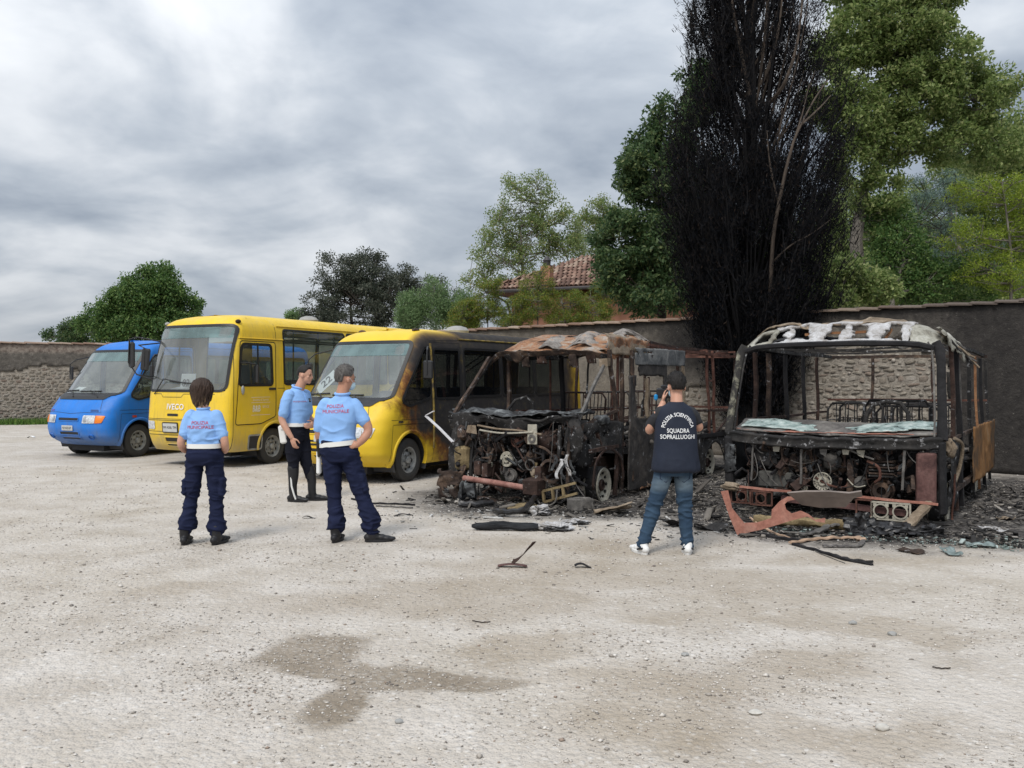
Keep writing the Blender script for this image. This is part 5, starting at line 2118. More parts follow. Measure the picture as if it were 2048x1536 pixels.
	mr.box(t2 + Vector((0, .03, -.22)), (.19, .06, .42), Matrix.Rotation(R(10), 3, 'Z') @ Matrix.Rotation(R(8), 3, 'Y'), bev=.03)
	mr.build('mirror', M['black_plastic'], am2)
	am3 = MB()
	am3.tube([sh.S(-.80, 1.95, .01), sh.S(-.80, 1.95, .12), Vector((1.22, -.60, 1.92))], .016, 6)
	am3 = am3.build('mirror_arm', M['black_plastic'], o)
	mr = MB()
	mr.box((1.20, -.56, 1.74), (.18, .06, .36), Matrix.Rotation(R(-25), 3, 'Z'), bev=.03)
	mr.build('mirror', M['black_plastic'], am3)
	# inside
	inn = MB()
	inn.box((0, -.78, 1.32), (1.84, .52, .26), bev=.06)
	inn.build('dashboard', M['interior'], o)
	stw = MB()
	d = Vector((0, -.5, .86)).normalized()
	stw.lathe([(-.012, .21), (0, .225), (.012, .21), (0, .198)], (.5, -.52, 1.55), d, 22, True)
	stw.build('steering_wheel', M['black_plastic'], o)
	seat_row(o, [.5], .0, .55, 'interior_dark')
	for k in range(5):
		seat_row(o, [-.72, -.28, .35, .78], .95 + .85 * k, .55, 'seat_cloth', .66)
	pt = MB()
	pt.box((-.02, .34, 1.55), (.46, .04, 2.1))
	pt.build('driver_partition', M['interior'], o, smooth=False)
	rf = MB()
	rf.box((0, 2.4, 2.76), (1.5, 5.0, .03))
	rf.build('headlining', M['interior_dark'], o, smooth=False)
	ra = MB()
	for x in (-.35, .35):
		ra.tube([(x, .5, 2.45), (x, 5.0, 2.45)], .018, 6)
		for yy in (.9, 2.2, 3.6):
			ra.tube([(x, yy, .6), (x, yy, 2.75)], .018, 6)
	ra.build('grab_rail', M['black_plastic'], o)
	nt = MB()
	c0 = Vector((-.02, F(0, 1.6).y + .10, 1.60))
	q = [c0 + Vector((-.19, 0, -.13)), c0 + Vector((.19, 0, -.13)), c0 + Vector((.19, .05, .15)), c0 + Vector((-.19, .05, .15))]
	nt.add(q, [(0, 1, 2, 3)])
	n_ = nt.build('number_notice', M['paper'], o, smooth=False)
	wrap_text('82', .19, lambda a, b: c0 + Vector((-.02 + a, -.004 + (b - .03) * .18, b - .03)), M['ink'], n_, bold=.004)
	n2 = MB()
	n2.add([Vector((-.42, F(-.3, 1.48).y + .07, 1.46)), Vector((-.06, F(-.1, 1.48).y + .07, 1.46)), Vector((-.08, -1.0, 1.50)), Vector((-.36, -1.0, 1.50))], [(0, 1, 2, 3)])
	n2.build('dashboard_paper', M['paper'], o, smooth=False)
	roof_lamp(o, (.0, 2.3, 2.90), s=1.2)
	add_wheels(o, [(.91, .10, R(2)), (-.91, .10, R(2)), (.88, 3.5, 0), (-.88, 3.5, 0)], True)
	return o


simple('fog_blue_paint', (.008, .10, .38), .5)  # body blue darkened to paint the shade inside the fog lamp recess
simple('fog_scorched_yellow_paint', (.62, .42, .025), .55)  # the yellow likewise, recess shade put into the colour
t_ = NT('dirty_yellow')
M['dirty_yellow'] = t_.set(t_.ramp(t_.noise(6, 7, .7), [(.34, (.04, .03, .02)), (.52, (.24, .165, .03)), (.72, (.50, .36, .06))]), .6)
simple('badge_blue', (.008, .06, .22), .5)
simple('badge_violet', (.10, .06, .30), .5)
cab_front_bus()
low_nose_bus('minibus', 'blue minibus with orange indicators, farthest left of the parked row', gnd(275, 913), 27.5, .92, 'blue_paint', False, False)
low_nose_bus('minibus', 'yellow minibus with scorched blackened side beside the burnt wreck', gnd(809, 962), 31, .86, 'scorched_yellow_paint', False, True)
# ================================================================== burnt-out buses
def bent(p0, p1, n, amp, seed, sag=0.0):
	g = np.random.default_rng(seed)
	ph = g.random(3) * 6
	out = []
	for k in range(n):
		q = k / (n - 1)
		p = Vector(p0).lerp(Vector(p1), q)
		e = math.sin(math.pi * q)
		p += Vector((math.sin(q * 7 + ph[0]), math.sin(q * 8 + ph[1]), math.sin(q * 6 + ph[2]))) * amp * e
		p.z -= sag * e
		out.append(p)
	return out


def bar(parent, name, p0, p1, r, mat, seed=0, amp=.006, n=8, sag=0.0, square=True, disp=.004):
	mb = MB()
	mb.tube(bent(p0, p1, n, amp, seed, sag), r, 4 if square else 8)
	return mb.build(name, M[mat], parent, ang=40 if not square else 30, disp=(disp, 9, seed))


def torn_sheet(parent, name, fn, nu, nv, mat, seed, hole=.25, fr=3.0, amp=.02, th=.004, keep=None, edge=.6):
	"""a sheet with burnt-out holes and ragged edges; fn(u, v) for u, v in 0..1"""
	g = np.random.default_rng(seed)
	U, Vv = np.meshgrid(np.linspace(0, 1, nu + 1), np.linspace(0, 1, nv + 1))
	U = U + (g.random(U.shape) - .5) * .6 / nu
	Vv = Vv + (g.random(U.shape) - .5) * .6 / nv
	P = np.array([fn(float(a), float(b)) for a, b in zip(np.clip(U, 0, 1).ravel(), np.clip(Vv, 0, 1).ravel())])
	P = P + np.stack([fbm(P * 5 + 3 * k, seed + k, 3) for k in range(3)], 1) * amp
	w = nu + 1
	i = np.arange(nv * w).reshape(-1, w)[:, :-1].ravel()
	Fc = np.stack([i, i + 1, i + w + 1, i + w], 1)
	uc, vc = U.ravel()[Fc].mean(1), Vv.ravel()[Fc].mean(1)
	n_ = fbm(np.stack([uc * fr, vc * fr, np.full(len(uc), seed * 1.7)], 1), seed, 4)
	ed = np.minimum.reduce([uc, 1 - uc, vc, 1 - vc]) * 8
	s = n_ + edge * np.clip(1 - ed, 0, 1) * .5
	ok = s < (1 - 2 * hole) * .55
	if keep is not None:
		ok &= keep(uc, vc, n_)
	o = np_mesh(name, P, Fc[ok], M[mat], parent, smooth=True)
	so = o.modifiers.new('thickness', 'SOLIDIFY')
	so.thickness = th
	return o


def shards(name, label, n, area, size, mat, seed, parent=None, flat=.15, zmax=.05, elong=3.0, cat='debris', zfn=None):
	"""a litter of charred scraps: one object"""
	g = np.random.default_rng(seed)
	X, Y = area(g, n)
	n = len(X)
	base = np.array([(-1, -1, -1), (1, -.8, -1), (.9, 1, -1), (-1.1, .9, -1), (-.8, -.9, 1), (.9, -.7, 1), (.8, .8, 1), (-1, .8, 1)], float) * .5
	fcs = np.array([(3, 2, 1, 0), (4, 5, 6, 7), (0, 1, 5, 4), (1, 2, 6, 5), (2, 3, 7, 6), (3, 0, 4, 7)])
	V = base[None] * (1 + .7 * (g.random((n, 8, 3)) - .5))
	L = np.exp(g.normal(math.log(size), .6, n))
	S = np.stack([L * (1 + (elong - 1) * g.random(n) ** 2), L * (.5 + .5 * g.random(n)), L * flat * (.5 + g.random(n)) + .003], 1)
	V = V * S[:, None, :]
	a, b = g.random(n) * 6.283, g.normal(0, .22, n)
	V2 = V.copy()
	V2[..., 2] = V[..., 2] * np.cos(b)[:, None] + V[..., 0] * np.sin(b)[:, None]
	V2[..., 0] = V[..., 0] * np.cos(b)[:, None] - V[..., 2] * np.sin(b)[:, None]
	W = np.stack([V2[..., 0] * np.cos(a)[:, None] - V2[..., 1] * np.sin(a)[:, None], V2[..., 0] * np.sin(a)[:, None] + V2[..., 1] * np.cos(a)[:, None], V2[..., 2]], 2)
	Zb = zfn(X, Y) if zfn is not None else g.random(n) ** 2 * zmax
	lift = -W[..., 2].min(1) * .7 + Zb
	W = W + np.stack([X, Y, lift], 1)[:, None, :]
	Fc = (fcs[None] + (np.arange(n) * 8)[:, None, None]).reshape(-1, 4)
	t = NT(name + '_scraps')
	geo = t.n('ShaderNodeNewGeometry')
	c = t.ramp(geo.outputs['Random Per Island'], mat)
	c = t.mix(.4, c, t.ramp(t.noise(30, 4), [(.3, .3), (.7, 1.0)]), 'MULTIPLY')
	o = np_mesh(name, W.reshape(-1, 3), Fc, t.set(c, .8, 0, .3), parent)
	tag(o, label, cat, kind='stuff')
	if parent is not None:
		for k in ('label', 'category'):
			if k in o:
				del o[k]
	return o


DARK = [(0, (.010, .010, .011)), (.5, (.028, .026, .026)), (.75, (.07, .064, .06)), (.9, (.17, .15, .13)), (1, (.36, .34, .32))]


def disc_part(parent, name, c, axis, r, th, mat, holes=0, hr=.012, hpos=.8, hub=.3, dish=0.0):
	mb = MB()
	mb.lathe([(-th, 0), (-th, r * .96), (-th * .3, r), (th * .5, r), (th, r * .94), (th * .7 - dish, r * .62), (th * .6 - dish, r * hub * 1.25), (th * 1.6, r * hub), (th * 1.6, r * hub * .55), (th * .2, r * hub * .5), (th * .2, 0)], c, axis, 28)
	o = mb.build(name, M[mat], parent, ang=35)
	if holes:
		d, a, b = frame(axis)
		h = MB()
		for k in range(holes):
			q = 2 * math.pi * k / holes
			p = Vector(c) + (a * math.cos(q) + b * math.sin(q)) * r * hpos + d * th * .9
			h.cyl(p - d * th * .6, p + d * th * .12, hr, 8)
		tag(h.build('bolt_holes', M['seal'], o), kind='stuff')
	return o


def hose(parent, name, pts, r, mat, seed=0):
	P = [Vector(p) for p in pts]
	out = []
	for i in range(len(P) - 1):
		p0, p1, p2, p3 = P[max(i - 1, 0)], P[i], P[i + 1], P[min(i + 2, len(P) - 1)]
		for k in range(5):
			t = k / 5
			out.append(.5 * ((2 * p1) + (p2 - p0) * t + (2 * p0 - 5 * p1 + 4 * p2 - p3) * t * t + (3 * p1 - p0 - 3 * p2 + p3) * t ** 3))
	out.append(P[-1])
	mb = MB()
	mb.tube(out, r, 7)
	return mb.build(name, M[mat], parent, disp=(r * .25, 14, seed))


def lump(parent, name, c, size, mat, seed, amp=.4, fr=1.8, sub=3, rz=0):
	mb = MB()
	mb.blob(c, size, seed, amp, fr, sub, Matrix.Rotation(rz, 3, 'Z'))
	return mb.build(name, M[mat], parent, ang=50)


def sag_belt(parent, name, p0, p1, r, mat, sag, seed=0):
	mb = MB()
	mb.tube(bent(p0, p1, 10, .004, seed, sag), r, 6)
	return mb.build(name, M[mat], parent)


def seat_frame(parent, x, y, z, w=.85, h=.5, mat='char', seed=0):
	o = empty('seat_frame')
	o.parent = parent
	mb = MB()
	b = [(x - w / 2, y, z), (x - w / 2, y + .05, z + h * .8), (x - w / 2 + .07, y + .06, z + h), (x + w / 2 - .07, y + .06, z + h), (x + w / 2, y + .05, z + h * .8), (x + w / 2, y, z)]
	mb.tube(b, .017, 7)
	mb.build('back_hoop', M[mat], o, disp=(.012, 3, seed))
	for k in range(1, 6):
		m2 = MB()
		xx = x - w / 2 + w * k / 6
		m2.tube(bent((xx, y, z), (xx, y + .05, z + h * .97), 5, .006, seed + k), .009, 5)
		m2.build('back_bar', M[mat], o)
	m3 = MB()
	m3.tube([(x - w / 2, y + .02, z + h * .45), (x + w / 2, y + .02, z + h * .45)], .009, 5)
	m3.build('cross_bar', M[mat], o)
	m4 = MB()
	m4.tube([(x - w / 2, y, z), (x - w / 2, y - .38, z - .02), (x + w / 2, y - .38, z - .02), (x + w / 2, y, z)], .016, 6)
	m4.build('seat_hoop', M['rust_dark'], o, disp=(.01, 3, seed + 3))
	return o


def burnt_wheel(parent, c, rz=0.0, r=.215, lie=0.0):
	w = empty('wheel', c, rz)
	w.parent = parent
	m = MB()
	m.lathe([(-.10, r), (-.10, r + .022), (-.07, r - .01), (.06, r - .012), (.085, r + .022), (.105, r + .018), (.09, r - .022), (.05, r - .045), (.03, r * .55), (.055, r * .46), (.055, 0), (-.10, 0)], n=36)
	rim = m.build('rim', M['alloy_pale'], w, ang=38, disp=(.004, 9, 2))
	h = MB()
	for k in range(10):
		a = k * .6283
		rr = r * .78
		h.cyl((.02, math.cos(a) * rr, math.sin(a) * rr), (.068, math.cos(a) * rr, math.sin(a) * rr), .021, 10)
	tag(h.build('vent_holes', M['seal'], rim), kind='stuff')
	b = MB()
	b.lathe([(.0, .085), (.075, .08), (.09, .055), (.06, .05), (.06, 0)], n=20)
	b.build('hub', M['rust_dark'], w)
	t = MB()
	t.ring((0, 0, 0), (1, 0, 0), r + .01, r + .035, .15, 30)
	t.build('bead_wires', M['char'], w, disp=(.02, 8, 5))
	return w


def engine(parent, c, s=1.0, mir=1, seed=0):
	"""blackened engine seen from its belt end: block, sump, pulleys, manifold"""
	x, y, z = c
	mb = MB()
	mb.box((x, y + .38 * s, z), (.44 * s, .62 * s, .40 * s), bev=.04)
	mb.box((x + .02, y + .36 * s, z + .27 * s), (.34 * s, .58 * s, .20 * s), bev=.04)
	mb.box((x, y + .36 * s, z - .27 * s), (.34 * s, .5 * s, .18 * s), bev=.05)
	mb.build('engine_block', M['char_plain'], parent, disp=(.02, 7, seed))
	t = MB()
	t.box((x + .01, y + .05, z + .1 * s), (.34 * s, .07, .52 * s), bev=.03)
	t.build('timing_cover', M['char'], parent, disp=(.015, 9, seed + 1))


def build_wreck_one():
	"""the wreck in the middle: van-type front, roof rusted orange, door panel hanging"""
	o = empty('burnt_bus')
	tag(o, 'burnt-out bus with rust-orange cab roof and exposed engine, between yellow minibus and investigator', 'burnt bus', 'burnt-out buses')
	bus_pose(o, gnd(1196, 1001), 33, .83)
	W = .93
	# ---- roof cap over the cab
	def roof(u, v):
		x = -W - .19 + (2 * W + .19) * u
		e = abs(2 * u - 1)
		ez = .09 * e ** 6 + .015 * e
		y = .10 + v * 1.32 + .14 * e ** 2
		z = 2.04 + .30 * (1 - (1 - v) ** 2.0) - ez * 1.5 + .02 * math.sin(9 * u)
		return (x, y, z)
	torn_sheet(o, 'roof_panel', roof, 80, 50, 'rust_orange', 3, hole=.07, fr=6, amp=.035, keep=lambda u, v, n: ~((u > .45) & (v > .60) & (n > -.12)) & ~((u < .14) & (n > .28)) & ~((v > .9) & (n > -.05)))
	def roof2(u, v):
		p = roof(.42 + .58 * u, .08 + .9 * v)
		return (p[0], p[1] + .1 * v, p[2] + .03 + .035 * math.sin(14 * u + 5 * v))
	torn_sheet(o, 'peeled_roof_skin', roof2, 60, 40, 'roof_ash', 9, hole=.26, fr=8, amp=.045, th=.006)
	def lip(u, v):
		x = -W - .16 + (2 * W + .11) * u
		e = abs(2 * u - 1)
		return (x, .06 + .06 * v + .13 * e ** 2, 2.06 - .08 * v - .13 * e ** 6 - (.10 * math.exp(-((u - .27) / .07) ** 2) * v) + .012 * math.sin(u * 11))
	torn_sheet(o, 'roof_front_edge', lip, 50, 6, 'char_brown', 5, hole=.02, fr=3, amp=.035, edge=.4)
	# cab roof inside: sooty sheets that hang behind the opening
	def liner(u, v):
		return (-W + .05 + 1.8 * u, .25 + 1.05 * v, 1.98 - .06 * math.sin(5 * u) + .06 * v)
	torn_sheet(o, 'burnt_headlining', liner, 20, 14, 'char_plain', 6, hole=.12, fr=3, amp=.04)
	# corner casting of the roof above the driver's door
	def corner(u, v):
		a = u * math.pi * .5
		return (W - .10 + .12 * math.sin(a) , .10 + 1.30 * v, 2.29 - .30 * (1 - math.cos(a)) - .05 * v)
	torn_sheet(o, 'roof_corner_panel', corner, 12, 30, 'ash_tan', 12, hole=.10, fr=5, amp=.035)
	def corner2(u, v):
		return (W + .015 - .02 * u, .12 + 1.25 * v, 2.24 - .26 * u - .02 * v)
	torn_sheet(o, 'roof_side_panel', corner2, 10, 30, 'rust_orange', 15, hole=.08, fr=5, amp=.03)
	# pillars
	bar(o, 'windscreen_pillar', (-W - .17, -.70, 1.12), (-W - .11, .12, 1.97), .032, 'char_brown', 1, .01, 10)
	bar(o, 'windscreen_pillar', (-W - .19, -.62, 1.10), (-W - .14, .22, 1.95), .020, 'char', 2, .012, 10)
	bar(o, 'windscreen_pillar', (W - .07, -.62, 1.10), (W - .02, .10, 1.92), .026, 'alloy_dark', 3, .006, 10)
	bar(o, 'door_pillar', (-W + .01, .46, .9), (-W + .02, .46, 2.02), .035, 'char_brown', 4, .008)
	bar(o, 'door_pillar', (W - .01, .40, .95), (W + .0, .14, 2.05), .034, 'char_brown', 5, .012, 10)
	bar(o, 'door_post', (W - .03, .58, .05), (W - .02, .56, 2.02), .034, 'char_brown', 6, .008)
	bar(o, 'inner_post', (-.30, 1.05, .6), (-.32, 1.0, 2.0), .040, 'char_plain', 7, .012)
	bar(o, 'inner_post', (-.44, .92, .6), (-.46, .9, 1.98), .016, 'rust', 8, .008)
	bar(o, 'inner_post', (.42, 1.9, .6), (.47, 1.75, 2.05), .012, 'alloy_dark', 9, .012, square=False)
	bar(o, 'hanging_rod', (.36, .55, 1.42), (.37, .6, 2.0), .014, 'char', 10, .004, square=False)
	lump(o, 'hanging_lamp', (.36, .55, 1.40), (.05, .04, .03), 'char_brown', 4, .2)
	for k in range(7):
		xx = -.75 + .26 * k
		def drip(u, v, xx=xx, k=k):
			return (xx + (.10 + .03 * (k % 3)) * u, .10 + .05 * v + .03 * k % .05, 2.0 - (.08 + .05 * ((k * 5) % 3)) * v)
		torn_sheet(o, 'hanging_scrap', drip, 8, 8, ['char', 'char_brown', 'rust_dark'][k % 3], 700 + k, hole=.15, fr=5, amp=.03, th=.005)
	# front corner bracket by the roof
	mb = MB()
	mb.box((W - .03, .06, 1.88), (.12, .10, .10))
	mb.build('mirror_bracket', M['ash_tan'], o, disp=(.015, 8, 4))
	# ---- dashboard slab, layered with melted scraps
	def dash(u, v):
		x = -W - .22 + (2 * W + .18) * u
		e = (2 * u - 1) ** 2
		return (x, -.88 + .55 * v + .16 * e, 1.145 + .05 * v + .02 * math.sin(8 * u))
	torn_sheet(o, 'dashboard_top', dash, 56, 14, 'char', 21, hole=.03, fr=4, amp=.05, th=.03, edge=.5)
	def dash2(u, v):
		p = dash(u, v)
		return (p[0], p[1] - .02, p[2] + .035)
	torn_sheet(o, 'melted_dashboard_layer', dash2, 60, 14, 'char_ash', 22, hole=.22, fr=9, amp=.07, th=.01)
	def apron(u, v):
		p = dash(u, 0)
		return (p[0], p[1] + .05 * v, p[2] - .16 * v - .08 * v * math.sin(13 * u))
	torn_sheet(o, 'melted_dashboard_edge', apron, 56, 7, 'char', 23, hole=.13, fr=7, amp=.05, th=.012)
	bar(o, 'dashboard_bracket', (-.55, -.88, 1.02), (.48, -.90, .93), .013, 'ash_tan', 24, .012, square=False)
	sag_belt(o, 'charred_cable', (-.50, -.90, .96), (.36, -.92, .96), .012, 'alloy_pale', .03, 5)
	mb = MB()
	mb.plate([(-.07, -.13), (.07, -.13), (.07, .13), (-.07, .13)], .012, Matrix.Translation((.34, -.90, .93)))
	pb = mb.build('hanging_plate', M['alloy_pale'], o, disp=(.006, 9, 1))
	mb = MB()
	mb.ring((.34, -.915, .87), (0, 1, 0), .026, .055, .012, 18)
	mb.build('eyelet', M['alloy_dark'], pb)
	mb = MB()
	mb.plate([(-.13, .0), (.0, .0), (.02, -.12), (-.16, -.10)], .006, Matrix.Translation((-.58, -.88, 1.02)))
	mb.build('hanging_plate', M['ash_tan'], o)
	hoop = MB()
	hoop.tube([(-.52, -.25, 1.16), (-.40, -.15, 1.36), (-.28, -.06, 1.40), (-.20, -.02, 1.32), (-.20, 0, 1.15)], .02, 8)
	hoop.build('steering_hoop', M['char'], o, disp=(.01, 5, 3))
	# ---- engine bay
	engine(o, (-.10, -.62, .60), 1.0, seed=31)
	disc_part(o, 'pulley', (-.12, -.80, .575), (0, -1, 0), .105, .02, 'alloy_pale', 6, .010, .55, .42)
	disc_part(o, 'crank_pulley', (-.06, -.80, .36), (0, -1, 0), .098, .02, 'alloy_dark', 0, hub=.75, dish=.03)
	disc_part(o, 'pulley', (-.40, -.80, .49), (0, -1, 0), .045, .02, 'alloy_pale', 0, hub=.5, dish=.02)
	fan = MB()
	fan.ring((.03, -.78, .83), (0, 1, 0), .080, .095, .03, 26)
	for k in range(7):
		a = k * .8976
		fan.cyl((.03, -.78, .83), (.03 + math.cos(a) * .088, -.78, .83 + math.sin(a) * .088), .010, 5)
	fan.ring((.03, -.785, .83), (0, 1, 0), .0, .035, .03, 14)
	fan.build('fan_wheel', M['rust'], o, disp=(.004, 8, 2))
	belt = MB()
	belt.tube([(-.05, -.80, .86), (.14, -.80, .58), (.22, -.80, .47), (.12, -.80, .42), (.04, -.80, .46)], .012, 5)
	belt.build('drive_belt', M['rust_dark'], o)
	ring = MB()
	ring.ring((.24, -.80, .52), (0, 1, 0), .058, .075, .02, 22)
	ring.build('tensioner_ring', M['alloy_dark'], o)
	hose(o, 'intake_duct', [(-.62, -.62, .78), (-.45, -.68, .72), (-.28, -.66, .98), (.05, -.64, 1.0), (.28, -.62, .94)], .075, 'char_plain', 3)
	lump(o, 'air_cleaner', (.44, -.62, .84), (.24, .2, .15), 'rust_dark', 8, .18, 1.2)
	lump(o, 'alternator', (.20, -.66, .60), (.12, .10, .11), 'char_brown', 7, .3)
	lump(o, 'steering_box', (.30, -.76, .42), (.07, .06, .09), 'ash_tan', 9, .4)
	mb = MB()
	mb.box((-.86, -.78, .56), (.26, .14, .32), bev=.03)
	mb.build('battery_case', M['scorched_ochre'], o, disp=(.03, 7, 4))
	mb = MB()
	mb.box((-.84, -.72, .90), (.30, .16, .20), bev=.04)
	mb.build('fuse_box', M['char_brown'], o, disp=(.03, 7, 14))
	for k, (x, z, s) in enumerate([(-.66, .52, .07), (-.60, .66, .06), (-.46, .60, .08), (-.68, .40, .05), (-.32, .72, .06), (-.52, .80, .05), (.10, .70, .05), (.36, .70, .06), (-.25, .40, .06)]):
		lump(o, 'engine_fitting', (x, -.74 + .03 * (k % 3), z), (s, s * .8, s * 1.1), ['char', 'char_brown', 'alloy_dark'][k % 3], 50 + k, .45)
	mb = MB()
	mb.box((-.58, -.83, .43), (.11, .06, .20), bev=.015)
	mb.build('relay_box', M['rust_dark'], o)
	for k, (x, z0, z1, m_) in enumerate([(-.40, .34, .72, 'char_brown'), (-.72, .30, .95, 'char'), (.42, .18, .75, 'char_plain'), (.66, .3, 1.05, 'char'), (.30, .30, .55, 'scorched_ochre'), (.80, .12, .9, 'char_brown')]):
		bar(o, 'front_frame_post', (x, -.80, z0), (x + .03, -.78, z1), .028, m_, 60 + k, .012)
	# bumper tube, chassis horns, torsion parts
	mb = MB()
	mb.tube(bent((-.72, -.96, .30), (.30, -.98, .235), 8, .004, 3), .040, 12)
	mb.build('bumper_tube', M['rust_pipe'], o)
	mb = MB()
	mb.box((.38, -.92, .25), (.22, .24, .22), bev=.02)
	mb.build('chassis_horn', M['rust_dark'], o, disp=(.015, 9, 3))
	mb = MB()
	mb.box((-.80, -.86, .24), (.14, .22, .12), Matrix.Rotation(R(25), 3, 'Y'), bev=.02)
	mb.build('chassis_horn', M['char_brown'], o, disp=(.02, 9, 4))
	lad = empty('step_bracket')
	lad.parent = o
	for k, (a, b) in enumerate([((.52, -.90, .06), (.98, -.86, .20)), ((.50, -.90, .20), (.96, -.86, .33)), ((.66, -.9, .10), (.64, -.9, .24)), ((.80, -.88, .15), (.78, -.88, .29)), ((.52, -.9, .06), (.50, -.9, .2))]):
		m = MB()
		m.tube([a, b], .022, 4)
		m.build('bracket_bar', M['scorched_ochre'], lad)
	ringm = MB()
	ringm.ring((.58, -.84, .46), (0, 1, 0), .12, .155, .04, 26)
	ringm.build('head_lamp_ring', M['char_brown'], o, disp=(.015, 6, 3))
	hose(o, 'charred_hose', [(.46, -.95, .30), (.44, -.97, .12), (.56, -.98, .02), (.72, -.97, .08), (.74, -.95, .24)], .011, 'alloy_dark', 3)
	hose(o, 'charred_hose', [(.30, -.80, .78), (.52, -.86, .74), (.70, -.84, .60), (.82, -.80, .62)], .018, 'char_brown', 4)
	hose(o, 'charred_hose', [(-.10, -.80, .72), (.02, -.84, .60), (.10, -.82, .48), (.16, -.8, .44)], .010, 'char', 6)
	# ash fleece hanging on the front corner
	for q_ in range(5):
		def fleece(u, v, q_=q_):
			return (.66 + .055 * q_ + .05 * u + .03 * math.sin(5 * v + q_), -.93 + .02 * q_, .68 - .05 * (q_ % 3) - (.20 + .06 * (q_ % 2)) * v)
		torn_sheet(o, 'hanging_ash', fleece, 6, 14, 'ash_white' if q_ % 2 else 'char_ash', 33 + q_, hole=.22, fr=6, amp=.03, th=.006)
	# ---- side: fender, arch, charred door
	def fender(u, v):
		y = -.72 + 1.20 * u
		z = 1.12 - .62 * v
		return (W + .03 - .10 * (1 - u) ** 2 * 1.5, y, z - .06 * u)
	torn_sheet(o, 'front_wing', fender, 30, 20, 'char', 41, hole=.10, fr=3.2, amp=.045, keep=lambda u, v, n: ~(((u - .64) / .34) ** 2 + ((v - 1.1) / .52) ** 2 < 1) & ~((u > .2) & (u < .5) & (v > .25) & (v < .7) & (n > .05)))
	def arch(u, v):
		a = math.pi * (1.08 - 1.16 * u)
		r_ = .38 + .035 * v
		return (W + .05 - .30 * (1 - v) * 0, .04 + math.cos(a) * r_ * 1.15, .30 + math.sin(a) * r_)
	torn_sheet(o, 'wheel_arch', arch, 26, 4, 'rust_dark', 42, hole=.02, fr=3, amp=.02, th=.02)
	bar(o, 'waist_rail', (W + .02, -.45, .70), (W + .02, .56, .74), .032, 'rust_dark', 43, .006)
	bar(o, 'wing_stay', (W - .05, -.22, 1.12), (W - .02, -.05, .72), .03, 'rust_dark', 44, .006)
	bar(o, 'sill_post', (W - .02, .46, .70), (W - .04, .38, .03), .035, 'rust_dark', 45, .006)
	bar(o, 'window_ledge', (W - .08, -.62, 1.02), (W + .02, .36, 1.22), .026, 'char_brown', 46, .01)
	lump(o, 'ash_clump', (W - .02, -.05, 1.10), (.10, .16, .07), 'char_ash', 47, .5)
	lump(o, 'ash_clump', (W - .08, -.70, .86), (.12, .10, .30), 'char', 48, .5)
	# door: a sheet with a window opening, standing from sill to roof
	def door(u, v):
		return (W + .045 + .015 * math.sin(4 * v), .62 + 1.32 * u, 2.02 - 1.96 * v)
	torn_sheet(o, 'door_panel', door, 44, 66, 'sooty_sheet', 51, hole=.0, fr=3, amp=.018, edge=.05, th=.02,
			   keep=lambda u, v, n: ~((u > .17) & (u < .90) & (v > .18 + .03 * n) & (v < .47 + .03 * n)) & ~((u < .20) & (v < .10)) & ~((u < .24) & (v < .17) & (v > .03)))
	def sp(u, v):
		return (W + .07, .80 + 1.85 * u, 2.10 - .25 * v)
	torn_sheet(o, 'destination_board', sp, 40, 10, 'board_grey', 52, hole=.05, fr=4, amp=.012, th=.012)
	bar(o, 'door_post', (W + .04, .78, .2), (W + .05, .76, 2.06), .030, 'char_brown', 58, .008)
	bar(o, 'door_post', (W + .04, 2.66, .5), (W + .05, 2.64, 2.10), .030, 'ash_tan', 59, .010)
	bar(o, 'window_bar', (W + .06, 1.22, 1.66), (W + .06, 1.26, 1.10), .036, 'ash_tan', 53, .016)
	bar(o, 'window_bar', (W + .03, 1.36, 1.68), (W + .03, 1.36, 1.10), .018, 'rust', 54, .006)
	bar(o, 'window_sill', (W + .06, .80, 1.10), (W + .06, 1.80, 1.08), .018, 'ash_tan', 55, .004)
	def rp(u, v):
		return (W + .05, 1.02 + .5 * u, .22 - .16 * v)
	torn_sheet(o, 'blistered_patch', rp, 12, 8, 'rust_orange', 57, hole=.2, fr=5, amp=.03)
	# ---- saloon skeleton: rails and hoops of square tube
	for sg in (1, -1):
		bar(o, 'roof_rail', (sg * W, 1.42, 2.16), (sg * (W - .02), 5.35, 2.06), .032, 'rust', 70 + sg, .012, 14, .03)
		bar(o, 'roof_rail', (sg * (W - .18), 1.35, 2.26), (sg * (W - .2), 5.40, 2.16), .026, 'rust_dark', 75 + sg, .016, 14, .06)
		bar(o, 'waist_rail', (sg * W, 1.96 if sg > 0 else .7, 1.16), (sg * W, 5.30, 1.10), .028, 'rust' if sg < 0 else 'rust_dark', 80 + sg, .008, 12, .02)
		bar(o, 'floor_rail', (sg * W, 1.9 if sg > 0 else .7, .72), (sg * W, 5.35, .66), .045, 'char_plain', 85 + sg, .006, 12)
		for k, y in enumerate((2.55, 3.86, 4.12, 5.28)):
			bar(o, 'body_post', (sg * W, y + .06, .66), (sg * (W - .02), y, 2.14), .028, 'rust' if k in (1, 2) else 'rust_dark', 90 + k + 7 * sg, .012, 10)
	bar(o, 'post_tie', (W, 3.90, 1.62), (W, 4.14, 1.62), .014, 'rust', 99)
	for k, y in enumerate((1.9, 2.9, 3.9, 4.7, 5.36)):
		bar(o, 'roof_bow', (-W + .05, y, 2.16), (W - .05, y + .03, 2.15), .022, 'rust_dark' if k % 2 else 'rust', 110 + k, .015, 10, .09 if k < 3 else .03)
	bar(o, 'fallen_rail', (-.2, 1.6, 2.24), (W - .1, 5.2, 2.10), .018, 'rust', 116, .02, 12, .04)
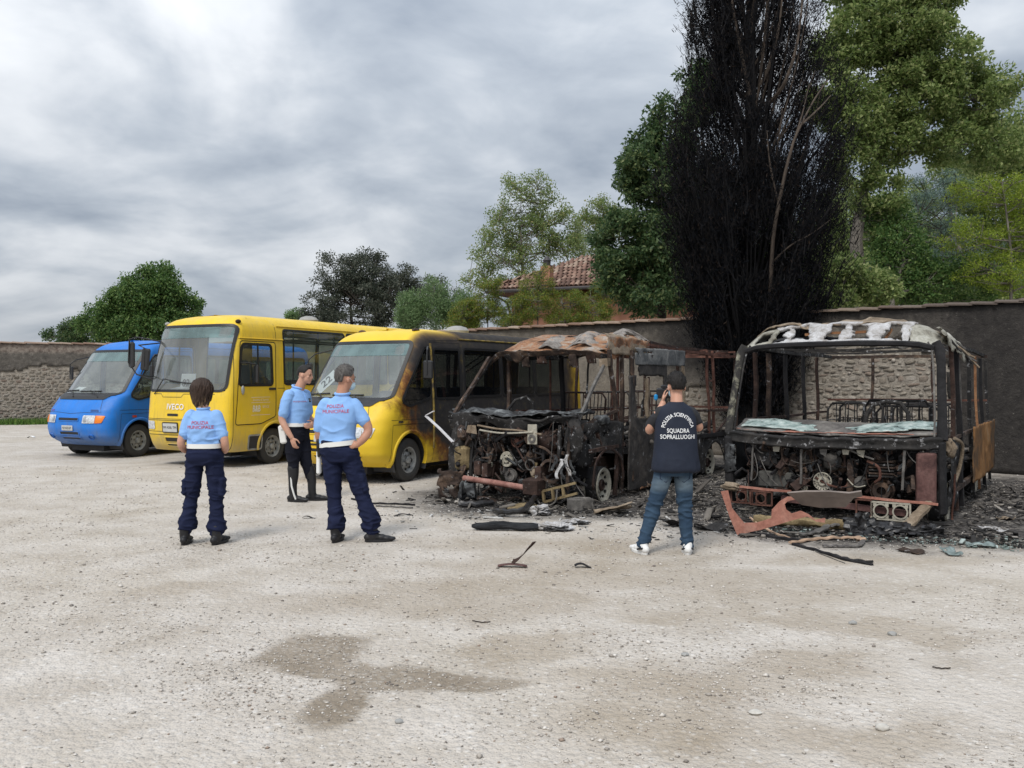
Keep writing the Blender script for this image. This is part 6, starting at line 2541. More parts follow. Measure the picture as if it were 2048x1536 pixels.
	bar(o, 'fallen_rail', (.3, 1.5, 2.26), (W - .3, 5.0, 2.14), .018, 'char', 117, .02, 12, .08)
	bar(o, 'diagonal_brace', (W, 2.0, .80), (W, 2.5, 1.14), .016, 'char_brown', 118)
	bar(o, 'diagonal_brace', (W, 4.2, .70), (W, 5.2, 1.08), .018, 'rust_dark', 119)
	bar(o, 'cross_rail', (-W, 5.34, 1.14), (W, 5.34, 1.12), .028, 'rust', 120)
	bar(o, 'cross_rail', (-W, 5.34, 2.08), (W, 5.34, 2.06), .03, 'rust', 121)
	fl = MB()
	fl.box((0, 3.1, .62), (2 * W - .06, 4.5, .10))
	fl.build('saloon_floor', M['char_plain'], o, smooth=False, disp=(.02, 4, 3))
	ch = MB()
	ch.box((-.42, 2.2, .42), (.09, 6.2, .18))
	ch.build('chassis_rail', M['rust_dark'], o, smooth=False)
	ch = MB()
	ch.box((.42, 2.2, .42), (.09, 6.2, .18))
	ch.build('chassis_rail', M['rust_dark'], o, smooth=False)
	bulk = MB()
	bulk.box((0, -.22, .72), (1.6, .05, .80))
	bulk.build('bulkhead', M['char_plain'], o, smooth=False, disp=(.03, 5, 5))
	shards('ash_litter', None, 1500, lambda g, n: (g.uniform(-W, W, n), g.uniform(.9, 5.3, n)), .035, DARK, 130, parent=o, flat=.5, zfn=lambda X, Y: .67 + .08 * RNG.random(len(X)) ** 2)
	for k, y in enumerate((1.9, 2.8, 3.7, 4.5)):
		seat_frame(o, -.45, y, .95, .80, .48, 'char' if k % 2 else 'rust_dark', 140 + k)
	seat_frame(o, .50, 2.9, .92, .75, .45, 'char', 149)
	def skirt(u, v):
		return (W + .01, 1.9 + 3.45 * u, .68 - .62 * v)
	torn_sheet(o, 'burnt_side_skin', skirt, 60, 14, 'char', 152, hole=.14, fr=4, amp=.05, keep=lambda u, v, n: ~(((u - .655) / .145) ** 2 + ((v - .9) / .72) ** 2 < 1))
	def far_skirt(u, v):
		return (-W, -.3 + 5.6 * u, .95 - .85 * v)
	torn_sheet(o, 'burnt_side_skin', far_skirt, 60, 16, 'char_plain', 153, hole=.10, fr=4, amp=.05)
	def rear_arch(u, v):
		a = math.pi * u
		return (W + .02, 4.15 + math.cos(a) * .46, .16 + math.sin(a) * (.44 - .05 * v))
	torn_sheet(o, 'wheel_arch', rear_arch, 20, 3, 'char', 151, hole=.02, amp=.02, th=.015)
	burnt_wheel(o, (W - .12, .02, .21), R(4))
	burnt_wheel(o, (-W + .12, .02, .21), R(176))
	burnt_wheel(o, (W - .16, 4.1, .20), 0)
	burnt_wheel(o, (-W + .16, 4.1, .20), math.pi)
	engine_mess(o, -.92, .88, -.86, .10, 1.02, 401)
	# molten bumper remains slumped at the far front corner
	def slump(u, v):
		a = u * 3.4
		return (-.98 + .26 * math.sin(a) * (1 - .3 * v), -.92 + .18 * math.cos(a), .46 - .46 * v)
	torn_sheet(o, 'slumped_bumper', slump, 26, 20, 'char_brown', 161, hole=.26, fr=5, amp=.10, th=.012)
	lump(o, 'melted_panel', (-1.0, -.70, .55), (.12, .16, .5), 'char', 162, .45)
	def slump2(u, v):
		return (-.80 + .30 * u, -1.02 + .05 * math.sin(6 * u), .22 - .20 * v + .06 * math.sin(3.1 * u))
	torn_sheet(o, 'slumped_bumper', slump2, 16, 10, 'char_ash', 163, hole=.22, fr=5, amp=.07, th=.012)
	return o


def build_wreck_two():
	"""the wreck at the right: square upright front, pale ash on the roof"""
	o = empty('burnt_bus')
	tag(o, 'burnt-out bus with square windscreen frame and white ash on its roof, farthest right', 'burnt bus', 'burnt-out buses')
	th = 33
	t = R(th)
	ex, ey = Vector((math.cos(t), -math.sin(t), 0)), Vector((math.sin(t), math.cos(t), 0))
	nr = Vector((*gnd(1872, 1062), 0))
	o.location = nr - ex * 1.16 + ey * .92
	o.rotation_euler = (0, 0, -t)
	W = 1.20
	yF = -.94

	def fy(x):
		return yF + .16 * (abs(x) / W) ** 2.5
	# ---- windscreen surround
	top = MB()
	P = []
	for k in range(15):
		u = k / 14
		x = -W + .12 + 2 * (W - .12) * u
		P.append((x, fy(x) + .30, 2.05 + .015 * math.sin(3.1 * u) - .05 * abs(2 * u - 1) ** 8))
	top.tube(P, .034, 6)
	top.build('windscreen_header', M['char_plain'], o, disp=(.006, 8, 3))
	for sg in (-1, 1):
		mb = MB()
		x0 = sg * (W - .02)
		P = [(x0 * 1.02, fy(x0) + .0, .98), (x0 * 1.015, fy(x0) + .08, 1.25), (x0 * 1.0, fy(x0) + .16, 1.55), (x0 * .985, fy(x0) + .23, 1.80), (x0 * .965, fy(x0) + .285, 1.98), (x0 * .93, fy(x0) + .30, 2.07)]
		mb.tube(P, [.050, .044, .040, .042, .050, .045] if sg > 0 else [.046, .040, .038, .040, .048, .045], 8, flat=(1.2, .8))
		mb.build('windscreen_pillar', M['char_plain' if sg > 0 else 'ash_char_mix'], o, disp=(.010, 7, 5 + sg))
		m2 = MB()
		P2 = [Vector(p) + Vector((-sg * .075, -.03, 0)) for p in P]
		m2.tube(P2, .012, 6)
		m2.build('screen_seal', M['alloy_dark' if sg > 0 else 'char'], o)
	# roof front: pale ash lattice hanging over burnt holes
	def cap(u, v):
		x = -W + .05 + 2 * (W - .05) * u
		e = abs(2 * u - 1)
		return (x, fy(x) + .29 + .62 * v + .05 * e ** 2, 2.06 + .28 * math.sin(min(1, v * 1.15) * math.pi / 2) - .20 * e ** 6 * (.4 + v))
	def lattice(u, v, n):
		cut = np.zeros(len(u), bool)
		for (a, b, sl) in ((.12, .225, .07), (.275, .385, -.03), (.43, .525, .06), (.575, .68, -.03), (.73, .82, .03)):
			w = .014 * np.sin(v * 9 + a * 40) + n * .016
			cut |= (u > a + w + sl * v) & (u < b - w * .5 + (sl - .03) * v) & (v > .09 + n * .07) & (v < .60 + n * .16)
		return ~cut
	torn_sheet(o, 'ash_coated_roof_front', cap, 86, 26, 'ash_white', 203, hole=.03, fr=5, amp=.055, th=.035, keep=lambda u, v, n: lattice(u, v, n) & (u > .16) & (u < .86), edge=.1)
	torn_sheet(o, 'roof_front_corner', cap, 80, 26, 'ash_pale_green', 204, hole=.0, fr=5, amp=.03, th=.03, keep=lambda u, v, n: ((u < .17 + n * .02) | (u > .855 + n * .02)) & ~((u > .06) & (u < .15) & (v < .5) & (v > .12) & (n > .0)), edge=.1)
	def band2(u, v):
		p = cap(u, .55 + .45 * v)
		return (p[0], p[1] + .05, p[2] + .015 + .03 * math.sin(12 * u))
	torn_sheet(o, 'peeled_roof_skin', band2, 60, 12, 'ash_tan', 205, hole=.14, fr=6, amp=.07, th=.012)
	bar(o, 'roof_bow', (-.42, fy(0) + .70, 2.20), (.30, fy(0) + .72, 2.22), .022, 'rust_wood', 206, .006, 8)
	bar(o, 'roof_strut', (.50, fy(0) + .60, 2.06), (.58, fy(0) + .75, 2.24), .016, 'rust_wood', 207, .004, 6)
	def inner(u, v):
		return (-W + .1 + 1.8 * u, fy(0) + .75 + .9 * v, 2.10 + .05 * math.sin(4 * u) + .05 * v)
	torn_sheet(o, 'burnt_headlining', inner, 26, 14, 'char_plain', 208, hole=.16, fr=4, amp=.06)
	# roof side over the door, peeling strips
	def rside(u, v):
		return (W - .12 + .13 * math.sin(u * 1.57), fy(W) + .45 + 1.7 * v, 2.24 - .20 * (1 - math.cos(u * 1.57)) - .10 * v * u - .10 * v)
	torn_sheet(o, 'roof_side_panel', rside, 12, 40, 'ash_pale_green', 209, hole=.22, fr=7, amp=.05)
	for k in range(9):
		y = .1 + .19 * k
		bar(o, 'peeled_strip', (W - .10, y, 2.18 - .02 * k), (W + .06 + .02 * (k % 3), y + .32, 1.98 - .022 * k + .06 * (k % 2)), .013, ['char', 'alloy_dark', 'ash_tan'][k % 3], 220 + k, .012, 6)
	# ---- cowl: heavy black band under the screen
	def cowl(u, v):
		x = -W - .01 + 2 * (W + .01) * u
		return (x, fy(x) - .02 + .02 * math.sin(v * 3.1), 1.02 - .15 * v - .035 * math.sin(math.pi * u))
	torn_sheet(o, 'cowl_panel', cowl, 60, 10, 'char', 231, hole=.0, fr=3, amp=.022, th=.05, edge=.0)
	for x in (-.78, .52):
		mb = MB()
		mb.lathe([(0, .022), (.02, .02), (.025, 0)], (x, fy(x) - .05, .955), (0, -1, 0), 12)
		mb.build('cowl_bolt', M['char'], o)
	def dash(u, v):
		x = -W + .05 + 2 * (W - .05) * u
		return (x, fy(x) + .02 + .50 * v, 1.03 + .13 * v - .02 * math.sin(math.pi * u))
	torn_sheet(o, 'dashboard_top', dash, 50, 16, 'dash_ash', 232, hole=.0, fr=3, amp=.025, th=.02, edge=.0)
	def glassm(u, v):
		p = dash(u, .05 + .75 * v)
		return (p[0], p[1], p[2] + .02 + .02 * math.sin(9 * u))
	torn_sheet(o, 'melted_windscreen_glass', glassm, 60, 18, 'melted_glass', 233, hole=.12, fr=5, amp=.03, th=.014, keep=lambda u, v, n: (u < .42 + .12 * n) & (u > .03) & (v > .12 + .2 * n) & (v < .85 + n * .3))
	torn_sheet(o, 'melted_windscreen_glass', glassm, 60, 18, 'melted_glass', 234, hole=.10, fr=5, amp=.03, th=.014, keep=lambda u, v, n: (u > .60 + .1 * n) & (u < .985) & (v > .1 + .2 * n))
	def edge_(u, v):
		p = dash(u, 0)
		return (p[0], p[1] + .12 * v, p[2] + .015)
	torn_sheet(o, 'flaked_paint_edge', edge_, 50, 4, 'rust_pink', 235, hole=.25, fr=9, amp=.02, th=.005)
	# ---- side uprights of the nose, the rusty post at the right
	mb = MB()
	mb.box((W - .15, fy(W - .15) - .0, .56), (.21, .10, .56), bev=.02)
	mb.build('corner_post', M['rust_plum'], o, disp=(.012, 5, 4))
	mb = MB()
	mb.box((W + .0, fy(1) + .06, .56), (.07, .16, .80), bev=.02)
	mb.build('corner_panel', M['char_plain'], o, disp=(.03, 5, 5))
	mb = MB()
	mb.box((-W + .02, fy(-1) + .02, .55), (.10, .12, .80), bev=.02)
	mb.build('corner_panel', M['char_plain'], o, disp=(.03, 5, 6))
	def fleece(u, v):
		return (-W - .01 + .14 * u, fy(-1) - .06 + .04 * v, .86 - .36 * v)
	torn_sheet(o, 'hanging_ash', fleece, 10, 18, 'char_ash', 236, hole=.28, fr=6, amp=.06, th=.012)
	bar(o, 'nose_rod', (-.86, fy(-.8), .90), (-.90, fy(-.9), .42), .014, 'alloy_dark', 237, .006, square=False)
	bar(o, 'nose_rod', (-.27, fy(0), .90), (-.29, fy(0) + .02, .42), .014, 'alloy_dark', 238, .008, square=False)
	bar(o, 'nose_rod', (.84, fy(.8) - .02, .86), (.82, fy(.8) - .02, .42), .018, 'alloy_dark', 239, .004)
	bar(o, 'sloping_rod', (.16, fy(0) + .02, .88), (.52, fy(.5) + .02, .74), .012, 'alloy_dark', 240, .004, square=False)
	for k, x in enumerate((-.58, -.03, .22, .38)):
		mb = MB()
		mb.plate([(-.05, 0), (.05, 0), (.03, -.10 - .03 * (k % 2)), (-.03, -.10)], .010, Matrix.Translation((x, fy(x) + .01, .885)))
		mb.build('cowl_bracket', M['alloy_pale' if k != 1 else 'alloy_dark'], o, disp=(.006, 9, k))
	# ---- engine bay
	engine(o, (-.10, -.62, .55), 1.0, seed=241)
	disc_part(o, 'flywheel_pulley', (-.06, -.84, .455), (0, -1, 0), .108, .018, 'alloy_pale', 18, .0075, .82, .42, .012)
	disc_part(o, 'idler_pulley', (-.28, -.82, .36), (0, -1, 0), .045, .02, 'alloy_pale', 0, hub=.5, dish=.02)
	disc_part(o, 'blower_housing', (.58, -.74, .38), (0, -1, 0), .135, .05, 'char_brown', 0, hub=.7, dish=.05)
	mb = MB()
	mb.lathe([(0, .07), (.10, .075), (.16, .05), (.17, 0)], (.34, -.66, .46), (0, -1, 0), 16)
	mb.build('starter_motor', M['alloy_dark'], o)
	def battery(zz, k):
		m = MB()
		m.box((.58, -.74, zz), (.26, .20, .022), bev=.006)
		m.build('battery_plate', M['char_brown' if k % 2 else 'char'], o, disp=(.008, 8, k))
	for k in range(6):
		battery(.55 + k * .033, k)
	def fan(u, v):
		a = 1.3 + 1.9 * u
		return (-.66 + math.cos(a) * (.10 + .16 * v), fy(0) + .12, .70 - math.sin(a) * (.12 + .2 * v) + .2)
	torn_sheet(o, 'cooling_duct', fan, 16, 8, 'char', 246, hole=.03, amp=.02, th=.02)
	for k, (x, z, s) in enumerate([(-.68, .46, .10), (-.52, .52, .08), (-.40, .60, .09), (.02, .68, .10), (-.12, .80, .08), (.10, .60, .06), (.24, .66, .07), (.28, .42, .08), (-.75, .60, .07), (.56, .50, .06), (.0, .38, .09), (-.30, .70, .06)]):
		lump(o, 'engine_fitting', (x, -.70 + .04 * (k % 3), z), (s, s * .7, s * (1 + .2 * (k % 2))), ['char_plain', 'char_brown', 'char', 'alloy_dark'][k % 4], 260 + k, .45)
	mb = MB()
	mb.box((-.62, -.76, .44), (.42, .10, .20), bev=.02)
	mb.build('radiator_tank', M['alloy_dark2'], o, disp=(.01, 7, 4))
	hose(o, 'charred_hose', [(-.14, -.84, .50), (.02, -.86, .42), (.18, -.82, .40), (.24, -.78, .50)], .014, 'rust', 3)
	hose(o, 'charred_hose', [(.44, -.86, .72), (.56, -.88, .66), (.58, -.88, .54), (.52, -.86, .48)], .016, 'rust', 4)
	hose(o, 'charred_hose', [(-.55, -.84, .88), (-.50, -.86, .66), (-.36, -.84, .62)], .010, 'char_brown', 5)
	hose(o, 'charred_hose', [(.22, -.84, .50), (.32, -.88, .42), (.42, -.86, .44)], .007, 'alloy_pale', 6)
	bar(o, 'radiator_post', (.24, -.80, .30), (.25, -.80, .72), .045, 'char_brown', 247, .008)
	bulk = MB()
	bulk.box((0, -.28, .66), (1.8, .05, .66))
	bulk.build('bulkhead', M['char_plain'], o, smooth=False, disp=(.03, 5, 6))
	engine_mess(o, -1.0, .86, -.86, .30, .86, 402, 380)
	# ---- bumper beam: rusty angle with lamp frames
	bar(o, 'bumper_beam', (-1.18, fy(-1.1) - .10, .34), (-.36, yF - .12, .34), .018, 'rust_pink', 250, .004)
	bar(o, 'bumper_beam', (.30, yF - .12, .335), (1.18, fy(1.1) - .10, .29), .018, 'rust_pink', 251, .004)
	bar(o, 'bumper_back', (-.5, yF - .02, .24), (.92, yF - .02, .17), .045, 'rust_plum', 252, .004)
	def frame_(x0, x1, z0, z1, y, rx, n_, mat):
		f = empty('lamp_frame')
		f.parent = o
		m = MB()
		for (a, b) in (((x0, z0), (x1, z0)), ((x1, z0), (x1, z1)), ((x1, z1), (x0, z1)), ((x0, z1), (x0, z0))):
			m.tube([(a[0], y, a[1]), (b[0], y, b[1])], .013, 4)
		m.build('frame_bars', M[mat], f)
		for k in range(n_):
			cx = x0 + (x1 - x0) * (k + .5) / n_
			m2 = MB()
			cz = (z0 + z1) / 2
			m2.ring((cx, y - .01, cz), (0, 1, 0), rx, rx + .016, .012, 22)
			m2.build('lamp_ring', M[mat], f)
			m3 = MB()
			for dx, dz in ((-1, -1), (1, -1), (1, 1), (-1, 1)):
				m3.box((cx + dx * rx * .95, y - .004, cz + dz * rx * .95), (.035, .01, .035))
			tag(m3.build('lamp_ring_lugs', M[mat], f), kind='stuff')
	frame_(.36, .52, .13, .30, yF - .10, .0, 0, 'rust')
	frame_(.52, .92, .10, .285, yF - .10, .066, 2, 'alloy_pale')
	frame_(-1.12, -.86, .15, .31, fy(-1.0) - .10, .05, 1, 'rust')
	frame_(-.86, -.60, .15, .31, yF - .07, .05, 1, 'rust')
	lump(o, 'ash_clump', (-1.12, fy(-1) - .12, .34), (.12, .06, .05), 'ash_tan', 255, .5)
	# ---- body side towards the wall: posts, rails, sheet panel
	for k, (y, mt, r_) in enumerate([(.34, 'rust_dark', .035), (.80, 'char_plain', .045), (1.02, 'alloy_dark', .016), (2.10, 'char', .034), (2.9, 'rust_wood', .022), (3.6, 'char_plain', .032), (4.4, 'char', .028)]):
		bar(o, 'body_post', (W + .0, y + .10, .06), (W - .05, y, 2.06 - .02 * k), r_, mt, 270 + k, .014, 10)
	bar(o, 'waist_rail', (W, .3, .94), (W, 4.4, .98), .028, 'char_brown', 281, .01, 10)
	bar(o, 'roof_rail', (W - .06, .1, 2.10), (W - .06, 4.4, 2.02), .03, 'char', 282, .014, 12, .02)
	bar(o, 'sill_rail', (W, .1, .32), (W, 4.4, .36), .04, 'char_brown', 283, .01, 10)
	def panel(u, v):
		return (W + .06 + .02 * math.sin(3 * u), 1.55 + 2.9 * u, 1.02 - .74 * v)
	torn_sheet(o, 'side_panel', panel, 50, 26, 'rust_panel', 284, hole=.01, fr=3, amp=.02, th=.012, edge=.12)
	hose(o, 'bent_trim', [(W + .02, .10, .95), (W + .08, .30, .86), (W + .05, .36, .62), (W + .0, .30, .42)], .022, 'ash_tan', 7)
	def dskin(u, v):
		return (W + .02, -.35 + .8 * u, .95 - .80 * v)
	torn_sheet(o, 'burnt_side_skin', dskin, 22, 22, 'char', 285, hole=.12, fr=3, amp=.05)
	lump(o, 'mirror_stub', (W + .03, -.30, .86), (.06, .08, .10), 'ash_tan', 286, .5)
	bar(o, 'door_rod', (W + .05, -.1, .55), (W + .02, -.12, .02), .012, 'rust', 287, .006, square=False)
	# far side posts seen through the screen
	for k, (x, y, z1, mt, r_) in enumerate([(-W, .15, 2.0, 'rust_dark', .035), (-W, .75, 2.0, 'char_brown', .04), (-W, 1.55, 2.0, 'char_plain', .036), (-W, 2.5, 2.0, 'char_plain', .034), (-W, 3.3, 2.0, 'rust_dark', .03), (-.5, 4.1, 2.0, 'char_brown', .03), (.4, 4.1, 2.0, 'rust_dark', .028)]):
		bar(o, 'body_post', (x, y + .12, .3), (x + .02, y, z1), r_, mt, 290 + k, .014, 10)
	bar(o, 'waist_rail', (-W, .1, 1.12), (-W, 4.1, 1.10), .024, 'rust_dark', 300, .01)
	bar(o, 'roof_rail', (-W + .05, .0, 2.06), (-W + .05, 4.1, 2.02), .034, 'char', 301, .012)
	bar(o, 'rear_rail', (-W, 4.1, 1.30), (W, 4.1, 1.32), .022, 'rust', 302, .01)
	bar(o, 'rear_rail', (-W, 4.12, 2.02), (W, 4.12, 2.0), .034, 'char_brown', 303, .01)
	def far_skirt(u, v):
		return (-W, -.6 + 4.7 * u, .92 - .82 * v)
	torn_sheet(o, 'burnt_side_skin', far_skirt, 50, 16, 'char_plain', 304, hole=.10, fr=4, amp=.05)
	for k, y in enumerate((.9, 1.9, 2.9)):
		bar(o, 'roof_bow', (-W + .05, y, 2.06), (W - .05, y, 2.08), .020, 'char', 305 + k, .015, 8, .02)
	fl = MB()
	fl.box((0, 1.9, .50), (2 * W - .08, 4.3, .10))
	fl.build('saloon_floor', M['char_plain'], o, smooth=False, disp=(.02, 4, 8))
	for k, (x, y) in enumerate([(.50, .55), (.48, 1.5), (.52, 2.4), (.50, 3.2), (-.45, 2.6), (-.45, 3.4)]):
		seat_frame(o, x, y, .82, .80, .46 if k else .56, 'char' if k % 2 == 0 else 'char_plain', 310 + k)
	shards('ash_litter', None, 900, lambda g, n: (g.uniform(-W, W, n), g.uniform(.2, 4.0, n)), .035, DARK, 320, parent=o, flat=.5, zfn=lambda X, Y: .56 + .1 * RNG.random(len(X)) ** 2)
	hp = MB()
	hp.tube([(.28, -.28, 1.0), (.30, -.22, 1.22), (.38, -.20, 1.34), (.52, -.20, 1.38), (.68, -.20, 1.36), (.76, -.22, 1.24), (.78, -.26, 1.0)], .026, 8)
	hp.build('driver_seat_hoop', M['char'], o, disp=(.012, 5, 3))
	for k in range(4):
		bar(o, 'driver_seat_bar', (.38 + .10 * k, -.22, 1.02), (.38 + .10 * k, -.20, 1.34), .012, 'char', 330 + k, .006, 5, square=False)
	gm = MB()
	for k in range(14):
		x = -.35 + .05 * k
		gm.tube([(x, 1.2, .9), (x + .01 * (k % 3), 1.2, 1.12 + .05 * ((k * 7) % 5) / 5)], .008, 5)
	gm.tube([(-.38, 1.2, .92), (.34, 1.2, .93)], .012, 5)
	tag(gm.build('seat_springs', M['char'], o), kind='stuff')
	burnt_wheel(o, (W - .14, .0, .20), R(2))
	burnt_wheel(o, (-W + .14, .0, .20), math.pi)
	burnt_wheel(o, (W - .16, 3.1, .20), 0)
	return o


def engine_mess(o, x0, x1, y0, z0, z1, seed, n=420, fyf=None):
	"""charred scraps, wires and fittings filling the engine bay"""
	g = np.random.default_rng(seed)
	mb = MB()
	for k in range(n):
		x, z, y = g.uniform(x0, x1), z0 + (z1 - z0) * g.random() ** .8, y0 + .34 * g.random()
		s = math.exp(g.normal(math.log(.03), .5))
		rot = Euler(tuple(g.random(3) * 6.28)).to_matrix()
		mb.cur = int(g.choice([0, 0, 0, 1, 1, 2, 3]))
		if k % 3 == 0:
			mb.box((x, y, z), (s * 2.2, s, s * .5), rot)
		elif k % 3 == 1:
			mb.blob((x, y, z), (s * 1.2, s * .8, s), int(g.integers(99)), .5, 2, 1, rot)
		else:
			mb.tube([Vector((x, y, z)), Vector((x, y, z)) + rot @ Vector((s * 3, 0, 0)), Vector((x, y, z)) + rot @ Vector((s * 4, s * 2, -s))], s * .3, 6)
	tag(mb.build('charred_fittings', [M['char_plain'], M['char_brown'], M['rust_dark'], M['char_ash']], o, disp=(.01, 20, seed)), kind='stuff')
	wr = MB()
	for k in range(44):
		a = Vector((g.uniform(x0, x1), y0 - .02 + .1 * g.random(), g.uniform(z0 + .2, z1 + .1)))
		b = a + Vector((g.normal(0, .18), g.normal(0, .05), -abs(g.normal(.18, .15))))
		b.z = max(b.z, .05)
		c = (a + b) / 2 + Vector((g.normal(0, .06), -.03, -.10))
		wr.cur = int(g.choice([0, 0, 1, 2]))
		wr.tube([a * (1 - q) ** 2 + c * (2 * q * (1 - q)) + b * q * q for q in np.linspace(0, 1, 8)], g.uniform(.003, .007), 5)
	tag(wr.build('burnt_wires', [M['char_plain'], M['rust_dark'], M['alloy_dark']], o), kind='stuff')


def extra_burnt():
	def burnt(name, stops, sc=4.0, bd=.012, rough=.85):
		t = NT(name)
		a = t.noise(sc, 8, .68, .5)
		c = t.ramp(a, stops)
		fine = t.noise(sc * 9, 4, .6)
		c = t.mix(.5, c, t.ramp(fine, [(.3, .3), (.7, 1.0)]), 'MULTIPLY')
		M[name] = t.set(c, rough, 0, .25, bump=t.m('ADD', a, t.m('MULTIPLY', fine, .5)), bdist=bd, bstr=.7)
	burnt('char_ash', [(.3, (.015, .015, .016)), (.48, (.05, .052, .055)), (.6, (.15, .16, .165)), (.75, (.38, .40, .40))], 6)
	burnt('roof_ash', [(.28, (.04, .036, .034)), (.42, (.16, .14, .125)), (.56, (.34, .315, .29)), (.66, (.42, .24, .13)), (.78, (.50, .48, .46))], 5)
	burnt('rust_pipe', [(.3, (.16, .07, .06)), (.5, (.34, .17, .14)), (.75, (.46, .30, .26))], 6, .004)
	burnt('rust_plum', [(.3, (.055, .030, .030)), (.5, (.13, .068, .062)), (.75, (.24, .14, .125))], 4, .006)
	burnt('rust_wood', [(.3, (.12, .055, .03)), (.5, (.30, .145, .07)), (.75, (.45, .27, .15))], 6, .006)
	burnt('board_grey', [(.28, (.045, .048, .052)), (.46, (.12, .125, .128)), (.60, (.24, .24, .235)), (.75, (.42, .40, .36))], 4, .005)
	burnt('dash_ash', [(.25, (.045, .042, .042)), (.45, (.13, .12, .115)), (.6, (.26, .245, .225)), (.75, (.40, .37, .30))], 3, .006)
	burnt('ash_char_mix', [(.3, (.016, .016, .017)), (.5, (.04, .038, .036)), (.6, (.26, .25, .19)), (.75, (.50, .49, .42))], 4, .012)
	burnt('alloy_dark2', [(.25, (.05, .05, .048)), (.55, (.11, .108, .10)), (.8, (.17, .165, .15))], 5, .006)


extra_burnt()
build_wreck_one()
build_wreck_two()
# ================================================================== people
def cloth(name, col, var=.12, rough=.9, sc=5, fine=160, spec=.15):
	t = NT(name)
	c = t.ramp(t.noise(sc, 5, .6), [(.3, tuple(q * (1 - var) for q in col)), (.7, tuple(min(1, q * (1 + var)) for q in col))])
	M[name] = t.set(c, rough, 0, spec, bump=t.m('ADD', t.m('MULTIPLY', t.noise(fine, 2), .25), t.noise(9, 4)), bdist=.006, bstr=.5)


cloth('shirt_blue', (.245, .43, .76), .06)
cloth('navy_cotton', (.012, .016, .042), .25)
cloth('black_wool', (.010, .011, .018), .2)
cloth('vest_navy', (.020, .025, .040), .15, .7)
cloth('tee_grey', (.035, .036, .04))
cloth('belt_white', (.74, .74, .72), .03, .5)
cloth('shoe_white', (.72, .72, .71), .04, .5)
cloth('boot_black', (.014, .014, .016), .3, .5, spec=.4)
cloth('mask_blue', (.46, .62, .70), .05)
cloth('camera_blue', (.02, .22, .50), .05, .5)
simple('print_red', (.52, .035, .07), .8, var=.05)
simple('print_white', (.74, .75, .76), .8, var=.03)
t_ = NT('denim')
x_, y_, z_ = t_.xyz()
fd = t_.m('MULTIPLY', t_.step(t_.m('ABSOLUTE', t_.m('SUBTRACT', z_, .66)), .10, .01), t_.ramp(t_.noise(4, 4), [(.3, .35), (.6, 1.0)]))
M['denim'] = t_.set(t_.mix(t_.m('MULTIPLY', fd, .42), t_.ramp(t_.noise(5, 6, .6), [(.3, (.018, .036, .066)), (.7, (.042, .075, .120))]), (.24, .30, .33)), .85, 0, .15, bump=t_.noise(220, 2), bdist=.002, bstr=.4)
for nm, c1, c2 in (('skin', (.48, .255, .175), (.57, .33, .24)), ('skin_tan', (.42, .21, .135), (.50, .27, .19))):
	t_ = NT(nm)
	M[nm] = t_.set(t_.ramp(t_.noise(9, 4), [(.3, c1), (.7, c2)]), .5, 0, .35, Subsurface_Weight=.08, Subsurface_Radius=(.02, .008, .004))
for nm, c1, c2 in (('hair_brown', (.018, .010, .007), (.060, .034, .022)), ('hair_dark', (.007, .006, .006), (.022, .018, .016)), ('hair_grey', (.030, .027, .025), (.17, .16, .15))):
	t_ = NT(nm)
	f_ = t_.noise(30, 5, .7, vec=t_.map((3, 3, .35)))
	col_ = t_.ramp(f_, [(.3, c1), (.7, c2)])
	if nm == 'hair_brown':
		# bleached tips, locks of them
		zz = t_.xyz()[2]
		tip = t_.m('MULTIPLY', t_.step(zz, 1.50, 1.36), t_.ramp(t_.noise(16, 3, vec=t_.map((3, 3, .3))), [(.45, 0), (.6, 1)]))
		col_ = t_.mix(t_.m('MULTIPLY', tip, .7), col_, (.30, .20, .105))
	M[nm] = t_.set(col_, .55, 0, .35, bump=f_, bdist=.012, bstr=.8)


def limb(mb, pts, n=14, k=5, flat=None, up=None):
	"""pts: (x, y, z, r); a tapered limb with rounded ends"""
	S = smooth_path(pts, k)
	a, b = S[0], S[-1]
	d0 = S[0][:3] - S[1][:3]
	d0 /= np.linalg.norm(d0) + 1e-9
	d1 = S[-1][:3] - S[-2][:3]
	d1 /= np.linalg.norm(d1) + 1e-9
	pre = [np.append(a[:3] + d0 * a[3] * q, a[3] * math.sqrt(max(0, 1 - q * q))) for q in (.95, .7, .4)]
	post = [np.append(b[:3] + d1 * b[3] * q, b[3] * math.sqrt(max(0, 1 - q * q))) for q in (.4, .7, .95)]
	S = pre + S + post
	mb.tube([p[:3] for p in S], [max(float(p[3]), .002) for p in S], n, flat=flat, up=up)


def stack(mb, secs, n=28, k=4, power=2.3):
	"""sections (x, y, z, half width, half depth, yaw) from bottom to top, closed"""
	S = smooth_path(secs, k)
	V, Fc = [], []
	for (x, y, z, a, b, yaw) in S:
		c, s = math.cos(yaw), math.sin(yaw)
		for q in range(n):
			t = 2 * math.pi * q / n
			ct, st = math.cos(t), math.sin(t)
			px_ = math.copysign(abs(ct) ** (2 / power), ct) * max(a, .003)
			py_ = math.copysign(abs(st) ** (2 / power), st) * max(b, .003)
			V.append((x + px_ * c - py_ * s, y + px_ * s + py_ * c, z))
	m = len(S)
	for i in range(m - 1):
		for q in range(n):
			Fc.append((i * n + q, i * n + (q + 1) % n, (i + 1) * n + (q + 1) % n, (i + 1) * n + q))
	Fc.append(tuple(range(n - 1, -1, -1)))
	Fc.append(tuple(range((m - 1) * n, m * n)))
	mb.add(V, Fc)


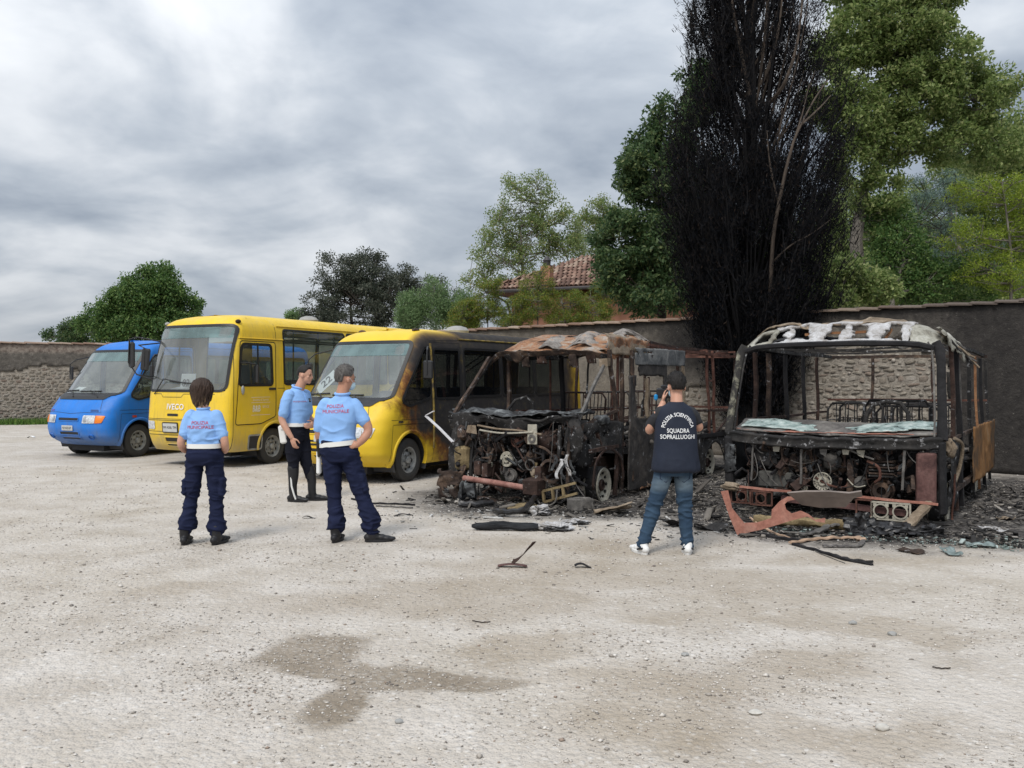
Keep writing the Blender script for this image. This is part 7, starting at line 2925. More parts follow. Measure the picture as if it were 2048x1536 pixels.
def ellipsoid(mb, c, r, rot=None, sub=3):
	V, Fc = ico(sub)
	Mx = rot if rot is not None else Matrix.Identity(3)
	mb.add([Mx @ Vector(p * np.array(r)) + Vector(c) for p in V], Fc)


def remesh(mb, name, mat, parent, voxel=.008, smooth=6, wrinkle=None, fac=.5):
	me = bpy.data.meshes.new(name)
	me.from_pydata(mb.v, [], mb.f)
	ob = bpy.data.objects.new(name, me)
	COL.objects.link(ob)
	m = ob.modifiers.new('r', 'REMESH')
	m.mode = 'VOXEL'
	m.voxel_size = voxel
	if smooth:
		s = ob.modifiers.new('s', 'SMOOTH')
		s.iterations = smooth
		s.factor = fac
	dg = bpy.context.evaluated_depsgraph_get()
	m2 = bpy.data.meshes.new_from_object(ob.evaluated_get(dg))
	bpy.data.objects.remove(ob)
	m2.name = name
	if wrinkle is not None:
		n = len(m2.vertices)
		P = np.empty(n * 3, np.float32)
		m2.vertices.foreach_get('co', P)
		P = P.reshape(-1, 3)
		Nn = np.array([v.normal[:] for v in m2.vertices])
		P = P + Nn * wrinkle(P)[:, None]
		m2.vertices.foreach_set('co', P.astype(np.float32).ravel())
		m2.update()
	m2.polygons.foreach_set('use_smooth', [True] * len(m2.polygons))
	return link_mesh(name, m2, mat, parent)


def folds(seed, amp=.007, fr=(7, 7, 16), lo=None):
	"""cloth creases: ridged noise, stronger where lo(P) says"""
	def f(P):
		q = P + .05 * np.stack([fbm(P * 4, seed + 7, 2), fbm(P * 4, seed + 8, 2), fbm(P * 4, seed + 9, 2)], 1)
		n = np.clip(1 - np.abs(fbm(q * np.array(fr), seed, 2)) * 2.6, 0, 1) ** 1.5
		n2 = fbm(P * np.array(fr) * .45, seed + 5, 2)
		w = lo(P) if lo is not None else 1.0
		return amp * (n * 1.3 - .4 + n2 * .6) * w
	return f


def head_frame(c, yaw, pitch=0, roll=0):
	"""columns: side, forward, up; yaw 0 faces +y (away from the camera), positive turns towards +x"""
	return Matrix.Rotation(-yaw, 3, 'Z') @ Matrix.Rotation(roll, 3, 'Y') @ Matrix.Rotation(pitch, 3, 'X')


def add_head(mb, c, Hm, s=1.0):
	c = Vector(c)
	def at(x, y, z):
		return c + Hm @ (Vector((x, y, z)) * s)
	ellipsoid(mb, at(0, -.008, .025), (.077 * s, .098 * s, .098 * s), Hm)
	ellipsoid(mb, at(0, .022, -.045), (.060 * s, .074 * s, .068 * s), Hm)
	ellipsoid(mb, at(0, .068, -.088), (.030 * s, .026 * s, .024 * s), Hm)
	ellipsoid(mb, at(0, .074, .022), (.050 * s, .022 * s, .016 * s), Hm)
	m = MB()
	limb(mb, [tuple(at(0, .088, .010)) + (.010 * s,), tuple(at(0, .104, -.018)) + (.013 * s,), tuple(at(0, .100, -.032)) + (.014 * s,)], 8, 3)
	ellipsoid(mb, at(0, .088, -.060), (.024 * s, .014 * s, .010 * s), Hm)
	for sg in (-1, 1):
		ellipsoid(mb, at(sg * .080, -.010, -.012), (.012 * s, .022 * s, .034 * s), Hm @ Matrix.Rotation(sg * .25, 3, 'Z'))
		ellipsoid(mb, at(sg * .040, .062, -.020), (.022 * s, .018 * s, .018 * s), Hm)


def head_extras(parent, c, Hm, s=1.0, brow='hair_dark'):
	c = Vector(c)
	for sg in (-1, 1):
		m = MB()
		ellipsoid(m, c + Hm @ (Vector((sg * .031, .082, .004)) * s), (.013 * s, .008 * s, .007 * s), Hm, 2)
		m.build('eye', M['eye_dark'], parent)
		m = MB()
		ellipsoid(m, c + Hm @ (Vector((sg * .033, .089, .026)) * s), (.020 * s, .007 * s, .005 * s), Hm, 2)
		m.build('eyebrow', M[brow], parent)


def hair_cap(parent, c, Hm, mat, s=1.0, thick=.016, seed=1, low=-.30, front=.52, amp=.006):
	"""short hair: a cap that thins to nothing at hairline, ears and nape"""
	V, Fc = ico(5)
	c = Vector(c)
	base = V * np.array((.079, .100, .100)) + np.array((0, -.008, .025))
	f, u, sd = V[:, 1], V[:, 2], np.abs(V[:, 0])
	lim = np.where(f < 0, low - .15 * sd * 0, low + (front - low) * np.clip(f * 1.7, 0, 1))
	lim = np.where((sd > .55) & (f > -.55), np.maximum(lim, -.12), lim)
	m = np.clip((u - lim) / .22, 0, 1)
	n = fbm(V * np.array((14, 14, 5)), seed, 3)
	t = m * (thick * (.55 + .6 * np.clip(u, 0, 1)) + amp * n) - (1 - m) * .016
	P = base + V * t[:, None]
	mb = MB()
	W = [c + Hm @ (Vector(p) * s) for p in P]
	mb.add(W, Fc)
	ho = mb.build('hair', M[mat], parent, ang=80)
	g = np.random.default_rng(seed)
	ok = np.where(m > .45)[0]
	k = g.choice(ok, 1500)
	B = np.array([W[i][:] for i in k])
	D = np.array([(Hm @ Vector(V[i]))[:] for i in k]) + g.normal(0, .35, (len(k), 3)) + np.array((0, 0, -.55)) * (1 - np.clip(u[k], 0, 1))[:, None]
	D /= np.linalg.norm(D, axis=1)[:, None]
	L = (thick * .5) * (.5 + g.random(len(k)))
	sd_ = np.cross(D, g.normal(0, 1, D.shape))
	sd_ /= np.linalg.norm(sd_, axis=1)[:, None]
	B = B - D * .004
	T_ = B + D * L[:, None]
	Vv = np.stack([B - sd_ * .0022, B + sd_ * .0022, T_], 1).reshape(-1, 3)
	tag(np_mesh('hair_tufts', Vv, np.arange(len(Vv)).reshape(-1, 3), M[mat], ho), kind='stuff')
	return ho


def add_hand(mb, w, d, side, palm_n, s=1.0, curl=.5):
	"""palm and five fingers; w wrist, d direction of the hand, palm_n the way the palm faces, side +1/-1 where the thumb is"""
	w, d = Vector(w), Vector(d).normalized()
	pn = Vector(palm_n)
	pn = (pn - d * pn.dot(d)).normalized()
	x = d.cross(pn).normalized() * side
	pc = w + d * .050 * s
	rot = Matrix((x, d, pn)).transposed()
	ellipsoid(mb, pc, (.042 * s, .055 * s, .018 * s), rot)
	for k, (off, ln) in enumerate([(.030, .078), (.010, .088), (-.011, .082), (-.030, .064)]):
		b = w + d * .088 * s + x * off * s
		p = [b - d * .03 * s]
		a = 0.0
		q = b
		p.append(q)
		for j, fr_ in enumerate((.45, .32, .25)):
			a += curl * (.5 + .25 * j)
			q = q + (d * math.cos(a) + pn * math.sin(a)) * ln * fr_ * s
			p.append(q)
		limb(mb, [tuple(v) + (r_ * s,) for v, r_ in zip(p, (.010, .0098, .009, .0085, .0075))], 8, 3)
	t0 = w + d * .025 * s + x * .030 * s
	t1 = t0 + (d * .6 + x * .75 + pn * .25).normalized() * .040 * s
	t2 = t1 + (d * .85 + x * .25 + pn * .35).normalized() * .032 * s
	t3 = t2 + (d * .95 + pn * .4).normalized() * .024 * s
	limb(mb, [tuple(v) + (r_ * s,) for v, r_ in zip((t0, t1, t2, t3), (.014, .0115, .0105, .009))], 8, 3)


def ground_shift(o, x, y):
	o.location = (x, y, gz(x, y))


def boots(parent, ankle, toe, name='boot', mat='boot_black', shaft=.16, sole='boot_black', L=.27, w=.047, r=.052):
	"""ankle (x, y), toe direction (dx, dy)"""
	d = Vector((toe[0], toe[1], 0)).normalized()
	s = Vector((-d.y, d.x, 0))
	A = Vector((ankle[0], ankle[1], 0))
	heel = A - d * .07
	mb = MB()
	rot = Matrix((s, d, Vector((0, 0, 1)))).transposed()
	for (q, hw, hh, z) in ((-.045, .040, .042, .050), (.02, .042, .048, .055), (.08, .044, .038, .046), (.135, w, .030, .038), (.175, w * .86, .024, .033)):
		ellipsoid(mb, A + d * q + Vector((0, 0, z)), (hw, .055, hh), rot, 2)
	limb(mb, [tuple(A + Vector((0, 0, .05))) + (r * .92,), tuple(A - d * .012 + Vector((0, 0, shaft * .6))) + (r,), tuple(A - d * .012 + Vector((0, 0, shaft))) + (r * 1.02,)], 14, 3)
	o = remesh(mb, name, M[mat], parent, .008, 3)
	sm = MB()
	n = 22
	V = []
	for zz, k in ((0.0, .97), (.004, 1.0), (.028, 1.0), (.030, .95)):
		for q in range(n):
			t = 2 * math.pi * q / n
			yy = math.sin(t) * (L / 2) + .055
			ww = math.cos(t) * (w + .006) * (1 - .18 * (1 if yy < .02 else 0))
			V.append(A + d * yy * k + s * ww * k + Vector((0, 0, zz)))
	Fc = [(i * n + q, i * n + (q + 1) % n, (i + 1) * n + (q + 1) % n, (i + 1) * n + q) for i in range(3) for q in range(n)]
	Fc += [tuple(range(n - 1, -1, -1)), tuple(range(3 * n, 4 * n))]
	sm.add(V, Fc)
	sm.build('sole', M[sole], o)
	return o


def wrap_on(bvh, org, right, up, view, off=.004):
	"""project flat text coordinates onto a garment along 'view'"""
	org, right, up, view = Vector(org), Vector(right), Vector(up), Vector(view)

	def fn(a, b):
		p = org + right * a + up * b - view * .6
		hit = bvh.ray_cast(p, view)
		if hit[0] is None:
			return org + right * a + up * b
		return hit[0] - view * off
	return fn


def bvh_of(o):
	me = o.data
	return BVHTree.FromPolygons([v.co.copy() for v in me.vertices], [tuple(p.vertices) for p in me.polygons])


def belt(parent, c, a, b, yaw, h=.045, tilt=0.0, mat='belt_white', name='belt'):
	mb = MB()
	n = 40
	V, Fc = [], []
	cs, sn = math.cos(yaw), math.sin(yaw)
	for (dz, k) in ((-h / 2, .985), (-h / 2, 1.03), (h / 2, 1.03), (h / 2, .985)):
		for q in range(n):
			t = 2 * math.pi * q / n
			px_ = math.copysign(abs(math.cos(t)) ** .87, math.cos(t)) * a * k
			py_ = math.copysign(abs(math.sin(t)) ** .87, math.sin(t)) * b * k
			V.append((c[0] + px_ * cs - py_ * sn, c[1] + px_ * sn + py_ * cs, c[2] + dz + tilt * px_))
	for i in range(4):
		for q in range(n):
			Fc.append((i * n + q, i * n + (q + 1) % n, ((i + 1) % 4) * n + (q + 1) % n, ((i + 1) % 4) * n + q))
	mb.add(V, Fc)
	return mb.build(name, M[mat], parent)


simple('eye_dark', (.03, .02, .015), .3)


def leg_cloth(mb, hip, knee, ank, r, k=6):
	"""r: radii at hip, mid thigh, knee, calf, hem"""
	hip, knee, ank = Vector(hip), Vector(knee), Vector(ank)
	pts = [tuple(hip) + (r[0],), tuple(mix3(hip, knee, .5)) + (r[1],), tuple(knee) + (r[2],), tuple(mix3(knee, ank, .45)) + (r[3],), tuple(mix3(knee, ank, .85)) + (r[4],), tuple(ank) + (r[5],)]
	limb(mb, pts, 18, k)


def person_woman():
	o = empty('person')
	tag(o, 'person with brown bob in light blue police shirt, leftmost, seen from behind', 'person', 'people looking at the burnt buses')
	x0, y0 = gnd(400, 1088)
	ground_shift(o, x0, y0)
	Hc = (.015, .02, 1.515)
	Hm = head_frame(Hc, R(14))
	mb = MB()
	add_head(mb, Hc, Hm, .94)
	limb(mb, [(.03, .0, 1.30, .060), (.02, .01, 1.42, .052), (.015, .015, 1.50, .05)])
	stack(mb, [(.045, 0, .86, .12, .09, 0), (.045, 0, .95, .145, .10, 0), (.04, 0, 1.05, .13, .09, 0), (.035, 0, 1.20, .15, .10, 0), (.035, 0, 1.29, .13, .07, 0), (.03, 0, 1.33, .05, .05, 0)])
	aL = [(-.105, 0, 1.265, .042), (-.150, -.02, 1.13, .043), (-.178, -.03, 1.00, .039), (-.150, .05, .93, .036), (-.075, .17, .93, .027)]
	aR = [(.180, 0, 1.265, .042), (.228, -.02, 1.13, .043), (.260, -.03, 1.00, .039), (.232, .05, .93, .036), (.155, .17, .93, .027)]
	limb(mb, aL)
	limb(mb, aR)
	add_hand(mb, (-.07, .175, .93), (.8, .5, .05), 1, (0, -.2, -1), .92)
	add_hand(mb, (.15, .175, .93), (-.8, .5, .05), -1, (0, -.2, -1), .92)
	for hx, kx, ax in ((-.045, -.085, -.135), (.135, .145, .175)):
		limb(mb, [(hx, 0, .88, .065), (kx, .02, .45, .040), (ax, -.01, .10, .034)])
	remesh(mb, 'body', M['skin'], o, .0075, 4)
	# shirt
	mb = MB()
	stack(mb, [(.045, 0, .965, .155, .115, 0), (.045, 0, .99, .162, .122, 0), (.042, 0, 1.06, .156, .118, 0), (.038, 0, 1.16, .160, .120, 0), (.036, 0, 1.25, .150, .10, 0), (.034, 0, 1.305, .105, .075, 0), (.03, .005, 1.34, .062, .062, 0), (.03, .005, 1.352, .055, .055, 0)])
	limb(mb, [(-.085, 0, 1.272, .072), (-.122, -.012, 1.20, .062), (-.148, -.02, 1.10, .059)])
	limb(mb, [(.160, 0, 1.272, .072), (.197, -.012, 1.20, .062), (.224, -.02, 1.10, .059)])
	sh = remesh(mb, 'polo_shirt', M['shirt_blue'], o, .0075, 4, folds(3, .013, (6, 6, 13), lambda P: .35 + 1.1 * np.clip((1.16 - P[:, 2]) / .15, 0, 1)))
	mb = MB()
	limb(mb, [(.03 + .058 * math.cos(a), .005 + .058 * math.sin(a), 1.355 + .006 * math.sin(a), .012) for a in np.linspace(0, 6.1, 14)], 8, 2)
	mb.build('collar', M['shirt_blue'], sh)
	bv = bvh_of(sh)
	for txt, z, s_ in (('POLIZIA', 1.213, .047), ('MUNICIPALE', 1.170, .047)):
		wrap_text(txt, s_, wrap_on(bv, (.035, 0, z), (1, 0, 0), (0, 0, 1), (0, 1, 0)), M['print_red'], sh, 'back_lettering')
	belt(o, (.047, 0, .982), .166, .128, 0, .046)
	# trousers
	mb = MB()
	stack(mb, [(.045, 0, .79, .145, .11, 0), (.045, -.005, .87, .186, .140, 0), (.045, 0, .95, .168, .125, 0), (.045, 0, .975, .158, .118, 0)])
	leg_cloth(mb, (-.050, 0, .83), (-.092, .02, .45), (-.135, -.015, .13), (.094, .086, .070, .066, .084, .056))
	leg_cloth(mb, (.140, 0, .83), (.158, .02, .45), (.175, -.015, .13), (.094, .086, .070, .066, .084, .056))
	for (cx, cz, sg) in ((-.150, .57, -1), (.232, .57, 1)):
		mb.box((cx - .005 * sg, .0, cz), (.05, .13, .18), bev=.015)
	tr = remesh(mb, 'cargo_trousers', M['navy_cotton'], o, .0075, 3, folds(8, .016, (6, 6, 15), lambda P: .5 + .9 * np.clip((.30 - P[:, 2]) / .12, 0, 1) + .3 * (np.abs(P[:, 2] - .45) < .1)))
	boots(o, (-.138, -.03), (-.10, .9), shaft=.17)
	boots(o, (.178, -.03), (.22, .9), shaft=.17)
	# bobbed hair: a cap over the skull and a curtain to the shoulders
	V, Fc = ico(5)
	f, u, sd = V[:, 1], V[:, 2], V[:, 0]
	r = np.stack([np.full(len(V), .098), np.full(len(V), .112), np.full(len(V), .112)], 1)
	P = V * r
	low = u < 0
	P[:, 2] = np.where(low, u * .205, P[:, 2])
	k = np.clip(-u, 0, 1)
	sq = np.sqrt(np.clip(1 - u * u, 1e-6, 1))
	P[:, 0] = np.where(low, sd / sq * .101 * (1 - .36 * k) * np.clip((1 - k ** 5), 0, 1) ** .5, P[:, 0])
	P[:, 1] = np.where(low, f / sq * .108 * (1 - .34 * k) * np.clip((1 - k ** 5), 0, 1) ** .5, P[:, 1])
	ang = np.arctan2(P[:, 1], P[:, 0])
	st = fbm(np.stack([np.cos(ang) * 9, np.sin(ang) * 9, P[:, 2] * 3], 1), 5, 3)
	P[:, :2] *= (1 + .085 * st * (u < .7))[:, None]
	P[:, 2] += .045 * fbm(np.stack([np.cos(ang) * 6, np.sin(ang) * 6, 0 * ang], 1), 9, 2) * k
	face = (f > .35) & (u < .55)
	P[:, 1] = np.where(face, np.minimum(P[:, 1], .03), P[:, 1])
	mb = MB()
	mb.add([Vector(Hc) + Vector((0, -.012, .028)) + Hm @ Vector(p) for p in P], Fc)
	ho = mb.build('hair', M['hair_brown'], o, ang=80)
	g = np.random.default_rng(3)
	lk = MB()
	for k in range(230):
		a = g.uniform(math.pi * .85, math.pi * 2.15)
		t0, ln = g.uniform(.05, .75), g.uniform(.08, .22)
		P_ = []
		for q in range(6):
			zz = .118 * math.cos(t0 * 1.57) - ln * q / 5
			rr = .108 * math.sin(min(1.57, t0 * 1.57 + q * .22)) * (1 if zz > -.02 else 1 - 1.9 * (-.02 - zz)) + .004
			aa = a + .10 * math.sin(q * .8 + k)
			P_.append(Vector(Hc) + Vector((0, -.012, .028)) + Hm @ Vector((math.cos(aa) * rr * .96, math.sin(aa) * rr, max(zz, -.215))))
		lk.tube(P_, [.007, .009, .009, .007, .005, .002], 5, flat=(1.3, .5))
	tag(lk.build('hair_locks', M['hair_brown'], ho), kind='stuff')
	mk = MB()
	ellipsoid(mk, Vector(Hc) + Hm @ Vector((.0, .060, -.055)), (.062, .046, .052), Hm)
	mk.build('face_mask', M['mask_blue'], o)
	return o


def holster(parent, c, yaw, tilt=0.0, pistol=True):
	h = MB()
	rot = Matrix.Rotation(yaw, 3, 'Z') @ Matrix.Rotation(tilt, 3, 'X')
	c = Vector(c)
	h.box(c + rot @ Vector((0, 0, -.09)), (.05, .085, .26), rot, bev=.018)
	h.box(c + rot @ Vector((0, .0, .06)), (.045, .10, .10), rot, bev=.018)
	ob = h.build('holster', M['belt_white'], parent, ang=30)
	if pistol:
		g = MB()
		g.box(c + rot @ Vector((-.004, -.045, .075)), (.040, .055, .14), rot @ Matrix.Rotation(R(14), 3, 'X'), bev=.014)
		g.box(c + rot @ Vector((-.0, -.045, .0)), (.030, .03, .08), rot, bev=.008)
		g.build('pistol_grip', M['boot_black'], ob)
	return ob


def person_officer():
	"""back view, weight on the left leg, right hand on the hip"""
	o = empty('person')
	tag(o, 'person with grey hair in light blue police shirt, hand on hip, seen from behind', 'person', 'people looking at the burnt buses')
	x0, y0 = gnd(705, 1083)
	ground_shift(o, x0, y0)
	Hc = (-.075, .02, 1.655)
	Hm = head_frame(Hc, R(48), R(-6))
	mb = MB()
	add_head(mb, Hc, Hm, 1.0)
	limb(mb, [(-.115, -.01, 1.42, .072), (-.10, .0, 1.53, .062), (-.08, .01, 1.62, .058)])
	yw = R(-6)
	stack(mb, [(-.12, 0, .90, .14, .10, 0), (-.135, 0, .99, .155, .11, 0), (-.145, 0, 1.12, .155, .105, yw), (-.13, 0, 1.30, .18, .12, yw), (-.12, 0, 1.42, .15, .08, yw), (-.11, 0, 1.47, .06, .06, yw)])
	limb(mb, [(-.285, 0, 1.38, .048), (-.330, -.015, 1.24, .052), (-.335, -.01, 1.09, .046), (-.318, .045, .96, .041), (-.290, .09, .84, .030)])
	add_hand(mb, (-.288, .095, .835), (.12, .15, -1), 1, (.9, -.1, .1), 1.0, .5)
	limb(mb, [(.045, 0, 1.37, .048), (.115, -.02, 1.26, .052), (.165, -.03, 1.135, .046), (.120, -.06, 1.05, .042), (.055, -.075, .985, .031)])
	add_hand(mb, (.055, -.078, .985), (-.92, -.12, .05), -1, (.0, .9, -.3), 1.0, .35)
	for hx, kx, ax in ((-.20, -.19, -.165), (-.04, .085, .215)):
		limb(mb, [(hx, 0, .92, .07), (kx, .03, .48, .045), (ax, 0, .10, .036)])
	remesh(mb, 'body', M['skin_tan'], o, .0075, 4)
	mb = MB()
	stack(mb, [(-.15, 0, .985, .168, .128, yw), (-.15, 0, 1.02, .178, .135, yw), (-.148, 0, 1.10, .176, .132, yw), (-.135, 0, 1.24, .192, .138, yw), (-.125, 0, 1.36, .190, .122, yw), (-.118, 0, 1.43, .140, .092, yw), (-.11, .0, 1.475, .078, .074, yw), (-.105, .0, 1.50, .066, .066, yw)])
	limb(mb, [(-.262, 0, 1.390, .078), (-.308, -.010, 1.30, .070), (-.331, -.014, 1.17, .067)])
	limb(mb, [(.018, 0, 1.380, .078), (.070, -.012, 1.31, .070), (.120, -.020, 1.225, .067)])
	sh = remesh(mb, 'polo_shirt', M['shirt_blue'], o, .0075, 4, folds(13, .013, (5, 5, 10), lambda P: .35 + .9 * np.clip((1.22 - P[:, 2]) / .2, 0, 1)))
	mb = MB()
	limb(mb, [(-.103 + .070 * math.cos(a), .0 + .070 * math.sin(a), 1.505 + .010 * math.sin(a), .014) for a in np.linspace(0, 6.1, 14)], 8, 2)
	mb.build('collar', M['shirt_blue'], sh)
	bv = bvh_of(sh)
	for txt, z, s_, xo in (('POLIZIA', 1.378, .049, -.155), ('MUNICIPALE', 1.326, .049, -.150)):
		wrap_text(txt, s_, wrap_on(bv, (xo, 0, z), (1, 0, .03), (0, 0, 1), (0, 1, 0)), M['print_red'], sh, 'back_lettering')
	belt(o, (-.145, 0, .998), .184, .144, yw, .048, .10)
	mb = MB()
	stack(mb, [(-.11, 0, .82, .16, .12, 0), (-.125, -.005, .90, .194, .148, 0), (-.142, 0, .97, .184, .140, 0), (-.146, 0, 1.03, .176, .134, 0)])
	leg_cloth(mb, (-.212, 0, .87), (-.190, .03, .48), (-.165, -.01, .12), (.100, .094, .076, .072, .088, .060))
	leg_cloth(mb, (-.030, 0, .87), (.085, .035, .48), (.215, -.01, .12), (.102, .096, .080, .078, .094, .062))
	mb.box((.115, .0, .60), (.05, .14, .19), Matrix.Rotation(R(-18), 3, 'Y'), bev=.015)
	remesh(mb, 'cargo_trousers', M['navy_cotton'], o, .0075, 3, folds(18, .017, (6, 6, 15), lambda P: .5 + .9 * np.clip((.36 - P[:, 2]) / .15, 0, 1)))
	boots(o, (-.165, -.02), (.10, .8), shaft=.17)
	boots(o, (.215, -.02), (.90, .12), shaft=.17, L=.285)
	hair_cap(o, Hc, Hm, 'hair_grey', 1.0, .022, 3, -.78, .50, .010)
	head_extras(o, Hc, Hm, 1.0, 'hair_grey')
	mk = MB()
	ellipsoid(mk, Vector(Hc) + Hm @ Vector((.0, .066, -.062)), (.063, .047, .050), Hm)
	mk = mk.build('face_mask', M['mask_blue'], o)
	st = MB()
	for sg in (-1, 1):
		st.tube([Vector(Hc) + Hm @ Vector((sg * .060, .062, -.040)), Vector(Hc) + Hm @ Vector((sg * .088, .0, .004)), Vector(Hc) + Hm @ Vector((sg * .088, -.028, -.01))], .0022, 5)
	tag(st.build('mask_straps', M['print_white'], mk), kind='stuff')
	holster(o, (-.345, .02, .90), R(10), R(-3))
	return o


def person_middle():
	"""three-quarter view, looking to the right, riding boots"""
	o = empty('person')
	tag(o, 'person in light blue police shirt and tall black boots, looking right, between the yellow buses', 'person', 'people looking at the burnt buses')
	x0, y0 = gnd(608, 1003)
	ground_shift(o, x0, y0)
	yaw = R(115)            # facing right and a little to the camera
	fw = Vector((math.sin(yaw), math.cos(yaw), 0))
	rt = Vector((fw.y, -fw.x, 0))          # the figure's own right
	yr_ = math.atan2(rt.y, rt.x)
	Hc = Vector((.02, -.02, 1.70))
	Hm = head_frame(Hc, R(98), R(-8))
	C = Vector((-.09, 0, 0))

	def T(a, b, z):
		p = C + rt * a + fw * b
		return (p.x, p.y, z)
	mb = MB()
	add_head(mb, Hc, Hm, 1.0)
	limb(mb, [T(0, .0, 1.46) + (.075,), tuple(mix3(T(0, .0, 1.46), Hc, .5)) + (.064,), tuple(Hc + Vector((-.02, 0, -.04))) + (.058,)])
	def sec(b, z, w_, d_):
		return T(0, b, z) + (w_, d_, yr_)
	stack(mb, [sec(0, .92, .13, .10), sec(0, 1.0, .150, .11), sec(0, 1.14, .15, .11), sec(0, 1.34, .18, .125), sec(0, 1.46, .15, .085), sec(0, 1.50, .06, .06)])
	A = [T(.195, 0, 1.415) + (.050,), T(.235, -.03, 1.28) + (.054,), T(.255, -.05, 1.12) + (.047,), T(.245, .015, .985) + (.042,), T(.225, .085, .875) + (.031,)]
	limb(mb, A)
	add_hand(mb, T(.224, .09, .87), Vector((.30, -.05, -.95)), 1, -rt, 1.0, .55)
	B = [T(-.195, 0, 1.415) + (.050,), T(-.235, -.02, 1.28) + (.054,), T(-.25, .0, 1.12) + (.047,), T(-.22, .13, 1.04) + (.042,), T(-.10, .20, 1.02) + (.031,)]
	limb(mb, B)
	add_hand(mb, T(-.09, .205, 1.02), Vector(rt), -1, -fw, 1.0, .5)
	nf, ff = Vector((-.125, -.06, 0)), Vector((.105, .06, 0))
	for hp, kn, an in ((T(.09, 0, .88), (-.125, -.08, .50), (nf.x, nf.y, .1)), (T(-.09, 0, .88), (.02, .04, .50), (ff.x, ff.y, .1))):
		limb(mb, [tuple(hp[:2]) + (.93, .07), tuple(kn) + (.036,), tuple(an) + (.030,)])
	remesh(mb, 'body', M['skin'], o, .0078, 4)
	mb = MB()
	stack(mb, [sec(0, 1.02, .165, .135), sec(.005, 1.06, .172, .142), sec(.01, 1.16, .172, .145), sec(.01, 1.30, .190, .150), sec(0, 1.41, .188, .128), sec(0, 1.475, .140, .096), sec(0, 1.515, .078, .078), sec(.005, 1.535, .068, .068)])
	limb(mb, [T(.170, 0, 1.43) + (.076,), T(.215, -.02, 1.33) + (.070,), T(.240, -.035, 1.19) + (.068,)])
	limb(mb, [T(-.170, 0, 1.43) + (.076,), T(-.215, -.01, 1.33) + (.070,), T(-.240, -.01, 1.19) + (.068,)])
	sh = remesh(mb, 'polo_shirt', M['shirt_blue'], o, .008, 4, folds(23, .013, (5, 5, 10), lambda P: .35 + .9 * np.clip((1.25 - P[:, 2]) / .2, 0, 1)))
	mb = MB()
	limb(mb, [tuple(Vector(T(0, .01, 1.54)) + rt * (.072 * math.cos(a)) + fw * (.072 * math.sin(a)) + Vector((0, 0, -.022 * math.sin(a)))) + (.015,) for a in np.linspace(1.7, 1.7 + 5.9, 16)], 8, 2)
	mb.build('collar', M['shirt_blue'], sh)
	bv = bvh_of(sh)
	vd = -fw
	# badge, printed line and button placket on the chest
	fnb = wrap_on(bv, T(0, 0, 1.36), -rt, (0, 0, 1), vd, .004)
	bd = MB()
	g = [(.055 + .075 * a / 4, -.025 + .05 * b / 2) for b in range(3) for a in range(5)]
	bd.add([fnb(*q) for q in g], [(b * 5 + a, b * 5 + a + 1, b * 5 + a + 6, b * 5 + a + 5) for b in range(2) for a in range(4)])
	b_ = bd.build('chest_badge', M['boot_black'], sh)
	wrap_text('POLIZIA', .018, lambda a, b: fnb(.092 + a, b) + fw * .003, M['print_white'], b_)
	wrap_text('POLIZIA MUNICIPALE', .020, wrap_on(bv, T(.085, 0, 1.345), -rt, (0, 0, 1), vd, .004), M['print_red'], sh, 'chest_lettering')
	pk = MB()
	pk.tube([fnb(.0, z) for z in np.linspace(.13, -.02, 8)], .005, 5)
	pk.build('button_placket', M['shirt_blue'], sh)
	belt(o, T(0, .002, 1.035), .180, .150, yr_, .05)
	bk = MB()
	bk.box(T(0, .157, 1.035), (.07, .02, .055), Matrix.Rotation(yr_, 3, 'Z'), bev=.006)
	bk.build('belt_buckle', M['chrome'], o)
	mb = MB()
	stack(mb, [sec(0, .82, .165, .13), sec(-.005, .92, .182, .145), sec(0, 1.0, .172, .138), sec(0, 1.05, .168, .136)])
	for hp, kn, an in ((T(.09, 0, .88), (-.125, -.08, .52), (nf.x - .005, nf.y, .26)), (T(-.09, 0, .88), (.02, .04, .52), (ff.x - .02, ff.y, .26))):
		leg_cloth(mb, hp, kn, an, (.112, .102, .076, .062, .056, .050))
	remesh(mb, 'trousers', M['black_wool'], o, .009, 6, folds(28, .007, (6, 6, 10)))
	for (p, d, kx) in ((nf, (.95, -.25), -.003), (ff, (.97, .1), -.06)):
		b = boots(o, (p.x, p.y), d, 'riding_boot', shaft=.26, r=.056, L=.29)
		cuff = MB()
		limb(cuff, [(p.x - .01, p.y, .24, .058), (p.x + kx * .5, p.y - (.01 if kx > -.03 else .0), .36, .070), (p.x + kx, p.y - (.015 if kx > -.03 else .005), .45, .076)], 16, 3)
		cuff.build('boot_top', M['boot_black'], b)
	ws = MB()
	ws.tube([(nf.x - .02, nf.y - .062, .34), (nf.x - .012, nf.y - .064, .22), (nf.x + .02, nf.y - .058, .10), (nf.x + .04, nf.y - .05, .04)], .012, 6)
	ws.build('boot_stripe', M['belt_white'], o)
	hair_cap(o, Hc, Hm, 'hair_dark', 1.0, .012, 6, -.60, .52, .003)
	head_extras(o, Hc, Hm)
	h = MB()
	rot = Matrix.Rotation(R(-8), 3, 'Y')
	h.box(Vector(T(.205, -.075, .91)), (.10, .05, .25), rot, bev=.02)
	h.box(Vector(T(.215, -.07, 1.0)), (.08, .055, .08), rot, bev=.02)
	hb = h.build('holster', M['belt_white'], o)
	return o


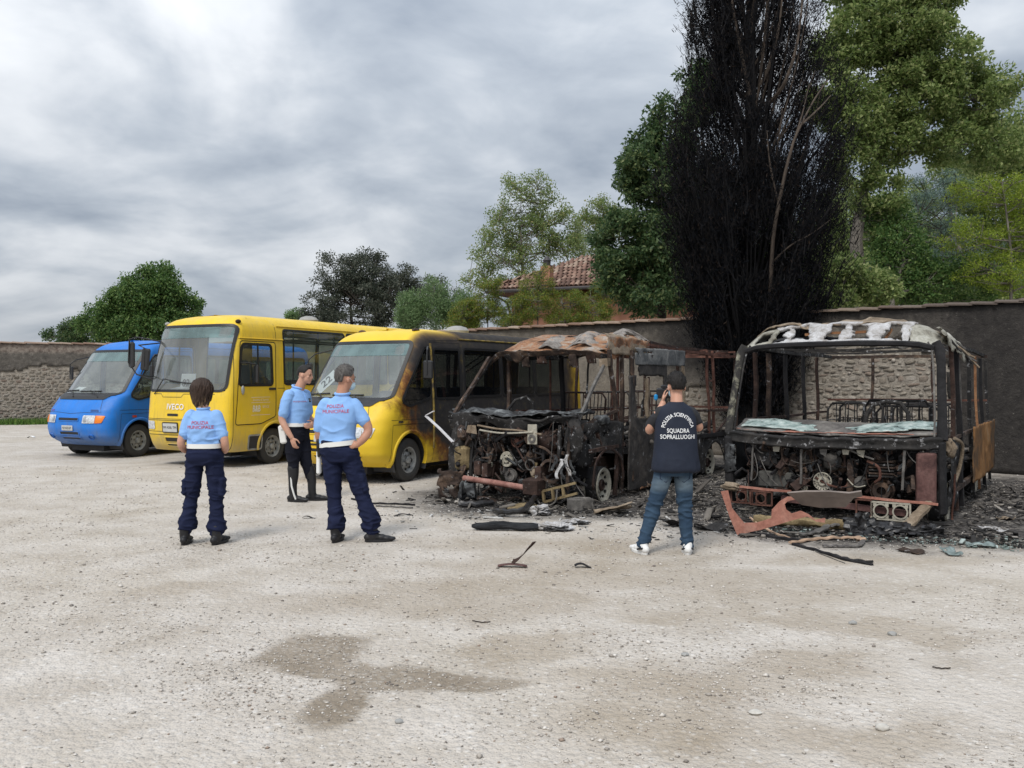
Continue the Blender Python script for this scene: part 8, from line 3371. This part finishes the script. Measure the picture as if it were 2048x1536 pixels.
def person_investigator():
	o = empty('person')
	tag(o, 'person in dark navy forensic vest and jeans photographing the wreck, seen from behind', 'person', 'people looking at the burnt buses')
	x0, y0 = gnd(1330, 1107)
	ground_shift(o, x0, y0)
	Hc = (.118, .06, 1.575)
	Hm = head_frame(Hc, R(-4), R(-4))
	mb = MB()
	add_head(mb, Hc, Hm, .96)
	limb(mb, [(.11, .0, 1.34, .066), (.113, .02, 1.45, .058), (.117, .05, 1.54, .055)])
	stack(mb, [(.08, 0, .80, .12, .09, 0), (.085, 0, .88, .15, .10, 0), (.095, 0, 1.05, .145, .10, 0), (.10, 0, 1.24, .165, .11, 0), (.10, 0, 1.34, .14, .075, 0), (.105, 0, 1.39, .06, .06, 0)])
	limb(mb, [(-.060, 0, 1.32, .046), (-.100, .05, 1.245, .048), (-.130, .10, 1.160, .044), (-.045, .24, 1.25, .042), (.035, .33, 1.41, .031)])
	limb(mb, [(.260, 0, 1.32, .046), (.300, .05, 1.25, .048), (.334, .09, 1.185, .044), (.25, .24, 1.27, .042), (.17, .33, 1.41, .031)])
	add_hand(mb, (.035, .335, 1.415), (.15, .25, .9), -1, (.9, -.1, -.2), .95, .55)
	add_hand(mb, (.170, .335, 1.415), (-.15, .25, .9), 1, (-.9, -.1, -.2), .95, .55)
	for hx, kx, ax in ((.0, -.095, -.215), (.165, .19, .205)):
		limb(mb, [(hx, 0, .82, .065), (kx, .02, .43, .042), (ax, 0, .09, .034)])
	remesh(mb, 'body', M['skin'], o, .0075, 4)
	mb = MB()
	stack(mb, [(.10, 0, 1.20, .16, .115, 0), (.10, 0, 1.32, .15, .09, 0), (.105, .005, 1.385, .07, .07, 0), (.105, .008, 1.405, .062, .062, 0)])
	limb(mb, [(-.035, 0, 1.325, .066), (-.085, .035, 1.265, .060), (-.118, .085, 1.205, .056)])
	limb(mb, [(.235, 0, 1.325, .066), (.290, .035, 1.27, .060), (.322, .080, 1.215, .056)])
	remesh(mb, 'tee_shirt', M['tee_grey'], o, .009, 6, folds(33, .005, (7, 7, 9)))
	mb = MB()
	stack(mb, [(.10, 0, .775, .205, .150, 0), (.10, 0, .80, .225, .165, 0), (.10, 0, .86, .218, .160, 0), (.10, 0, 1.0, .205, .148, 0), (.10, 0, 1.18, .196, .138, 0), (.10, 0, 1.29, .192, .118, 0), (.10, 0, 1.365, .165, .095, 0), (.105, .005, 1.415, .085, .072, 0), (.107, .008, 1.43, .072, .066, 0)])
	def vf(P):
		n = 1 - np.abs(fbm(P * np.array((5, 5, 4)), 41, 3)) * 2
		return .010 * (n - .3) * (.35 + 1.1 * np.clip((1.0 - P[:, 2]) / .25, 0, 1)) + .008 * fbm(P * np.array((14, 14, 3)), 44, 2) * np.clip((.92 - P[:, 2]) / .12, 0, 1)
	ve = remesh(mb, 'forensic_vest', M['vest_navy'], o, .0085, 7, vf)
	bv = bvh_of(ve)
	W_ = wrap_on(bv, (.10, 0, 1.315), (1, 0, 0), (0, 0, 1), (0, 1, 0))
	wrap_text('POLIZIA SCIENTIFICA', .048, lambda a, b: W_(a, b), M['print_white'], ve, 'back_lettering', arc=.135, bold=.0008, sx=.86)
	for txt, z in (('SQUADRA', 1.165), ('SOPRALLUOGHI', 1.108)):
		wrap_text(txt, .056, wrap_on(bv, (.10, 0, z), (1, 0, 0), (0, 0, 1), (0, 1, 0)), M['print_white'], ve, 'back_lettering', bold=.0008, sx=.80)
	mb = MB()
	stack(mb, [(.082, 0, .735, .145, .11, 0), (.085, -.005, .81, .176, .136, 0), (.09, 0, .90, .165, .12, 0)])
	leg_cloth(mb, (-.005, 0, .79), (-.100, .02, .43), (-.212, -.012, .085), (.090, .082, .066, .062, .060, .058))
	leg_cloth(mb, (.170, 0, .79), (.192, .02, .43), (.205, -.012, .085), (.090, .082, .066, .062, .060, .058))
	je = remesh(mb, 'jeans', M['denim'], o, .0075, 3, folds(48, .011, (7, 7, 18), lambda P: .4 + .9 * (np.abs(P[:, 2] - .42) < .1) + np.clip((.22 - P[:, 2]) / .1, 0, 1)))
	bj = bvh_of(je)
	for sg, cx in ((-1, -.005), (1, .165)):
		fnp = wrap_on(bj, (cx, 0, .745), (1, 0, 0), (0, 0, 1), (0, 1, 0), .003)
		pk = MB()
		pk.tube([fnp(a, b) for a, b in ((-.055, .06), (-.055, -.03), (0, -.065), (.055, -.03), (.055, .06))], .003, 4)
		pk.build('pocket_seam', M['navy_cotton'], je)
	for (ax, d) in ((-.215, (-.35, .9)), (.208, (.12, .95))):
		b = boots(o, (ax, -.02), d, 'sneaker', 'shoe_white', .085, 'shoe_white', .275, .045, .046)
		m = MB()
		m.tube([(ax - .05, -.03, .045), (ax - .035, -.085, .06), (ax + .035, -.085, .06), (ax + .05, -.03, .045)], .010, 6)
		m.build('heel_stripe', M['boot_black'], b)
	hair_cap(o, Hc, Hm, 'hair_dark', .96, .026, 8, -.70, .50, .010)
	head_extras(o, Hc, Hm, .96)
	st = MB()
	for sg in (-1, 1):
		st.tube([Vector(Hc) + Hm @ Vector((sg * .060, .060, -.040)), Vector(Hc) + Hm @ Vector((sg * .084, .0, .006)), Vector(Hc) + Hm @ Vector((sg * .084, -.024, -.01))], .002, 5)
	mk = MB()
	ellipsoid(mk, Vector(Hc) + Hm @ Vector((.0, .062, -.058)), (.060, .046, .050), Hm)
	mk = mk.build('face_mask', M['mask_blue'], o)
	tag(st.build('mask_straps', M['print_white'], mk), kind='stuff')
	# the camera in the hands is a thing of its own
	c = empty('camera_body', (x0 + .055, y0 + .37, 1.51))
	tag(c, 'black camera with blue strap clip held up by the investigator', 'camera')
	b = MB()
	b.box((0, 0, 0), (.15, .07, .105), bev=.015)
	b.box((0, .0, .062), (.06, .06, .04), bev=.01)
	b.build('housing', M['boot_black'], c)
	l_ = MB()
	l_.lathe([(0, .036), (.08, .038), (.085, .034), (.085, 0)], (0, .03, -.005), (0, 1, 0), 20)
	l_.build('lens', M['black_plastic'], c)
	s_ = MB()
	s_.box((-.085, -.02, -.04), (.035, .05, .06), bev=.012)
	s_.build('strap_clip', M['camera_blue'], c)
	return o


person_woman()
person_middle()
person_officer()
person_investigator()
# ================================================================== things lying on the yard
def ground_thing(name, label, cat, u, v, group=None):
	x, y = gnd(u, v)
	o = empty(name, (x, y, gz(x, y)))
	tag(o, label, cat, group)
	return o


def sheet_thing(name, label, cat, u, v, fn, nu, nv, mat, seed, hole=.1, amp=.02, th=.006, fr=3.0, group='burnt debris on the gravel', edge=.4, rz=0, keep=None):
	"""one warped scrap of sheet as a thing; fn gives local points, z from the ground"""
	o = torn_sheet(None, name, fn, nu, nv, mat, seed, hole, fr, amp, th, keep, edge)
	x, y = gnd(u, v)
	zmin = min(p.co.z for p in o.data.vertices)
	o.location = (x, y, gz(x, y) - zmin + .002)
	o.rotation_euler = (0, 0, rz)
	return tag(o, label, cat, group)


def stick(name, label, cat, pts_uv, r, mat, lift=.012, n=6, flat=None, group='burnt debris on the gravel', seed=1, z1=0.0):
	"""a strip lying on the ground between photographed points"""
	P = [Vector((*gnd(u, v), 0)) for u, v in pts_uv]
	c = P[0].copy()
	mb = MB()
	out = []
	for i in range(len(P) - 1):
		for k in range(6):
			out.append(mix3(P[i], P[i + 1], k / 6))
	out.append(P[-1])
	m = len(out)
	mb.tube([p - c + Vector((0, 0, lift + z1 * (i / (m - 1)) + min(.006, r * .3) * math.sin(i * 1.7))) for i, p in enumerate(out)], r, n, flat=flat)
	o = mb.build(name, M[mat], None, disp=(r * .3, 9, seed))
	o.location = (c.x, c.y, gz(c.x, c.y))
	return tag(o, label, cat, group)


def trace(name, label, cat, outline, depth, mat, th=.02, group='burnt debris on the gravel', bow=0.0, disp=.006, seed=1, drop=True):
	"""a stiff scrap standing up: outline given where the photo shows it, depth(u, v) its distance; solid plate"""
	P = [px(u, v, depth(u, v)) for u, v in outline]
	base = Vector((sum(p.x for p in P) / len(P), sum(p.y for p in P) / len(P), 0))
	bm = bmesh.new()
	vs = [bm.verts.new(p - base) for p in P]
	for tri in tessellate_polygon([[Vector((u, -v, 0)) for u, v in outline]]):
		bm.faces.new([vs[k] for k in tri])
	bmesh.ops.recalc_face_normals(bm, faces=bm.faces[:])
	bmesh.ops.subdivide_edges(bm, edges=[e for e in bm.edges if e.calc_length() > .12], cuts=2, use_grid_fill=False)
	bmesh.ops.triangulate(bm, faces=bm.faces[:])
	me = bpy.data.meshes.new(name)
	bm.to_mesh(me)
	bm.free()
	n = len(me.vertices)
	A = np.empty(n * 3, np.float32)
	me.vertices.foreach_get('co', A)
	A = A.reshape(-1, 3)
	A[:, 1] += disp * 3 * fbm(A * 4, seed, 2) + bow * (A[:, 0] ** 2)
	if drop:
		A[:, 2] -= A[:, 2].min()
	me.vertices.foreach_set('co', A.ravel())
	me.update()
	o = link_mesh(name, me, M[mat])
	so = o.modifiers.new('thickness', 'SOLIDIFY')
	so.thickness = th
	so.offset = 0
	o.location = (base.x, base.y, .004)
	return tag(o, label, cat, group)


DARK2 = [(0, (.012, .012, .012)), (.45, (.035, .032, .030)), (.7, (.085, .077, .070)), (.88, (.20, .18, .155)), (1, (.42, .39, .35))]


def build_debris():
	Z = lambda x, y: (1440 + x / 4.452, 940 + y / 4.452)
	# --- in front of the right-hand wreck
	d2 = lambda u, v: 9.55 - (u - 1445) * .00155
	trace('bumper_skin', 'torn salmon-pink bumper skin propped against the right-hand burnt bus', 'bumper',
		  [Z(*p) for p in [(10, 150), (75, 140), (110, 300), (215, 430), (330, 425), (455, 385), (460, 310), (530, 235), (600, 195), (720, 185), (700, 215), (600, 235), (575, 260), (590, 310), (640, 345), (720, 320), (790, 350), (850, 400), (940, 385), (935, 425), (860, 415), (780, 370), (640, 405), (420, 470), (240, 515), (155, 535), (90, 380)]],
		  d2, 'rust_pink', .025, bow=.05)
	trace('bonnet_scrap', 'brownish curved bonnet scrap hanging over the pink bumper skin', 'bonnet',
		  [Z(*p) for p in [(600, 205), (760, 190), (960, 190), (1150, 205), (1262, 190), (1270, 235), (1190, 250), (1120, 330), (900, 335), (730, 310), (650, 245)]],
		  lambda u, v: 9.48 - (u - 1445) * .0017 + (v - 985) * .004, 'taupe_sheet', .02, bow=.12, seed=4, drop=False)
	stick('melted_bumper_bar', 'long melted ochre bumper bar lying under the pink bumper skin', 'bumper', [Z(300, 500), Z(620, 520), Z(860, 530), Z(1180, 560)], .055, 'scorched_ochre', .075, 10, seed=5)
	o = ground_thing('melted_plastic_heap', 'glossy black heap of melted plastic under the lamp frame', 'debris', *Z(1480, 590), 'burnt debris on the gravel')
	mb = MB()
	for k, (x, y, z, a, b, c) in enumerate([(-.24, .08, .09, .14, .10, .13), (-.10, .04, .05, .16, .12, .08), (.10, .08, .05, .2, .1, .07), (.30, .06, .04, .22, .12, .05), (.46, .04, .05, .14, .1, .06), (-.34, .0, .03, .1, .08, .04)]):
		mb.blob((x, y, z), (a, b, c), 3 + k, .9, 2.6, 4)
	mb.build('heap', M['char_gloss'], o, disp=(.03, 12, 5))
	stick('bumper_end', 'tan and rust coloured bumper end leaning at the right front corner', 'bumper', [(1812, 1066), (1838, 1062), (1862, 1058)], .060, 'ash_tan', .06, 9, (1, .7), seed=6, z1=.26)
	stick('trim_plank', 'pale tan curved trim lying before the right-hand wreck', 'trim', [Z(635, 665), Z(800, 630), Z(1000, 618), Z(1200, 615), Z(1275, 640)], .034, 'trim_tan', .02, 6, (1, .4), seed=7)
	stick('trim_plank', 'grey broken trim piece beside the pale tan trim', 'trim', [Z(920, 690), Z(1050, 690), Z(1240, 690), Z(1280, 640)], .028, 'dash_ash', .02, 6, (1, .4), seed=8)
	stick('aluminium_strip', 'dark fanned aluminium strip before the right-hand wreck', 'trim', [Z(720, 600), Z(850, 590), Z(960, 560), Z(1060, 560)], .05, 'alloy_dark', .03, 6, (1, .3), seed=9, z1=.06)
	stick('rubber_strip', 'long black rubber strip pointing towards the camera at right', 'trim', [(1585, 1090), (1640, 1105), (1690, 1122), (1745, 1132)], .016, 'char_plain', .012, 5, seed=10)
	stick('rubber_strip', 'short thick black strip end beside the long rubber strip', 'trim', [(1665, 1113), (1700, 1122), (1746, 1128)], .024, 'char', .014, 5, (1, .5), seed=11)
	stick('rubber_strip', 'black strip lying at the left foot of the pink bumper skin', 'trim', [(1465, 1060), (1510, 1070), (1570, 1080), (1600, 1083)], .020, 'char_plain', .012, 5, seed=12)
	stick('wood_splinter', 'pale thin splinter leaning from the pink bumper skin', 'splinter', [(1500, 1046), (1520, 1060), (1550, 1072), (1580, 1078)], .012, 'trim_tan', .06, 5, seed=13, z1=-.05)
	stick('wire_strip', 'thin wire on the gravel before the right-hand wreck', 'wire', [(1600, 1088), (1640, 1108), (1690, 1128)], .005, 'alloy_dark', .008, 4, seed=14)
	for k, (u, v, lb, mt) in enumerate([(1985, 1062, 'pale grey crumpled sheet on the soot at far right', 'ash_white'), (2010, 1040, 'tan crumpled sheet on the soot at far right', 'ash_tan'), (1900, 1108, 'greenish glass sheet fragment right of the strips', 'broken_glass_green'), (1820, 1105, 'dull brown scrap below the lamp frame', 'char_brown'), (1960, 1095, 'green glass fragment on the soot at right edge', 'broken_glass_green')]):
		sheet_thing('crumpled_sheet', lb, 'scrap', u, v, lambda a, b: (.26 * (a - .5), .13 * (b - .5), .02 + .02 * math.sin(7 * a) * math.cos(5 * b)), 16, 10, mt, 500 + k, .2, .045, .004, 5, rz=k * .7)
	# --- in front of the middle wreck
	o = ground_thing('charred_roll', 'black charred roll lying on the gravel before the middle wreck', 'debris', 1010, 1062, 'burnt debris on the gravel')
	mb = MB()
	mb.tube(bent((-.36, .02, .045), (.36, -.03, .05), 14, .012, 4), [.02, .040, .047, .050, .052, .050, .052, .050, .048, .050, .052, .05, .045, .03], 12, flat=(1.15, .85))
	mb.build('roll', M['char_fibre'], o, disp=(.012, 10, 3))
	for k, (u, v, s, lb) in enumerate([(1105, 1060, (.26, .14, .07), 'largest tuft of white ash wool beside the charred roll'), (1080, 1030, (.14, .10, .10), 'white ash wool draped over the black tube'), (1150, 1048, (.16, .10, .05), 'small grey ash tuft right of the ash wool')]):
		o = ground_thing('ash_wool', lb, 'ash', u, v, 'burnt debris on the gravel')
		g = np.random.default_rng(k + 4)
		mb = MB()
		mb.blob((0, 0, s[2] * .45), (s[0] * .8, s[1] * .8, s[2] * .6), k + 3, .9, 3.0, 4)
		mb.build('clump', M['ash_white'], o, disp=(.035, 16, k))
		mb = MB()
		mb.blob((.04, -.05, s[2] * .3), (s[0] * .6, s[1] * .7, s[2] * .4), k + 9, .9, 3.0, 3)
		mb.build('black_clump', M['char'], o)
	stick('charred_tube', 'bent black tube curving up before the middle wreck', 'tube', [(990, 1028), (1015, 1035), (1045, 1036), (1062, 1025), (1072, 1010)], .035, 'char_gloss', .04, 9, seed=31, z1=.10)
	stick('charred_tube', 'straight black tube at the left front of the middle wreck', 'tube', [(918, 1015), (950, 1016), (985, 1012)], .040, 'char_gloss', .042, 9, seed=32)
	sheet_thing('crumpled_sheet', 'ochre crumpled sheet behind the bent black tube', 'scrap', 1048, 1026, lambda a, b: (.42 * (a - .5), .24 * (b - .5), .05 + .06 * math.sin(3 * a) + .05 * b), 16, 10, 'scorched_ochre', 511, .08, .035, .006)
	sheet_thing('crumpled_sheet', 'tan crumpled sheet right of the middle wreck front', 'scrap', 1225, 1028, lambda a, b: (.46 * (a - .5), .22 * (b - .5), .02 + .12 * a * (1 - b * .6) + .02 * math.sin(8 * b)), 18, 10, 'ash_tan', 512, .12, .035, .006)
	sheet_thing('crumpled_sheet', 'grey melted cup-like scrap under the middle wreck bumper', 'scrap', 1160, 1022, lambda a, b: (.16 * math.cos(5 * a), .12 * math.sin(5 * a), .16 * b), 20, 8, 'alloy_dark', 513, .15, .03, .006)
	sheet_thing('crumpled_sheet', 'pale curled scrap at the left foot of the middle wreck', 'scrap', 935, 1002, lambda a, b: (.12 * math.cos(4 * a), .10 * math.sin(4 * a), .24 * b), 18, 10, 'char_ash', 514, .2, .035, .006)
	sheet_thing('crumpled_sheet', 'crumpled grey sheet under the middle wreck', 'scrap', 1000, 1004, lambda a, b: (.6 * (a - .5), .2 * (b - .5), .05 + .03 * math.sin(9 * a)), 20, 8, 'char_brown', 515, .15, .05, .006)
	for k, (u, v) in enumerate([(1350, 1052), (1120, 1010), (905, 985), (1420, 1060)]):
		lb = ['small black scrap by the investigator at right', 'charred scrap under the middle wreck wheel side', 'charred scrap left of the middle wreck', 'dark scrap between investigator and pink bumper skin'][k]
		sheet_thing('charred_scrap', lb, 'scrap', u, v, lambda a, b: (.34 * (a - .5), .20 * (b - .5), .02 + .03 * math.sin(5 * a + 3 * b)), 14, 9, 'char', 520 + k, .02, .04, .006, rz=k)
	# --- scattered further out on the clean gravel
	o = ground_thing('rusty_fender_piece', 'rusty red curved fender piece lying alone on the gravel', 'scrap', 1028, 1134, 'burnt debris on the gravel')
	def blade(a, b):
		return (-.04 + .20 * a + .03 * b, .0 + .02 * b, .02 + .20 * a ** 1.4 + .05 * b * (1 - a))
	torn_sheet(o, 'upright_blade', blade, 16, 6, 'rust_dark', 541, 0, 3, .012, .006, None, 0)
	def flat_(a, b):
		return (-.15 + .27 * a, -.03 + .07 * b - .03 * a, .015 + .02 * math.sin(3 * a))
	torn_sheet(o, 'flat_blade', flat_, 16, 6, 'rust_plum', 542, 0, 3, .012, .006, None, 0)
	sheet_thing('charred_scrap', 'small black scrap right of the rusty fender piece', 'scrap', 1165, 1135, lambda a, b: (.15 * (a - .5), .06 * (b - .5), .012 + .015 * math.sin(5 * a)), 10, 6, 'char_plain', 543, .0, .02)
	sheet_thing('charred_scrap', 'small black scrap between the two men on the gravel', 'scrap', 617, 1037, lambda a, b: (.15 * (a - .5), .05 * (b - .5), .012 + .015 * math.sin(5 * a)), 10, 6, 'char', 544, .0, .02)
	sheet_thing('charred_scrap', 'dark scrap right of the grey-haired man', 'scrap', 806, 1032, lambda a, b: (.24 * (a - .5), .05 * (b - .5), .012 + .01 * math.sin(5 * a)), 12, 6, 'char', 545, .0, .02, rz=.4)
	sheet_thing('charred_scrap', 'tiny black scrap far below the strips', 'scrap', 825, 1058, lambda a, b: (.09 * (a - .5), .04 * (b - .5), .01), 8, 6, 'char', 546, .0, .02)
	stick('rubber_strip', 'long thin dark strip behind the grey-haired man', 'trim', [(703, 1000), (745, 1009), (790, 1010), (830, 1012)], .014, 'char_plain', .012, 5, seed=33)
	stick('rubber_strip', 'second thin dark strip just below the long one', 'trim', [(752, 1014), (790, 1016), (826, 1018)], .010, 'alloy_dark', .010, 5, seed=34)
	o = empty('white_channel', (0, 0, 0))
	tag(o, 'white bent channel leaning between scorched minibus and middle wreck', 'channel')
	mb = MB()
	a, b, c = px(852, 832, 12.75), px(906, 884, 12.35), px(868, 822, 12.7)
	mb.tube([a, mix3(a, b, .5) + Vector((0, 0, .01)), b], .026, 4, flat=(1.2, .4))
	mb.tube([a + Vector((0, 0, .01)), c], .020, 4, flat=(1.2, .4))
	mb.build('channel', M['white_dirty'], o, smooth=False)
	for k, (u, v, lb) in enumerate([(945, 1243, 'thin twig lying on the gravel in front'), (1865, 1335, 'short dark twig at lower right')]):
		stick('twig', lb, 'twig', [(u, v), (u + 18, v + 3), (u + 36, v + 2)], .004, 'bark_dark', .006, 5, seed=40 + k, group='twigs on the gravel')
	for k, (u, v, s, lb) in enumerate([(1705, 1248, .030, 'dark grey stone on the damp sand at right'), (1785, 1270, .032, 'flat dark stone right of the damp sand'), (1370, 1312, .024, 'small dark stone in the middle foreground'), (798, 1446, .022, 'dark pebble by the damp patch tail'), (1765, 1460, .036, 'pale large pebble at lower right'), (1510, 1428, .030, 'whitish pebble at lower middle')]):
		x, y = gnd(u, v)
		mb = MB()
		mb.blob((0, 0, s * .35), (s, s * .75, s * .5), k + 2, .35, 1.3, 2)
		o = mb.build('stone', M['dust_grey'] if k < 4 else M['pale_stone'], None)
		o.location = (x, y, gz(x, y))
		tag(o, lb, 'stone', 'single stones on the gravel')
	o = sheet_thing('paper_scrap', 'small white paper scrap on the gravel at far left', 'litter', 62, 875, lambda a, b: (.22 * (a - .5), .12 * (b - .5), .02 + .05 * math.sin(3 * a)), 8, 6, 'paper', 560, .05, .02, .003, group=None)

	# --- soot litter: uncountable scraps on the burnt ground
	def area(cs):
		def f(g, n):
			k = g.integers(0, len(cs), n)
			C = np.array(cs)[k]
			a = g.random(n) * 6.283
			r = np.sqrt(g.random(n)) * (1 + .25 * g.normal(0, 1, n))
			x, y = np.cos(a) * r * C[:, 2], np.sin(a) * r * C[:, 3]
			t = np.radians(C[:, 4])
			return C[:, 0] + x * np.cos(t) - y * np.sin(t), C[:, 1] + x * np.sin(t) + y * np.cos(t)
		return f
	shards('soot_litter', 'black charred scraps strewn round and under the middle wreck', 4200, area([(.35, 11.9, 1.7, .7, -33), (1.6, 13.6, 1.7, 2.4, -33), (.2, 11.5, 1.6, .35, -28), (2.6, 12.6, 1.1, 1.5, 0), (3.4, 15.2, 1.6, 1.6, -33)]), .019, DARK2, 601, zmax=.03)
	shards('soot_litter', 'black charred scraps and glass strewn round the right-hand wreck', 4600, area([(3.9, 9.75, 1.7, .55, -22), (5.6, 11.5, 1.6, 2.5, -36), (4.1, 9.4, 1.8, .35, -18), (6.6, 10.6, 1.1, 1.2, 0), (2.9, 10.6, .9, 1.3, 0), (7.0, 12.5, 1.4, 2.0, 0)]), .019, DARK2, 602, zmax=.03)
	GL = [(0, (.10, .13, .12)), (.6, (.22, .28, .26)), (1, (.45, .52, .50))]
	shards('glass_litter', 'greenish crumbled glass on the soot before the right-hand wreck', 900, area([(4.5, 9.0, 1.1, .22, -18), (3.3, 9.7, .8, .25, -20), (5.4, 9.0, .7, .4, 0)]), .011, GL, 603, zmax=.02, flat=.3, elong=2)
	shards('ash_flecks', 'pale ash flakes blown over the gravel before the wrecks', 900, area([(1.0, 10.2, 2.6, .8, -10), (3.0, 9.6, 2.2, .8, -10), (-.2, 10.9, 1.2, .6, 0)]), .014, [(0, (.03, .03, .03)), (.4, (.10, .095, .09)), (.6, (.4, .39, .37)), (1, (.6, .59, .57))], 604, zmax=.004, elong=3)


def debris_materials():
	t = NT('char_gloss')
	M['char_gloss'] = t.set(t.ramp(t.noise(6, 6), [(.3, (.008, .008, .009)), (.7, (.03, .029, .03)), (.85, (.12, .115, .11))]), .35, 0, .5, bump=t.noise(18, 5), bdist=.02, bstr=.6)
	t = NT('char_fibre')
	M['char_fibre'] = t.set(t.ramp(t.noise(7, 6, .7, vec=t.map((.5, 2, 2))), [(.3, (.010, .011, .013)), (.65, (.040, .042, .046)), (.85, (.16, .16, .165))]), .9, 0, .2, bump=t.noise(60, 5, vec=t.map((.2, 2, 2))), bdist=.02, bstr=.8)
	t = NT('ash_fibre')
	g = t.n('ShaderNodeNewGeometry')
	M['ash_fibre'] = t.set(t.ramp(g.outputs['Random Per Island'], [(0, (.16, .16, .165)), (.4, (.42, .42, .43)), (1, (.76, .76, .77))]), .95, 0, .1)
	simple('taupe_sheet', (.20, .165, .145), .6, var=.35, scale=3, bump=.01, bscale=8)
	simple('trim_tan', (.42, .29, .20), .7, var=.35, scale=5)
	simple('white_dirty', (.58, .57, .58), .6, var=.2, scale=6)
	simple('pale_stone', (.50, .48, .44), .9, var=.2, scale=30)


debris_materials()
build_debris()
